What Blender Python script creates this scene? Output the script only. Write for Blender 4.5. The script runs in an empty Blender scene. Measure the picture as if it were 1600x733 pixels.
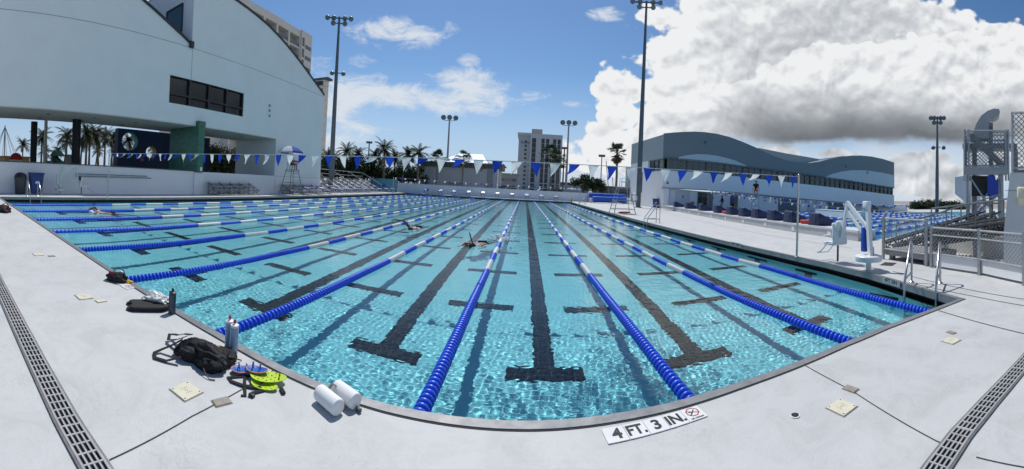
import bpy, bmesh, math, random
import numpy as np
from mathutils import Vector, Matrix
random.seed(7); rng = np.random.default_rng(11)
PI = math.pi
SC = bpy.context.scene
COL = SC.collection
# ------------------------------------------------------------------ camera
F, CY = 575.56754, 283.85441
YAW, PIT, ROL = 0.03492, 0.01773, -0.05055
CAMZ = 1.5355
def _rot(yaw, pit, rol):
    cy, sy, cp, sp, cr, sr = math.cos(yaw), math.sin(yaw), math.cos(pit), math.sin(pit), math.cos(rol), math.sin(rol)
    return Matrix(((cy,-sy,0),(sy,cy,0),(0,0,1))) @ Matrix(((1,0,0),(0,cp,-sp),(0,sp,cp))) @ Matrix(((cr,0,sr),(0,1,0),(-sr,0,cr)))
CAMROT = _rot(YAW, PIT, ROL)
def make_camera():
    cd = bpy.data.cameras.new('camera'); co = bpy.data.objects.new('camera', cd); COL.objects.link(co)
    cd.type = 'PANO'; cd.panorama_type = 'CENTRAL_CYLINDRICAL'
    cd.central_cylindrical_range_u_min = -800/F; cd.central_cylindrical_range_u_max = 800/F
    cd.central_cylindrical_range_v_min = (CY-733)/F; cd.central_cylindrical_range_v_max = CY/F
    cd.central_cylindrical_radius = 1.0
    cd.clip_start = 0.05; cd.clip_end = 6000
    r, f, u = CAMROT.col[0], CAMROT.col[1], CAMROT.col[2]
    co.matrix_world = Matrix(((r[0],u[0],-f[0],0),(r[1],u[1],-f[1],0),(r[2],u[2],-f[2],CAMZ),(0,0,0,1)))
    SC.camera = co
def ray(x, y):
    th = (x-800)/F
    return CAMROT @ Vector((math.sin(th), math.cos(th), (CY-y)/F))
def atz(x, y, z=0.0):
    d = ray(x, y); t = (z-CAMZ)/d.z; return Vector((d.x*t, d.y*t, z))
def aty(x, y, Y):
    d = ray(x, y); t = Y/d.y; return Vector((d.x*t, Y, CAMZ+d.z*t))
def atx(x, y, X):
    d = ray(x, y); t = X/d.x; return Vector((X, d.y*t, CAMZ+d.z*t))
def atd(x, y, r):
    d = ray(x, y); t = r/math.hypot(d.x, d.y); return Vector((d.x*t, d.y*t, CAMZ+d.z*t))
# ------------------------------------------------------------------ mesh builder
class MB:
    def __init__(s): s.v=[]; s.f=[]; s.m=[]
    def add(s, vs, fs, m=0):
        b=len(s.v); s.v.extend([tuple(p) for p in vs]); s.f.extend([tuple(i+b for i in f) for f in fs]); s.m.extend([m]*len(fs)); return s
    def box(s,x0,x1,y0,y1,z0,z1,m=0):
        return s.add([(x0,y0,z0),(x1,y0,z0),(x1,y1,z0),(x0,y1,z0),(x0,y0,z1),(x1,y0,z1),(x1,y1,z1),(x0,y1,z1)],
                     [(0,3,2,1),(4,5,6,7),(0,1,5,4),(1,2,6,5),(2,3,7,6),(3,0,4,7)],m)
    def obox(s,c,size,R=None,m=0):
        a,b,d=[k/2 for k in size]; R=R or Matrix.Identity(3); c=Vector(c)
        vs=[c+R@Vector(p) for p in ((-a,-b,-d),(a,-b,-d),(a,b,-d),(-a,b,-d),(-a,-b,d),(a,-b,d),(a,b,d),(-a,b,d))]
        return s.add(vs,[(0,3,2,1),(4,5,6,7),(0,1,5,4),(1,2,6,5),(2,3,7,6),(3,0,4,7)],m)
    def rbox(s,c,size,r=.02,R=None,m=0,seg=3):
        bm=bmesh.new(); bmesh.ops.create_cube(bm,size=1)
        for v in bm.verts: v.co=Vector((v.co.x*size[0],v.co.y*size[1],v.co.z*size[2]))
        bmesh.ops.bevel(bm,geom=bm.edges[:],offset=r,segments=seg,affect='EDGES',profile=.5)
        return s.bm(bm,c,R,m)
    def bm(s,bm,c=(0,0,0),R=None,m=0):
        bm.verts.index_update(); R=R or Matrix.Identity(3); c=Vector(c)
        s.add([c+R@v.co for v in bm.verts],[[v.index for v in f.verts] for f in bm.faces],m); bm.free(); return s
    def tube(s,pts,r,n=8,m=0,cap=True,closed=False):
        P=[Vector(p) for p in pts]; N=len(P); rr=r if isinstance(r,(list,tuple)) else [r]*N
        vs=[];fs=[]; up=None
        for i,p in enumerate(P):
            if closed: t=(P[(i+1)%N]-P[i-1])
            else: t=(P[min(i+1,N-1)]-P[max(i-1,0)])
            if t.length<1e-9: t=Vector((0,0,1))
            t.normalize()
            if up is None: up=Vector((0,0,1)) if abs(t.z)<.9 else Vector((1,0,0))
            a=t.cross(up)
            if a.length<1e-4: a=t.orthogonal()
            a.normalize(); b=a.cross(t).normalized(); up=b
            for k in range(n):
                q=2*PI*k/n; vs.append(p+(a*math.cos(q)+b*math.sin(q))*rr[i])
        for i in range(N if closed else N-1):
            for k in range(n):
                j=(i+1)%N; fs.append((i*n+k,i*n+(k+1)%n,j*n+(k+1)%n,j*n+k))
        if cap and not closed: fs.append(tuple(range(n-1,-1,-1))); fs.append(tuple((N-1)*n+k for k in range(n)))
        return s.add(vs,fs,m)
    def strap(s,pts,w,t=.004,side=None,m=0):
        P=[Vector(p) for p in pts]; N=len(P); vs=[];fs=[]
        for i,p in enumerate(P):
            d=(P[min(i+1,N-1)]-P[max(i-1,0)]).normalized(); sd=Vector(side) if side else d.cross(Vector((0,0,1)))
            if sd.length<1e-4: sd=Vector((1,0,0))
            sd=(sd-d*sd.dot(d)).normalized(); nn=sd.cross(d).normalized()
            vs+= [p+sd*w/2+nn*t/2,p-sd*w/2+nn*t/2,p-sd*w/2-nn*t/2,p+sd*w/2-nn*t/2]
        for i in range(N-1):
            for k in range(4): fs.append((i*4+k,i*4+(k+1)%4,i*4+4+(k+1)%4,i*4+4+k))
        fs+=[(3,2,1,0),tuple(N*4-4+k for k in range(4))]
        return s.add(vs,fs,m)
    def lathe(s,prof,c=(0,0,0),n=16,m=0,R=None,ms=None,cap=True):
        R=R or Matrix.Identity(3); c=Vector(c); vs=[];
        for (r,z) in prof:
            for k in range(n): q=2*PI*k/n; vs.append(c+R@Vector((r*math.cos(q),r*math.sin(q),z)))
        b=len(s.v); s.v.extend([tuple(p) for p in vs])
        for i in range(len(prof)-1):
            for k in range(n): s.f.append((b+i*n+k,b+i*n+(k+1)%n,b+i*n+n+(k+1)%n,b+i*n+n+k)); s.m.append(ms[i] if ms else m)
        if cap and prof[0][0]>1e-4: s.f.append(tuple(b+k for k in range(n-1,-1,-1))); s.m.append(ms[0] if ms else m)
        if cap and prof[-1][0]>1e-4: s.f.append(tuple(b+(len(prof)-1)*n+k for k in range(n))); s.m.append(ms[-1] if ms else m)
        return s
    def sphere(s,c,r,sc=(1,1,1),n=12,m=0,R=None):
        R=R or Matrix.Identity(3)
        h=n//2; vs=[];
        bm=bmesh.new(); bmesh.ops.create_uvsphere(bm,u_segments=n,v_segments=max(4,h+1),radius=r)
        for v in bm.verts: v.co=Vector((v.co.x*sc[0],v.co.y*sc[1],v.co.z*sc[2]))
        return s.bm(bm,c,R,m)
    def prism(s,poly,off,m=0):
        P=[Vector(p) for p in poly]; off=Vector(off); n=len(P)
        return s.add(P+[p+off for p in P],[tuple(range(n-1,-1,-1)),tuple(range(n,2*n))]+[(i,(i+1)%n,n+(i+1)%n,n+i) for i in range(n)],m)
    def grid(s,fn,nu,nv,m=0):
        vs=[fn(u/(nu-1),v/(nv-1)) for v in range(nv) for u in range(nu)]
        return s.add(vs,[(v*nu+u,v*nu+u+1,(v+1)*nu+u+1,(v+1)*nu+u) for v in range(nv-1) for u in range(nu-1)],m)
    def build(s,name,mats,parent=None,smooth=40,recalc=True):
        me=bpy.data.meshes.new(name); me.from_pydata([tuple(p) for p in s.v],[],s.f)
        if not isinstance(mats,(list,tuple)): mats=[mats]
        for mt in mats: me.materials.append(mt)
        if len(mats)>1: me.polygons.foreach_set('material_index',s.m)
        if recalc:
            bm=bmesh.new(); bm.from_mesh(me); bmesh.ops.recalc_face_normals(bm,faces=bm.faces[:]); bm.to_mesh(me); bm.free()
        if smooth:
            me.polygons.foreach_set('use_smooth',[True]*len(me.polygons)); me.set_sharp_from_angle(angle=math.radians(smooth))
        o=bpy.data.objects.new(name,me); COL.objects.link(o)
        if parent: o.parent=parent
        return o
def rotz(a): return Matrix.Rotation(a,3,'Z')
def rotx(a): return Matrix.Rotation(a,3,'X')
def roty(a): return Matrix.Rotation(a,3,'Y')
def tag(o,label,cat,group=None):
    o['label']=label; o['category']=cat
    if group: o['group']=group
    return o
def thing(name,label,cat,loc=(0,0,0),rz=0,group=None):
    o=bpy.data.objects.new(name,None); COL.objects.link(o); o.empty_display_size=.1
    o.location=loc; o.rotation_euler=(0,0,rz); return tag(o,label,cat,group)
def struct(o): o['kind']='structure'; return o
def dup(root,loc,rz=None,label=None,scale=None):
    r=root.copy(); COL.objects.link(r); r.location=loc
    if rz is not None: r.rotation_euler=(0,0,rz)
    if label: r['label']=label
    if scale: r.scale=scale
    for ch in list(root.children):
        c=ch.copy(); COL.objects.link(c); c.parent=r
        for g in list(ch.children):
            d=g.copy(); COL.objects.link(d); d.parent=c
    return r
ORD=['first','second','third','fourth','fifth','sixth','seventh','eighth','ninth','tenth','eleventh','twelfth','thirteenth','fourteenth']
# ------------------------------------------------------------------ materials
MATS={}
def M(name,col,rough=.6,metal=0.0,var=0.0,scale=3.0,bump=0.0,bscale=None,spec=.5,alpha=None,coords='Object',dirt=None):
    if name in MATS: return MATS[name]
    m=bpy.data.materials.new(name); m.use_nodes=True; nt=m.node_tree; N=nt.nodes; L=nt.links; b=N['Principled BSDF']
    b.inputs['Base Color'].default_value=(*col,1); b.inputs['Roughness'].default_value=rough; b.inputs['Metallic'].default_value=metal
    b.inputs['Specular IOR Level'].default_value=spec
    if var or bump or dirt:
        tc=N.new('ShaderNodeTexCoord')
    if var:
        nz=N.new('ShaderNodeTexNoise'); nz.inputs['Scale'].default_value=scale; nz.inputs['Detail'].default_value=8; nz.inputs['Roughness'].default_value=.65
        L.new(tc.outputs[coords],nz.inputs['Vector'])
        rp=N.new('ShaderNodeValToRGB'); rp.color_ramp.elements[0].position=.3; rp.color_ramp.elements[1].position=.72
        rp.color_ramp.elements[0].color=tuple(max(0,c*(1-var)) for c in col)+(1,); rp.color_ramp.elements[1].color=tuple(min(1,c*(1+var*.6)) for c in col)+(1,)
        L.new(nz.outputs['Fac'],rp.inputs['Fac']); L.new(rp.outputs['Color'],b.inputs['Base Color'])
        mr=N.new('ShaderNodeMapRange'); mr.inputs['To Min'].default_value=max(.02,rough-.1); mr.inputs['To Max'].default_value=min(1,rough+.12)
        L.new(nz.outputs['Fac'],mr.inputs['Value']); L.new(mr.outputs[0],b.inputs['Roughness'])
    if bump:
        n2=N.new('ShaderNodeTexNoise'); n2.inputs['Scale'].default_value=bscale or scale*6; n2.inputs['Detail'].default_value=5
        L.new(tc.outputs[coords],n2.inputs['Vector']); bp=N.new('ShaderNodeBump'); bp.inputs['Strength'].default_value=bump; bp.inputs['Distance'].default_value=.02
        L.new(n2.outputs['Fac'],bp.inputs['Height']); L.new(bp.outputs['Normal'],b.inputs['Normal'])
    MATS[name]=m; return m
STEEL=M('stainless steel',(.55,.55,.54),.28,1.0,.12,8)
GALV=M('galvanised steel',(.42,.44,.45),.5,.75,.2,6)
GALVD=M('weathered galvanised steel',(.24,.26,.27),.55,.6,.3,4)
ALU=M('dull aluminium',(.42,.43,.44),.42,.8,.15,5)
WHITE=M('white paint',(.74,.75,.75),.55,0,.06,1.2)
WHITEP=M('white plastic',(.78,.78,.76),.38,0,.05,4)
BLACK=M('black plastic',(.018,.018,.02),.42,0,.2,5)
BLACKF=M('black fabric',(.012,.012,.014),.85,0,.3,30,.4,220)
BLUEP=M('blue plastic',(.012,.06,.42),.35,0,.15,6)
ROPEB=M('blue float plastic',(.018,.10,.72),.33,0,.18,9)
ROPEW=M('white float plastic',(.72,.73,.72),.4,0,.1,9)
BINB=M('blue bin plastic',(.015,.05,.2),.45,0,.15,4)
BINK=M('dark grey bin plastic',(.05,.055,.06),.5,0,.2,4)
NAVY=M('navy vinyl cover',(.018,.032,.10),.55,0,.25,5,.3,12)
CREAM=M('cream plate',(.66,.63,.48),.5,0,.08,9)
TAUPE=M('grey brown plate',(.30,.27,.22),.55,0,.2,20)
RED=M('red plastic',(.5,.03,.03),.45,0,.1,5)
DARK=M('dark void',(.012,.012,.013),.8)
GLASSD=M('dark window glass',(.018,.022,.026),.06,0,.3,.6,spec=.7)
GLASSG=M('green tinted glass',(.03,.05,.05),.05,0,.4,.5,spec=.8)
CONCP=M('concrete pole',(.36,.36,.35),.7,0,.15,3)
POLE=M('grey painted pole',(.12,.14,.155),.45,.3,.15,2)
SKIN=M('tanned skin',(.29,.125,.07),.5,0,.12,20)
SKIND=M('brown skin',(.16,.065,.035),.45,0,.15,20)
HAIR=M('dark hair',(.015,.011,.009),.6)
def deck_mat():
    m=bpy.data.materials.new('painted concrete deck'); m.use_nodes=True; N=m.node_tree.nodes; L=m.node_tree.links; b=N['Principled BSDF']
    tc=N.new('ShaderNodeTexCoord')
    def noise(s,d=8,r=.65,dist=0,vec=None,sc=None):
        n=N.new('ShaderNodeTexNoise'); n.inputs['Scale'].default_value=s; n.inputs['Detail'].default_value=d; n.inputs['Roughness'].default_value=r; n.inputs['Distortion'].default_value=dist
        if sc:
            mp=N.new('ShaderNodeMapping'); mp.inputs['Scale'].default_value=sc; L.new(tc.outputs['Object'],mp.inputs['Vector']); L.new(mp.outputs[0],n.inputs['Vector'])
        else: L.new(tc.outputs['Object'],n.inputs['Vector'])
        return n
    def ramp(n,a,b_,ca,cb):
        r=N.new('ShaderNodeValToRGB'); r.color_ramp.elements[0].position=a; r.color_ramp.elements[1].position=b_; r.color_ramp.elements[0].color=ca; r.color_ramp.elements[1].color=cb; L.new(n.outputs['Fac'],r.inputs['Fac']); return r
    def mix(f,a,b_,t='MULTIPLY'):
        x=N.new('ShaderNodeMix'); x.data_type='RGBA'; x.blend_type=t
        if isinstance(f,float): x.inputs['Factor'].default_value=f
        else: L.new(f,x.inputs['Factor'])
        L.new(a,x.inputs['A']); L.new(b_,x.inputs['B']); return x
    big=ramp(noise(.55,7,.62,.6),.32,.7,(.53,.54,.535,1),(.595,.60,.59,1))
    med=ramp(noise(2.6,9,.7,.8),.36,.55,(.89,.89,.88,1),(1,1,1,1))
    c=mix(1.0,big.outputs[0],med.outputs[0])
    # brown stains
    st=ramp(noise(.9,8,.7,1.2),.62,.80,(0,0,0,1),(.48,.48,.48,1)); brown=N.new('ShaderNodeRGB'); brown.outputs[0].default_value=(.40,.38,.345,1)
    c=mix(st.outputs[0],c.outputs['Result'],brown.outputs[0],'MIX')
    # scuffs: thin dark streaks
    sc=noise(5.5,10,.74,2.2,sc=(1,1.6,1)); s1=ramp(sc,.485,.50,(1,1,1,1),(.0,.0,.0,1)); s2=ramp(sc,.50,.515,(0,0,0,1),(1,1,1,1))
    ln=N.new('ShaderNodeMix'); ln.data_type='RGBA'; ln.blend_type='ADD'; ln.inputs['Factor'].default_value=1; L.new(s1.outputs[0],ln.inputs['A']); L.new(s2.outputs[0],ln.inputs['B'])
    where=ramp(noise(1.4,5,.6),.46,.62,(0,0,0,1),(.5,.5,.5,1)); gray=N.new('ShaderNodeMix'); gray.data_type='RGBA'; gray.inputs['Factor'].default_value=1.0
    inv=N.new('ShaderNodeInvert'); L.new(ln.outputs['Result'],inv.inputs['Color'])
    f=N.new('ShaderNodeMix'); f.data_type='RGBA'; f.blend_type='MULTIPLY'; f.inputs['Factor'].default_value=1; L.new(inv.outputs[0],f.inputs['A']); L.new(where.outputs[0],f.inputs['B'])
    dk=N.new('ShaderNodeRGB'); dk.outputs[0].default_value=(.25,.25,.25,1)
    c=mix(f.outputs['Result'],c.outputs['Result'],dk.outputs[0],'MIX')
    # small specks
    sp=noise(38,3,.6); spr=ramp(sp,.70,.76,(0,0,0,1),(.30,.30,.30,1)); c=mix(spr.outputs[0],c.outputs['Result'],dk.outputs[0],'MIX')
    L.new(c.outputs['Result'],b.inputs['Base Color']); b.inputs['Roughness'].default_value=.62
    rn=noise(1.8,6); mr=N.new('ShaderNodeMapRange'); mr.inputs['To Min'].default_value=.45; mr.inputs['To Max'].default_value=.8; L.new(rn.outputs['Fac'],mr.inputs['Value']); L.new(mr.outputs[0],b.inputs['Roughness'])
    gr=ramp(noise(160,2,.5),.3,.7,(.90,.90,.90,1),(1.0,1.0,1.0,1)); c=mix(1.0,c.outputs['Result'],gr.outputs[0]); L.new(c.outputs['Result'],b.inputs['Base Color'])
    bn=noise(45,6,.7); bp=N.new('ShaderNodeBump'); bp.inputs['Strength'].default_value=.25; bp.inputs['Distance'].default_value=.01; L.new(bn.outputs['Fac'],bp.inputs['Height']); L.new(bp.outputs[0],b.inputs['Normal'])
    return m
DECK=deck_mat()
# ------------------------------------------------------------------ light and sky
SUN_EL, SUN_AZ = math.radians(61), math.radians(103)
SUND=Vector((math.cos(SUN_EL)*math.cos(SUN_AZ),math.cos(SUN_EL)*math.sin(SUN_AZ),math.sin(SUN_EL)))
def lighting():
    L=bpy.data.lights.new('sun','SUN'); L.energy=3.7; L.angle=math.radians(.5); L.color=(1,.965,.91); L.cycles.is_caustics_light=True
    o=bpy.data.objects.new('sun',L); COL.objects.link(o); o.rotation_euler=SUND.to_track_quat('Z','Y').to_euler(); o.location=(0,0,60)
    w=bpy.data.worlds.new('World'); SC.world=w; w.use_nodes=True; nt=w.node_tree; N=nt.nodes; K=nt.links
    for n in list(N): N.remove(n)
    out=N.new('ShaderNodeOutputWorld'); sky=N.new('ShaderNodeTexSky'); sky.sky_type='NISHITA'; sky.sun_disc=False
    sky.sun_elevation=SUN_EL; sky.sun_rotation=PI/2-SUN_AZ; sky.air_density=1.0; sky.dust_density=.35; sky.ozone_density=2.2; sky.altitude=0
    def val(x):
        return x
    def mth(op,a,b=None,c=None,clamp=False):
        n=N.new('ShaderNodeMath'); n.operation=op; n.use_clamp=clamp
        for i,x in enumerate((a,b,c)):
            if x is None: continue
            if isinstance(x,(int,float)): n.inputs[i].default_value=x
            else: K.new(x,n.inputs[i])
        return n.outputs[0]
    def sstep(x,a,b):
        n=N.new('ShaderNodeMapRange'); n.interpolation_type='SMOOTHSTEP'; n.inputs['From Min'].default_value=a; n.inputs['From Max'].default_value=b
        K.new(x,n.inputs['Value']); return n.outputs[0]
    tc=N.new('ShaderNodeTexCoord'); sp=N.new('ShaderNodeSeparateXYZ'); K.new(tc.outputs['Generated'],sp.inputs[0]); X,Y,Z=sp.outputs
    az=mth('ARCTAN2',X,Y); hz=mth('SQRT',mth('ADD',mth('MULTIPLY',X,X),mth('MULTIPLY',Y,Y))); el=mth('DIVIDE',Z,mth('MAXIMUM',hz,.05))
    def uv(px,py):
        d=ray(px,py); return math.atan2(d.x,d.y), d.z/math.hypot(d.x,d.y)
    def pattern(A,E,thin=False):
        c=N.new('ShaderNodeCombineXYZ'); K.new(A,c.inputs[0]); K.new(E,c.inputs[1]); return c.outputs[0]
    def noise(v,s,d=9,r=.6,sc=(1,1,1),off=(0,0,0),typ='FBM',dist=0):
        mp=N.new('ShaderNodeMapping'); mp.inputs['Scale'].default_value=sc; mp.inputs['Location'].default_value=off; K.new(v,mp.inputs[0])
        n=N.new('ShaderNodeTexNoise'); n.noise_dimensions='2D'; n.inputs['Scale'].default_value=s; n.inputs['Detail'].default_value=d; n.inputs['Roughness'].default_value=r; n.inputs['Distortion'].default_value=dist
        K.new(mp.outputs[0],n.inputs['Vector']); return n.outputs['Fac']
    def billow(v,s,d=3.0,r=.55,off=(0,0,0)):
        mp=N.new('ShaderNodeMapping'); mp.inputs['Location'].default_value=off; mp.inputs['Scale'].default_value=(1,1.15,1); K.new(v,mp.inputs[0])
        n=N.new('ShaderNodeTexVoronoi'); n.voronoi_dimensions='2D'; n.feature='SMOOTH_F1'; n.inputs['Scale'].default_value=s; n.inputs['Detail'].default_value=d; n.inputs['Roughness'].default_value=r; n.inputs['Lacunarity'].default_value=2.1; n.inputs['Smoothness'].default_value=.55
        K.new(mp.outputs[0],n.inputs['Vector']); return mth('SUBTRACT',1.0,n.outputs['Distance'])
    def ell(A,E,items):
        acc=None
        for (px,py,rx,ry,w) in items:
            a0,e0=uv(px,py); dx=mth('DIVIDE',mth('SUBTRACT',A,a0),rx/F); dy=mth('DIVIDE',mth('SUBTRACT',E,e0),ry/F)
            q=mth('SUBTRACT',w,mth('MULTIPLY',w,mth('ADD',mth('MULTIPLY',dx,dx),mth('MULTIPLY',dy,dy))))
            q=mth('MAXIMUM',q,-1.0)
            acc=q if acc is None else mth('SMOOTH_MAX',acc,q,.25)
        return acc
    BIG=[(1150,120,180,150,1),(1260,80,210,140,1),(1430,110,200,95,1),(1540,150,140,85,1),(1060,190,95,60,.85),(980,140,55,36,.75),(950,215,60,40,.7),(1300,10,190,90,1),(1130,30,85,70,1),(1590,110,90,75,.95),(985,250,130,30,.5),(1110,110,70,90,.9),(1760,150,300,130,1),(1620,250,200,55,.6)]
    LOW=[(1215,240,40,13,.7),(1312,240,36,11,.7),(1440,258,60,26,.8),(1405,285,60,22,.6),(1500,285,80,36,.8),(1590,250,70,40,.8),(1060,270,120,24,.55)]
    FRONT=[(1080,195,75,45,.9),(1190,190,110,65,1),(1330,150,150,80,1),(1470,135,140,80,1),(1580,160,120,95,1),(1010,235,60,26,.6),(965,180,40,30,.7)]
    BASE=[(1300,200,190,38,1.0),(1420,205,170,42,1.1),(1210,222,110,26,.6),(1540,215,120,34,.6),(1185,110,110,80,.34),(1320,40,140,60,.36)]
    WISP=[(615,48,88,30,.62),(650,152,190,27,.92),(735,130,80,28,.85),(545,150,70,60,.72),(530,215,50,35,.6),(512,105,30,22,.4),(950,24,34,14,.5),(985,44,20,10,.5),(708,42,20,13,.55),(830,150,28,12,.45),(735,90,20,22,.4),(595,118,30,8,.4),(890,163,28,7,.4),(560,205,70,20,.4),(350,60,60,40,.4),(240,4,40,16,.6),(1240,40,30,20,.1)]
    # haze free, world-fixed cloud field
    def density(A,E):
        v=pattern(A,E)
        n1=noise(v,3.2,8,.58); b1=billow(v,7.5,2.6,.5); b2=billow(v,24,1.6,.5,(3,1,0))
        tex=mth('ADD',mth('ADD',mth('MULTIPLY',mth('SUBTRACT',n1,.5),1.3),mth('MULTIPLY',mth('SUBTRACT',b1,.42),.95)),mth('MULTIPLY',mth('SUBTRACT',b2,.42),.38))
        return mth('ADD',ell(A,E,BIG),tex), tex
    d0,t0=density(az,el)
    d0=mth('ADD',mth('ADD',d0,.22),mth('MULTIPLY',mth('MAXIMUM',ell(az,el,BASE),0.0),1.1))
    a2=mth('SUBTRACT',az,.006); e2=mth('ADD',el,.020)
    def puffs(A,E):
        v=pattern(A,E); wv=noise(v,5,3,.5,off=(4,4,0)); c=N.new('ShaderNodeCombineXYZ'); K.new(mth('ADD',A,mth('MULTIPLY',wv,.10)),c.inputs[0]); K.new(mth('ADD',E,mth('MULTIPLY',wv,.06)),c.inputs[1]); v=c.outputs[0]
        return mth('ADD',mth('ADD',mth('MULTIPLY',billow(v,8.5,1.0,.5),.62),mth('MULTIPLY',billow(v,19,1.0,.5,(2,2,0)),.32)),mth('MULTIPLY',billow(v,46,1.0,.5,(5,1,0)),.15))
    relief=mth('SUBTRACT',puffs(az,el),puffs(a2,e2))
    v=pattern(az,el)
    aB=sstep(d0,.02,.26)
    # thin fair-weather scraps
    nw=noise(v,9,10,.66,(1,2.1,1),(5,2,0),dist=.35); nw2=noise(v,2.6,6,.6,(1,1.6,1),(2,7,0))
    dw=mth('ADD',ell(az,el,WISP),mth('ADD',mth('MULTIPLY',mth('SUBTRACT',nw,.5),2.5),mth('MULTIPLY',mth('SUBTRACT',nw2,.5),.7)))
    aW=mth('MULTIPLY',sstep(dw,.05,.95),.9); VEIL=ell(az,el,[(1180,275,230,60,1.0),(1430,275,190,60,1.0),(930,285,110,30,.7)]); aW=mth('MAXIMUM',aW,mth('MULTIPLY',sstep(mth('ADD',VEIL,mth('MULTIPLY',mth('SUBTRACT',nw2,.5),1.6)),-.2,.9),.62))
    # grey shaded base of the big cloud, lit rims above
    nb=noise(v,3.0,4,.5,(1,1.6,1),(9,4,0)); nbc=mth('SUBTRACT',nb,.5)
    (za,ze),(zb,ze2)=uv(1120,226),uv(1540,226); sl=(ze2-ze)/(zb-za)
    line=mth('ADD',mth('MULTIPLY',mth('SUBTRACT',az,za),sl),ze); hgt=mth('SUBTRACT',el,line)      # height above the flat cloud base
    rag=mth('ADD',hgt,mth('ADD',mth('MULTIPLY',nbc,.06),mth('MULTIPLY',t0,.012)))
    (c0,_),(c1,_)=uv(985,226),uv(1120,226); inz=sstep(az,c0,c1)
    cut=mth('SUBTRACT',1.0,mth('MULTIPLY',inz,sstep(mth('MULTIPLY',rag,-1.0),-.022,.012)))
    (d0_,_),(d1_,_),(d2_,_),(d3_,_)=uv(1060,200),uv(1250,200),uv(1480,200),uv(1640,200)
    band=mth('MULTIPLY',sstep(az,d0_,d1_),mth('SUBTRACT',1.0,mth('MULTIPLY',sstep(az,d2_,d3_),.55)))
    bs=mth('MULTIPLY',band,sstep(mth('MULTIPLY',mth('ADD',hgt,mth('MULTIPLY',nbc,.16)),-1.0),-.185,-.02))
    big=noise(v,2.3,3,.45,(1,1.3,1),(1,8,0))
    def shade(d,c0,c1,dark,rel,top=1.0):
        core=sstep(d,c0,c1)
        q=mth('SUBTRACT',top,mth('MULTIPLY',core,dark)); q=mth('ADD',q,mth('MULTIPLY',mth('SUBTRACT',big,.5),.34))
        return mth('ADD',q,mth('MULTIPLY',relief,mth('MULTIPLY',mth('SUBTRACT',1.0,mth('MULTIPLY',bs,.6)),rel)))
    (l0,_),(l1,_)=uv(1080,100),uv(1230,100); leftb=mth('SUBTRACT',1.0,sstep(az,l0,l1))
    lumA=mth('ADD',shade(d0,.15,1.3,.20,.42),mth('MULTIPLY',leftb,.10))
    dF=mth('ADD',mth('ADD',ell(az,el,FRONT),.18),mth('MULTIPLY',t0,.62)); aF=sstep(dF,.0,.13)
    lumF=shade(dF,.05,1.1,.10,.50,1.02)
    lum=mth('ADD',mth('MULTIPLY',lumA,mth('SUBTRACT',1.0,aF)),mth('MULTIPLY',lumF,aF))
    lum=mth('MULTIPLY',lum,mth('SUBTRACT',1.0,mth('MULTIPLY',bs,.72)))
    aB=mth('MULTIPLY',mth('MAXIMUM',aB,aF),cut)
    dL=mth('ADD',mth('ADD',ell(az,el,LOW),.05),mth('MULTIPLY',t0,.75)); aL=mth('MULTIPLY',sstep(dL,.0,.22),.92); lumL=mth('ADD',.80,mth('MULTIPLY',relief,.5))
    lum=mth('ADD',mth('MULTIPLY',lumL,mth('SUBTRACT',1.0,aB)),mth('MULTIPLY',lum,aB)); aB=mth('MAXIMUM',aB,aL)
    lum=mth('MAXIMUM',mth('MINIMUM',lum,1.05),.1)
    cr=N.new('ShaderNodeValToRGB'); e=cr.color_ramp.elements; e[0].position=.1; e[0].color=(.09,.105,.13,1); e[1].position=1.0; e[1].color=(.96,.97,.98,1)
    k=e.new(.5); k.color=(.33,.35,.375,1); k=e.new(.8); k.color=(.66,.69,.73,1)
    K.new(lum,cr.inputs['Fac'])
    hzc=N.new('ShaderNodeMix'); hzc.data_type='RGBA'; K.new(mth('MULTIPLY',sstep(el,.34,-.02),.9),hzc.inputs['Factor']); hs=N.new('ShaderNodeHueSaturation'); hs.inputs['Saturation'].default_value=1.20; hs.inputs['Value'].default_value=.96; K.new(sky.outputs[0],hs.inputs['Color']); K.new(hs.outputs[0],hzc.inputs['A']); hzc.inputs['B'].default_value=HZ
    bgS=N.new('ShaderNodeBackground'); K.new(hzc.outputs['Result'],bgS.inputs['Color']); bgS.inputs['Strength'].default_value=SKYS
    bgC=N.new('ShaderNodeBackground'); K.new(cr.outputs[0],bgC.inputs['Color']); bgC.inputs['Strength'].default_value=CLOUDS
    bgW=N.new('ShaderNodeBackground'); bgW.inputs['Color'].default_value=(.80,.85,.91,1); bgW.inputs['Strength'].default_value=CLOUDS
    m1=N.new('ShaderNodeMixShader'); K.new(aW,m1.inputs[0]); K.new(bgS.outputs[0],m1.inputs[1]); K.new(bgW.outputs[0],m1.inputs[2])
    m2=N.new('ShaderNodeMixShader'); K.new(aB,m2.inputs[0]); K.new(m1.outputs[0],m2.inputs[1]); K.new(bgC.outputs[0],m2.inputs[2])
    K.new(m2.outputs[0],out.inputs['Surface']); w.cycles.sampling_method='MANUAL'; w.cycles.sample_map_resolution=1024
SKYS,CLOUDS=.110,.90
HZ=(3.9,5.2,7.1,1)
lighting()
SC.view_settings.view_transform='Standard'; SC.view_settings.look='None'; SC.view_settings.exposure=0; SC.view_settings.gamma=1; SC.view_settings.use_curve_mapping=False
SC.cycles.use_denoising=True; SC.cycles.max_bounces=8; SC.cycles.transparent_max_bounces=12; SC.cycles.caustics_refractive=True; SC.cycles.caustics_reflective=False
SC.cycles.sample_clamp_indirect=6.0; SC.cycles.use_adaptive_sampling=True; SC.cycles.adaptive_threshold=.015; SC.cycles.denoising_prefilter='ACCURATE'
make_camera()
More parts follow.
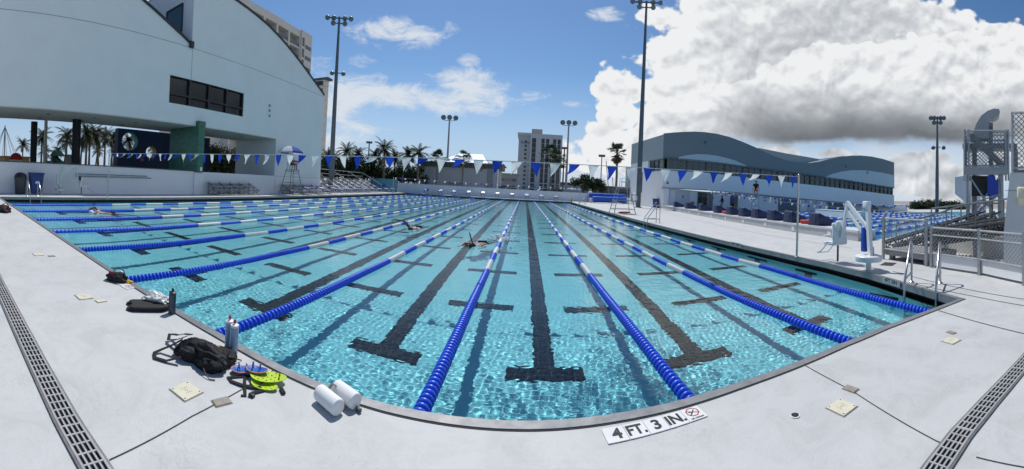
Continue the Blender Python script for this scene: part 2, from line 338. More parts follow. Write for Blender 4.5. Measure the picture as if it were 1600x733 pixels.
# ------------------------------------------------------------------ ground, deck, pool
W=-.2295; FLOORZ=W-1.3
XL,YF=-17.2,52.6
RX0=1.443; LW=2.134
EDGE_NEAR=[(XL,2.52),(-10,2.52),(-8,2.5),(-6,2.48),(-4.2,2.45),(-2.25,2.405),(-1.7,2.375),(-1.4,2.37),(-.86,2.39),(-.17,2.44),(.24,2.47),(.7,2.51),(1.0,2.53),(1.67,2.58),(1.92,2.59),(3.07,2.6),(3.8,2.55),(4.53,2.43),(5.42,2.25)]
EDGE_RIGHT=[(5.72,2.95),(6.05,3.8),(6.35,4.7),(6.62,6.14),(6.74,8.4),(6.74,10.7),(6.7,15),(6.65,20),(6.6,YF)]
POOL=EDGE_NEAR+EDGE_RIGHT+[(XL,YF)]
def offset_poly(P,d):
    n=len(P); out=[]
    for i in range(n):
        a=Vector(P[i-1]); b=Vector(P[i]); c=Vector(P[(i+1)%n]); e1=(b-a).normalized(); e2=(c-b).normalized()
        n1=Vector((e1.y,-e1.x)); n2=Vector((e2.y,-e2.x)); m=(n1+n2).normalized(); k=d/max(.35,m.dot(n1)); out.append((b.x+m.x*k,b.y+m.y*k))
    return out
def fill(loops,z,name,mat):
    bm=bmesh.new()
    for lp in loops:
        vs=[bm.verts.new((x,y,z)) for x,y in lp]
        for i in range(len(vs)): bm.edges.new((vs[i],vs[(i+1)%len(vs)]))
    bmesh.ops.triangle_fill(bm,use_beauty=True,use_dissolve=False,edges=bm.edges[:])
    for f in bm.faces:
        if f.normal.z<0: f.normal_flip()
    me=bpy.data.meshes.new(name); bm.to_mesh(me); bm.free(); me.materials.append(mat)
    o=bpy.data.objects.new(name,me); COL.objects.link(o); return o
# second pool outline
C0,C1=Vector((15.0,37.5)),Vector((11.0,8.6)); CU=(C1-C0).normalized(); CN=Vector((CU.y*-1,CU.x)) # along the curb / towards second pool
if CN.x<0: CN=-CN
P2=[tuple(C0+CN*.95),tuple(C1+CN*.95),(44,9.2),(50,22),(19.5,35.6)]
COPE_W=.085
COPE=offset_poly(POOL,COPE_W)
DKR=(-23.5,72,-22,61.5)
deck_outer=[(DKR[0],DKR[2]),(DKR[1],DKR[2]),(DKR[1],DKR[3]),(DKR[0],DKR[3])]
struct(fill([deck_outer,COPE,P2],0,'pool_deck',DECK))
GRD=M('sandy ground',(.30,.28,.23),.9,0,.3,.15)
R=5200
bmg=[(-R,-R),(R,-R),(R,R),(-R,R)]
struct(fill([bmg,[(DKR[0]+.05,DKR[2]+.05),(DKR[1]-.05,DKR[2]+.05),(DKR[1]-.05,DKR[3]-.05),(DKR[0]+.05,DKR[3]-.05)]],-.02,'ground',GRD))
SEA=M('sea water',(.02,.10,.14),.15,0,.3,.02)
struct(MB().add([(-R,-R,.02),(-150,-R,.02),(-150,R,.02),(-R,R,.02)],[(0,1,2,3)]).build('sea',SEA,smooth=0))
struct(MB().add([(-149,-600,.01),(-70,-600,.01),(-70,900,.01),(-149,900,.01)],[(0,1,2,3)]).build('beach_sand',M('beach sand',(.52,.45,.34),.95,0,.2,.3),smooth=0))
# steel coping round the pool
COPM=M('steel coping',(.30,.30,.30),.42,.55,.22,7)
mb=MB(); n=len(POOL)
i0=offset_poly(POOL,.006)
for i in range(n):
    j=(i+1)%n; a,b,c,d=POOL[i],POOL[j],COPE[j],COPE[i]
    top=.010
    mb.add([(a[0],a[1],top),(b[0],b[1],top),(c[0],c[1],top),(d[0],d[1],top),(a[0],a[1],-.115),(b[0],b[1],-.115),(c[0],c[1],-.001),(d[0],d[1],-.001)],[(0,1,2,3),(4,5,1,0),(3,2,6,7)],0)
struct(mb.build('pool_coping',COPM,smooth=0))
# dark sealant line outside the coping
SEAL=M('dark sealant',(.03,.03,.03),.8)
mb=MB(); c2=offset_poly(COPE,.012)
for i in range(n):
    j=(i+1)%n; mb.add([(COPE[i][0],COPE[i][1],.004),(COPE[j][0],COPE[j][1],.004),(c2[j][0],c2[j][1],.004),(c2[i][0],c2[i][1],.004)],[(0,1,2,3)])
jw=.008
def joint(pts,z=.004,w=jw):
    for (x0,y0),(x1,y1) in zip(pts[:-1],pts[1:]):
        d=Vector((x1-x0,y1-y0)).normalized(); q=Vector((-d.y,d.x))*w/2
        mb.add([(x0+q.x,y0+q.y,z),(x1+q.x,y1+q.y,z),(x1-q.x,y1-q.y,z),(x0-q.x,y0-q.y,z)],[(0,1,2,3)])
joint([(-1.675,.86),(-1.74,1.46),(-1.755,2.28)]); joint([(2.43,2.49),(2.39,1.92),(2.2,1.06),(2.19,.95)]); joint([(2.16,.78),(2.1,-3)]); joint([(-1.66,.67),(-1.6,-3)])
joint([(4.75,2.27),(4.5,1.6),(4.25,.94),(4.0,-.2)],w=.016)
for pts in ([atz(1425,443)[:2],atz(1520,463)[:2],atz(1600,478)[:2]],[atz(1395,424)[:2],atz(1480,446)[:2],atz(1600,468)[:2]]): joint([tuple(p) for p in pts],w=.02)
joint([tuple(atz(1030,330)[:2]),tuple(atz(1150,358)[:2]),tuple(atz(1330,388)[:2])],w=.02)
joint([(XL-1.25,2.6),(XL-1.25,52)],w=.015)
for k in range(9): joint([(XL-2.4,5+5.2*k),(XL-.1,5+5.2*k)],w=.012)
struct(mb.build('deck_joint_lines',SEAL,smooth=0))
# basin: gutter recess, walls, floor
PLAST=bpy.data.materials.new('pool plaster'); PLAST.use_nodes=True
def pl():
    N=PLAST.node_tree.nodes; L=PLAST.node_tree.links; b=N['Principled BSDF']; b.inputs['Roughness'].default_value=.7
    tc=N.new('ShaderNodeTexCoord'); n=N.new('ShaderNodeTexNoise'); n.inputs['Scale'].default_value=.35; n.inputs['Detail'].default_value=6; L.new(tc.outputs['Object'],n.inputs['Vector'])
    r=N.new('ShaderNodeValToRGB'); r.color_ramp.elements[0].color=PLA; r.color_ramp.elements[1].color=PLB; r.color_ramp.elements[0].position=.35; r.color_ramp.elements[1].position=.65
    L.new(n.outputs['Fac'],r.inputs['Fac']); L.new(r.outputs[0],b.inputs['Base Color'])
PLA,PLB=(.185,.565,.645,1),(.22,.615,.69,1)  # white plaster tinted aqua; the water's light absorption put into the colour
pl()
GUT=M('black gutter',(.012,.013,.014),.5)
back=offset_poly(POOL,.22)
mb=MB()
for i in range(n):
    j=(i+1)%n; a,b=POOL[i],POOL[j]; c,d=back[i],back[j]
    mb.add([(a[0],a[1],-.115),(b[0],b[1],-.115),(d[0],d[1],-.116),(c[0],c[1],-.116),(c[0],c[1],W-.03),(d[0],d[1],W-.03),(b[0],b[1],W-.031),(a[0],a[1],W-.031),(a[0],a[1],FLOORZ),(b[0],b[1],FLOORZ)],
           [(0,1,2,3),(3,2,5,4),(4,5,6,7)],1)
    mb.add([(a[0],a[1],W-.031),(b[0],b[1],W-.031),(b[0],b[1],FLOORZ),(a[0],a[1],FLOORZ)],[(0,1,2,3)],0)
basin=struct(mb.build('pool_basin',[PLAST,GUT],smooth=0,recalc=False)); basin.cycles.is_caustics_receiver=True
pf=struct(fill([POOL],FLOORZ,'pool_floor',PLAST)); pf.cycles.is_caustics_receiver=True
# tile markings: T lines along the lanes and cross-course dashes
def tile_mat():
    m=bpy.data.materials.new('black tile marking'); m.use_nodes=True; N=m.node_tree.nodes; L=m.node_tree.links; b=N['Principled BSDF']; b.inputs['Roughness'].default_value=.8; b.inputs['Specular IOR Level'].default_value=.1
    tc=N.new('ShaderNodeTexCoord'); br=N.new('ShaderNodeTexBrick'); br.offset=0; br.inputs['Scale'].default_value=1; br.inputs['Brick Width'].default_value=.152; br.inputs['Row Height'].default_value=.152; br.inputs['Mortar Size'].default_value=.0035
    br.inputs['Color1'].default_value=(.006,.010,.016,1); br.inputs['Color2'].default_value=(.009,.013,.02,1); br.inputs['Mortar'].default_value=(.06,.085,.085,1)
    L.new(tc.outputs['Object'],br.inputs['Vector']); L.new(br.outputs['Color'],b.inputs['Base Color']); return m
TILE=tile_mat()
mb=MB(); zt=FLOORZ+.005
def strip(x0,x1,y0,y1,z=zt): mb.add([(x0,y0,z),(x1,y0,z),(x1,y1,z),(x0,y1,z)],[(0,1,2,3)])
lanes=[RX0+LW*(i+.5) for i in range(-8,2)]
for cx in lanes:
    strip(cx-.5,cx+.5,4.58,4.88); strip(cx-.14,cx+.14,4.884,50.2); strip(cx-.5,cx+.5,50.204,50.5)
for k in range(19):
    y=6.78+2.33*k
    for i in range(-9,4):
        rx=RX0+LW*i
        if rx<XL+.5 or rx>6.3: continue
        strip(rx-.6,min(rx+.6,6.35),y-.13,y+.13,zt-.001)
mk=struct(mb.build('pool_floor_markings',TILE,smooth=0)); mk.cycles.is_caustics_receiver=True
# dark target crosses on the right pool wall
mb=MB()
for k in range(18):
    y=6.78+2.33*k
    x=np.interp(y,[p[1] for p in EDGE_RIGHT],[p[0] for p in EDGE_RIGHT])-.012
    mb.box(x-.004,x,y-.5,y+.5,W-.55,W-.3); mb.box(x-.004,x,y-.13,y+.13,W-.95,W-.553)
for (y) in (3.95,):
    mb.box(6.02,6.024,3.4,4.4,W-.5,W-.25)
o=struct(mb.build('pool_wall_markings',TILE,smooth=0))
# water surface with real ripples
def water():
    def axis(a,b,segs):
        out=[a]
        while out[-1]<b:
            d=segs(out[-1]); out.append(out[-1]+d)
        out[-1]=b; return np.array(out)
    xs=axis(XL-.2,6.96,lambda x: .0135 if -3.2<x<3.6 else (.02 if -6.5<x else (.034 if x>-11 else .055)))
    ys=axis(2.3,YF+.2,lambda y: max(.0135,.0047*(y-.6)))
    X,Y=np.meshgrid(xs,ys); Z=np.zeros_like(X); r=np.random.default_rng(5)
    dxl=np.gradient(xs)[None,:]; dyl=np.gradient(ys)[:,None]; step=np.maximum(dxl,dyl)
    comps=[]
    for k in range(WN1): comps.append((np.exp(r.uniform(np.log(.040),np.log(.105))),WA1))
    for k in range(30): comps.append((np.exp(r.uniform(np.log(.35),np.log(2.2))),WA2))
    for lam,s in comps:
        th=r.uniform(0,2*PI) if r.random()<.55 else r.normal(PI/2,.5); kk=2*PI/lam
        amp=s/kk*r.uniform(.5,1.4)
        Z+=amp*np.sin(kk*(math.cos(th)*X+math.sin(th)*Y)+r.uniform(0,2*PI))*np.clip((lam/step-2.2)/1.6,0,1)
    # patches of calmer and rougher water
    pat=np.zeros_like(X)
    for k in range(12):
        lam=r.uniform(2.5,9); th=r.uniform(0,PI); pat+=np.sin(2*PI/lam*(math.cos(th)*X+math.sin(th)*Y)+r.uniform(0,6.3))
    Z*=np.clip(1+.22*pat/np.std(pat),.5,1.7)
    for (sx,sy,sr,sa) in WAKES:
        d=np.hypot((X-sx),(Y-sy)); Z+=sa*np.exp(-(d/sr)**2)*np.sin(d*9.0)
    nx,ny=len(xs),len(ys); co=np.stack([X,Y,W+Z],-1).reshape(-1,3).astype(np.float32)
    idx=np.arange(nx*ny,dtype=np.int32).reshape(ny,nx); q=np.stack([idx[:-1,:-1],idx[:-1,1:],idx[1:,1:],idx[1:,:-1]],-1).reshape(-1,4)
    cx=(X[:-1,:-1]+X[1:,1:])/2; cy=(Y[:-1,:-1]+Y[1:,1:])/2
    # keep only faces inside the pool (the gutter takes the overflow)
    from mathutils.geometry import intersect_point_tri_2d
    ey=np.interp(cx,[p[0] for p in EDGE_NEAR]+[7],[p[1] for p in EDGE_NEAR]+[2.2]); ex=np.interp(cy,[2.2]+[p[1] for p in EDGE_RIGHT],[5.42]+[p[0] for p in EDGE_RIGHT])
    keep=((cy>ey-.03)&(cx<ex+.18)).reshape(-1); q=q[keep]
    used=np.unique(q); remap=-np.ones(nx*ny,dtype=np.int32); remap[used]=np.arange(len(used)); co=co[used]; q=remap[q]
    me=bpy.data.meshes.new('pool_water'); me.vertices.add(len(co)); me.vertices.foreach_set('co',co.ravel()); me.loops.add(q.size); me.loops.foreach_set('vertex_index',q.ravel())
    me.polygons.add(len(q)); me.polygons.foreach_set('loop_start',np.arange(0,q.size,4,dtype=np.int32)); me.polygons.foreach_set('loop_total',np.full(len(q),4,dtype=np.int32))
    me.polygons.foreach_set('use_smooth',np.ones(len(q),dtype=bool)); me.update(); me.validate()
    m=bpy.data.materials.new('pool water'); m.use_nodes=True; N=m.node_tree.nodes; K=m.node_tree.links; N.clear(); out=N.new('ShaderNodeOutputMaterial'); g=N.new('ShaderNodeBsdfRefraction'); g.inputs['IOR'].default_value=1.333; g.inputs['Roughness'].default_value=0; g.inputs['Color'].default_value=(.90,.985,1,1); gl=N.new('ShaderNodeBsdfGlossy'); gl.inputs['Roughness'].default_value=.06; fr=N.new('ShaderNodeFresnel'); fr.inputs['IOR'].default_value=1.333; mx=N.new('ShaderNodeMixShader')
    tc=N.new('ShaderNodeTexCoord'); nz=N.new('ShaderNodeTexNoise'); nz.inputs['Scale'].default_value=5.5; nz.inputs['Detail'].default_value=3; K.new(tc.outputs['Object'],nz.inputs['Vector'])
    bp=N.new('ShaderNodeBump'); bp.inputs["Strength"].default_value=.5; bp.inputs["Distance"].default_value=.03; K.new(nz.outputs['Fac'],bp.inputs['Height']); K.new(bp.outputs[0],gl.inputs['Normal']); K.new(fr.outputs[0],mx.inputs[0]); K.new(g.outputs[0],mx.inputs[1]); K.new(gl.outputs[0],mx.inputs[2])
    K.new(mx.outputs[0],out.inputs['Surface']); me.materials.append(m)
    o=bpy.data.objects.new('pool_water',me); COL.objects.link(o); o.cycles.is_caustics_caster=True; struct(o); print('water verts',len(co))
WN1,WA1,WA2=110,.0053,.0016
WAKES=[]
water()
# ------------------------------------------------------------------ lane ropes
CABLE=M('steel cable',(.3,.3,.3),.4,.8)
def rope(i,label):
    x0=RX0+LW*i; ynear=float(np.interp(x0,[p[0] for p in EDGE_NEAR],[p[1] for p in EDGE_NEAR]))
    def xat(y):
        return x0-(0.55*max(0,(7.4-y)/5.0)**1.6 if i==2 else (.0))
    t=thing('lane_rope',label,'lane rope',(x0,ynear,W),0,'lane ropes floating on the pool')
    zc=.028; y=ynear+.04; end=YF-.1
    near=math.hypot(x0,3)<9; prof=[];ms=[]
    nn=14 if near else 8
    while y<end:
        far=y>15 or (not near); p=.068 if not far else (.11 if y<26 else .25)
        white=7.55<y<47.6 and int((y-7.55)/.97)%2==0
        if far: seg=[(.044,0),(.062,p*.25),(.062,p*.65),(.044,p*.98)]
        else: seg=[(.028,0),(.058,p*.10),(.068,p*.34),(.068,p*.48),(.058,p*.66),(.028,p*.78),(.026,p*.99)]
        for r,u in seg: prof.append((r,y-ynear+u)); ms.append(1 if white else 0)
        y+=p
    fl=MB(); fl.lathe(prof,(0,0,0),nn,R=rotx(-PI/2),ms=ms)
    fl.v=[(vx+xat(vy+ynear)-x0,vy,vz+zc+.006*math.sin((vy+ynear)*1.7+i)) for vx,vy,vz in fl.v]
    fl.build('float_string',[ROPEB,ROPEW],t,smooth=50)
    cb=MB().tube([(xat(ynear+.2*k*(end-ynear)/9.9 if 0 else ynear+(end+.05-ynear)*k/24)-x0,(end+.05-ynear)*k/24,zc) for k in range(25)],.012,6).build('cable',CABLE,t)
    return t
RL={2:'lane rope closest to the right pool wall, ending beside the pool ladder',1:'second lane rope from the right pool wall',0:'lane rope ending at the pool edge beside the depth marker tiles',-1:'lane rope ending in front of the white pull buoy',-2:'lane rope ending behind the two white bottles',-3:'lane rope ending beside the black kickboard and small black bag',-4:'fifth lane rope from the far left pool wall',-5:'fourth lane rope from the far left pool wall',-6:'third lane rope from the far left pool wall',-7:'second lane rope from the far left pool wall',-8:'lane rope closest to the left pool wall below the tall building'}
for i in range(-8,3): rope(i,'blue and white '+RL[i])
# ------------------------------------------------------------------ building on the left
XFAC=-19.9
LBL=M('pale sea green render',(.77,.795,.785),.75,0,.05,.5,.12,30)
LBW=M('white rendered wall',(.82,.825,.83),.7,0,.05,.8,.1,25)
SOFF=M('beige soffit',(.60,.57,.52),.85,0,.05,.5)
ROOFM=M('dark roof trim',(.03,.028,.03),.6)
BRICK=bpy.data.materials.new('green glazed brick'); BRICK.use_nodes=True
def _b():
    N=BRICK.node_tree.nodes; L=BRICK.node_tree.links; b=N['Principled BSDF']; b.inputs['Roughness'].default_value=.35
    tc=N.new('ShaderNodeTexCoord'); sp=N.new('ShaderNodeSeparateXYZ'); L.new(tc.outputs['Object'],sp.inputs[0]); ad=N.new('ShaderNodeMath'); L.new(sp.outputs[0],ad.inputs[0]); L.new(sp.outputs[1],ad.inputs[1]); cb=N.new('ShaderNodeCombineXYZ'); L.new(ad.outputs[0],cb.inputs[0]); L.new(sp.outputs[2],cb.inputs[1])
    br=N.new('ShaderNodeTexBrick'); br.inputs['Scale'].default_value=1; br.inputs['Brick Width'].default_value=.32; br.inputs['Row Height'].default_value=.12; br.inputs['Mortar Size'].default_value=.012
    br.inputs['Color1'].default_value=(.03,.15,.10,1); br.inputs['Color2'].default_value=(.05,.22,.15,1); br.inputs['Mortar'].default_value=(.03,.08,.06,1); L.new(cb.outputs[0],br.inputs['Vector']); L.new(br.outputs['Color'],b.inputs['Base Color'])
_b()
def left_building():
    t=thing('swimming_hall','pale sea green building with curved saw-tooth roof raised above an open terrace','building',(XFAC,16,0))
    O=Vector((XFAC,16,0))
    CURVE=[(15.23,15.0),(17,14.75),(18.81,14.29+.05),(20,14.2),(21.3,14.0),(22.89,13.68),(24,13.35),(25.11,12.98),(26.4,12.48),(27.64,11.95),(28.8,11.43),(29.91,10.9),(31,10.4),(31.93,9.93)]
    def shed(sh): return [(y+sh,z) for y,z in CURVE]
    D=-4.8  # upper body depth towards the sea
    # facade outline per shed (y,z), with the window hole
    mb=MB()
    def poly(pts,x0=0,dx=D): mb.prism([(x0,y-O.y,z) for y,z in pts],(dx,0,0))
    zs=4.72
    wy0,wy1,wz0,wz1=13.5,20.4,5.95,7.74
    # shed B, split around the window
    cb=shed(0)
    poly([(20.4,zs)]+[(24.6,zs),(24.6,zs)][:1]+[(24.6,9.85),(20.4,9.85)])
    poly([(24.6,0.0),(32.05,0.0),(32.05,9.85),(24.6,9.85)])
    poly([(15.23,wz1),(20.4,wz1),(20.4,9.85),(15.23,9.85)]); poly([(15.23,zs),(20.4,zs),(20.4,wz0),(15.23,wz0)])
    poly([(15.23,9.85),(32.05,9.85)]+[(31.93,9.93)]+cb[::-1][1:])
    ca=shed(-16.7)
    poly([(13.5,wz1),(15.23,wz1),(15.23,9.85),(13.5,9.85)]); poly([(13.5,zs),(15.23,zs),(15.23,wz0),(13.5,wz0)])
    poly([(-1.47,zs),(13.5,zs),(13.5,9.85),(-1.47,9.85)]); poly([(-1.47,9.85),(15.23,9.85)]+ca[::-1])
    cc=shed(-33.4)
    poly([(-18.2,zs),(-1.47,zs),(-1.47,9.85),(-18.2,9.85)]); poly([(-18.2,9.85),(-1.47,9.85)]+cc[::-1])
    mb.box(D-.4,-.35,20.4-.3-O.y,20.4-O.y,wz0,wz1) if 0 else None
    mb.build('wall',LBL,t,smooth=0)
    # deeper sheds behind the front body
    mb=MB(); mb.prism([(D-.003,y-O.y,z) for y,z in [(15.23,9.0),(32.0,9.0)]+cb[::-1]],(-10,0,0)); mb.prism([(D-.003,y-O.y,z) for y,z in [(-1.47,9.0),(15.2,9.0)]+ca[::-1]],(-10,0,0))
    mb.build('rear_wall',LBL,t,smooth=0)
    # window across the upper storey
    f=MB(); w=.07
    for k in range(5):
        y=wy0+(wy1-wy0)*k/4; f.box(-.16,-.05,y-w-O.y,y+w-O.y,wz0,wz1)
    for z in (wz0,wz0+.62,wz1): f.box(-.15,-.045,wy0-O.y,wy1-O.y,z-.05,z+.05)
    wf=f.build('window',ROOFM,t); MB().box(-.24,-.22,wy0-O.y,wy1-O.y,wz0,wz1).build('pane',GLASSD,wf,smooth=0)
    cu=MB()
    CURT=M('grey curtain',(.16,.18,.19),.8)
    for k in range(16):
        cu.box(-.4-.02*(k%2),-.36-.02*(k%2),wy0+.1+k*.1-O.y,wy0+.2+k*.1-O.y,wz0+.05,wz0+1.35)
    cu.build('curtain',CURT,wf,smooth=0)
    # roof edge trim: dark rim over each curve
    for nm,c in (('roof',cb),('roof',ca),('roof',cc)):
        r=MB(); P=[Vector((0,y-O.y,z)) for y,z in c]
        up=[p+Vector((0,.05,.14)) for p in P]
        for i in range(len(P)-1):
            a,b,c_,d=P[i],P[i+1],up[i+1],up[i]; x0,x1=.09,D-10
            vs=[(x0,a.y,a.z+.003),(x0,b.y,b.z+.003),(x0,c_.y,c_.z),(x0,d.y,d.z),(x1,a.y,a.z+.003),(x1,b.y,b.z+.003),(x1,c_.y,c_.z),(x1,d.y,d.z)]
            r.add(vs,[(0,1,2,3),(7,6,5,4),(3,2,6,7),(1,0,4,5)])
        r.build(nm,ROOFM,t,smooth=0)
    # clerestory walls at the teeth, with a window; roof bounce light put into the white
    CLW=M('bounce-lit white render',(.84,.83,.82),.7,0,.04,.6)
    ww=aty(262,20,15.2); we=aty(285,48,15.2)
    for y0,tt in ((15.23,1),(-1.47,0)):
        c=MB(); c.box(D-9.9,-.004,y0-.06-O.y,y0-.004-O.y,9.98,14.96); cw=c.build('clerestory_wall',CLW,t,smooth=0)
        xa,xb=ww.x-O.x,we.x-O.x
        f=MB()
        for x in (xa,xb): f.box(x-.06,x+.06,y0-.13-O.y,y0-.062-O.y,we.z,ww.z)
        for z in (we.z,ww.z): f.box(xa,xb,y0-.128-O.y,y0-.064-O.y,z-.06,z+.06)
        f.build('clerestory_window',ROOFM,cw,smooth=0)
        MB().box(xa+.06,xb-.06,y0-.09-O.y,y0-.066-O.y,we.z+.06,ww.z-.06).build('pane',GLASSG,cw,smooth=0)
    # soffit
    MB().box(D+.01,-.012,-18.2-O.y,24.59-O.y,zs-.06,zs-.004).build('soffit',SOFF,t,smooth=0)
    for (x,y) in [(-1.6,6),(-1.6,9),(-1.6,12),(-3.6,6),(-3.6,9),(-3.6,12),(-1.6,18),(-3.6,20),(-1.6,22)]: MB().lathe([(.1,0),(.1,.02)],(x,y-O.y,zs-.082),10).build('downlight',DARK,t)
    # joints scored in the render
    j=MB(); j.box(0,.006,-18-O.y,32-O.y,9.83,9.855); j.box(0,.006,15.22-O.y,15.245-O.y,7.75,9.83); j.box(0,.006,24.6-O.y,32.02-O.y,1.5,1.515)
    j.build('joint_groove',M('shadow groove',(.16,.19,.2),.9),t,smooth=0)
    # three small round wall fixtures
    for k,z in enumerate((6.97,6.6,6.25)):
        MB().lathe([(.09,0),(.11,.03),(.05,.1)],(0.002,atx(421,165+8*k,XFAC).y-O.y,atx(421,165+8*k,XFAC).z),10,R=roty(PI/2)).build('wall_fixture',M('grey fixture',(.25,.26,.27),.4,.4),t)
    # downpipe stub at the valley
    MB().rbox((.12,15.05-O.y,10.02),(.22,.3,.42),.03).build('roof_drain_box',ROOFM,t)
left_building()
# green brick pillar
pl0=aty(265,230,15.85)
def pillar():
    xs=pl0.x
    t=thing('brick_pillar','green glazed brick pillar standing under the raised building','pillar',(XFAC+.3,16.1,1.5))
    MB().box(xs-XFAC-.3,0,-.25,.3,0,3.17).build('shaft',BRICK,t,smooth=0)
    MB().box(-.45,.03,-.28,.33,3.17,3.52).build('cap',BRICK,t,smooth=0)
    MB().box(.004,.02,.02,.2,.1,.38).build('notice_plate',WHITEP,t,smooth=0)
pillar()
# low white wall along the deck
def low_wall():
    t=thing('terrace_wall','long low white wall along the left side of the pool deck','wall',(-19.82,0,0))
    w=MB(); w.prism([(-.3,-20,0),(-.3,16,0),(-.3,16,1.55),(-.3,-20,1.95)],(.3,0,0)); w.prism([(-.3,16.003,0),(-.3,24.6,0),(-.3,24.6,1.52),(-.3,16.003,1.545)],(.3,0,0)); w.build('wall_body',LBW,t,smooth=0)
    c=MB(); c.prism([(-.36,-20,1.955),(-.36,15.84,1.558),(-.36,15.84,1.61),(-.36,-20,2.007)],(.42,0,0)); c.build('coping',M('dark wall coping',(.09,.095,.1),.7),t,smooth=0)
    p=MB().box(-.01,.12,15.75,16.55,0,1.49).build('pier',LBW,t,smooth=0)
    MB().box(0.003,.02,24.63,32,0,1.49).build('plinth',LBW,t,smooth=0)
low_wall()
# black columns at the back of the terrace
for k,(px,y0,y1,rr,lab) in enumerate([(118,168,252,.29,'round black column right of the trash bins, thicker of the two'),(52,190,247,.24,'slim black column at the left end of the open terrace')]):
    a=atd(px,y1,24.5 if k==0 else 26.5)
    t=thing('terrace_column',lab,'column',(a.x,a.y,0),0,'black columns under the raised building')
    MB().lathe([(rr,.03),(rr,4.66)],(0,0,0),20).build('shaft',M('black column paint',(.006,.007,.01),.7),t)
    MB().lathe([(rr*1.35,0),(rr*1.35,.03)],(0,0,0),20).build('base_plate',GALVD,t)
# blue wall with round openings
def blue_wall():
    X0=-25.6; ya=atx(183,250,X0).y; yb=atx(268,250,X0).y+4.2
    BW=M('navy blue render',(.008,.022,.075),.6,0,.1,1); t=thing('mural_wall','navy blue terrace wall pierced by round holes','wall',(X0,ya,0))
    c1=atx(203,221,X0); c2=atx(236,238,X0); c3=atx(222,249,X0)
    bm=bmesh.new(); loops=[[(0,0),(yb-ya,0),(yb-ya,4.66),(0,4.66)]]
    for c,r in ((c1,.72),(c2,.50),(c3,.17)): loops.append([(c.y-ya+r*math.cos(2*PI*k/32),c.z+r*math.sin(2*PI*k/32)) for k in range(32)])
    es=[]
    for lp in loops:
        vs=[bm.verts.new((0,u,v)) for u,v in lp]
        for i in range(len(vs)): es.append(bm.edges.new((vs[i],vs[(i+1)%len(vs)])))
    bmesh.ops.triangle_fill(bm,edges=es,use_beauty=True); r=bmesh.ops.extrude_face_region(bm,geom=bm.faces[:]); bmesh.ops.translate(bm,vec=(-.55,0,0),verts=[v for v in r['geom'] if isinstance(v,bmesh.types.BMVert)])
    MB().bm(bm).build('wall_body',BW,t,smooth=0)
    for c,r,col,nm in ((c1,.715,(.10,.32,.33),'teal reveal'),(c2,.495,(.55,.38,.05),'yellow reveal'),(c3,.165,(.5,.16,.12),'coral reveal')):
        m=MB(); n=40
        pr=[(r,-.54),(r,.01),(r-.012,.01),(r-.012,-.54),(r,-.54)]
        m.lathe(pr,(0,c.y-ya,c.z),n,R=roty(PI/2),cap=False); m.build('hole_lining',M(nm,col,.6),t)
blue_wall()
# dark planting and kiosk behind the terrace (through the second opening)
def kiosk():
    a=atd(345,240,52); t=thing('beach_kiosk','dark timber kiosk with a tiled roof behind the green brick pillar','kiosk',(a.x,a.y,0),math.radians(20))
    MB().box(-5,5,-3,3,0,3.1).build('wall',M('dark timber',(.035,.032,.03),.8,0,.3,4),t,smooth=0)
    r=MB(); r.prism([(-5.6,-3.7,3.1),(-5.6,3.7,3.1),(-5.6,0,4.7)],(11.2,0,0)); r.build('roof',M('grey roof tiles',(.16,.15,.15),.8,0,.3,6),t,smooth=0)
    for k in range(4): MB().box(-4.3+2.3*k,-2.9+2.3*k,-3.06,-3.01,.9,2.5).build('shutter',M('grey shutter',(.10,.10,.10),.7,0,.2,5),t,smooth=0)
kiosk()
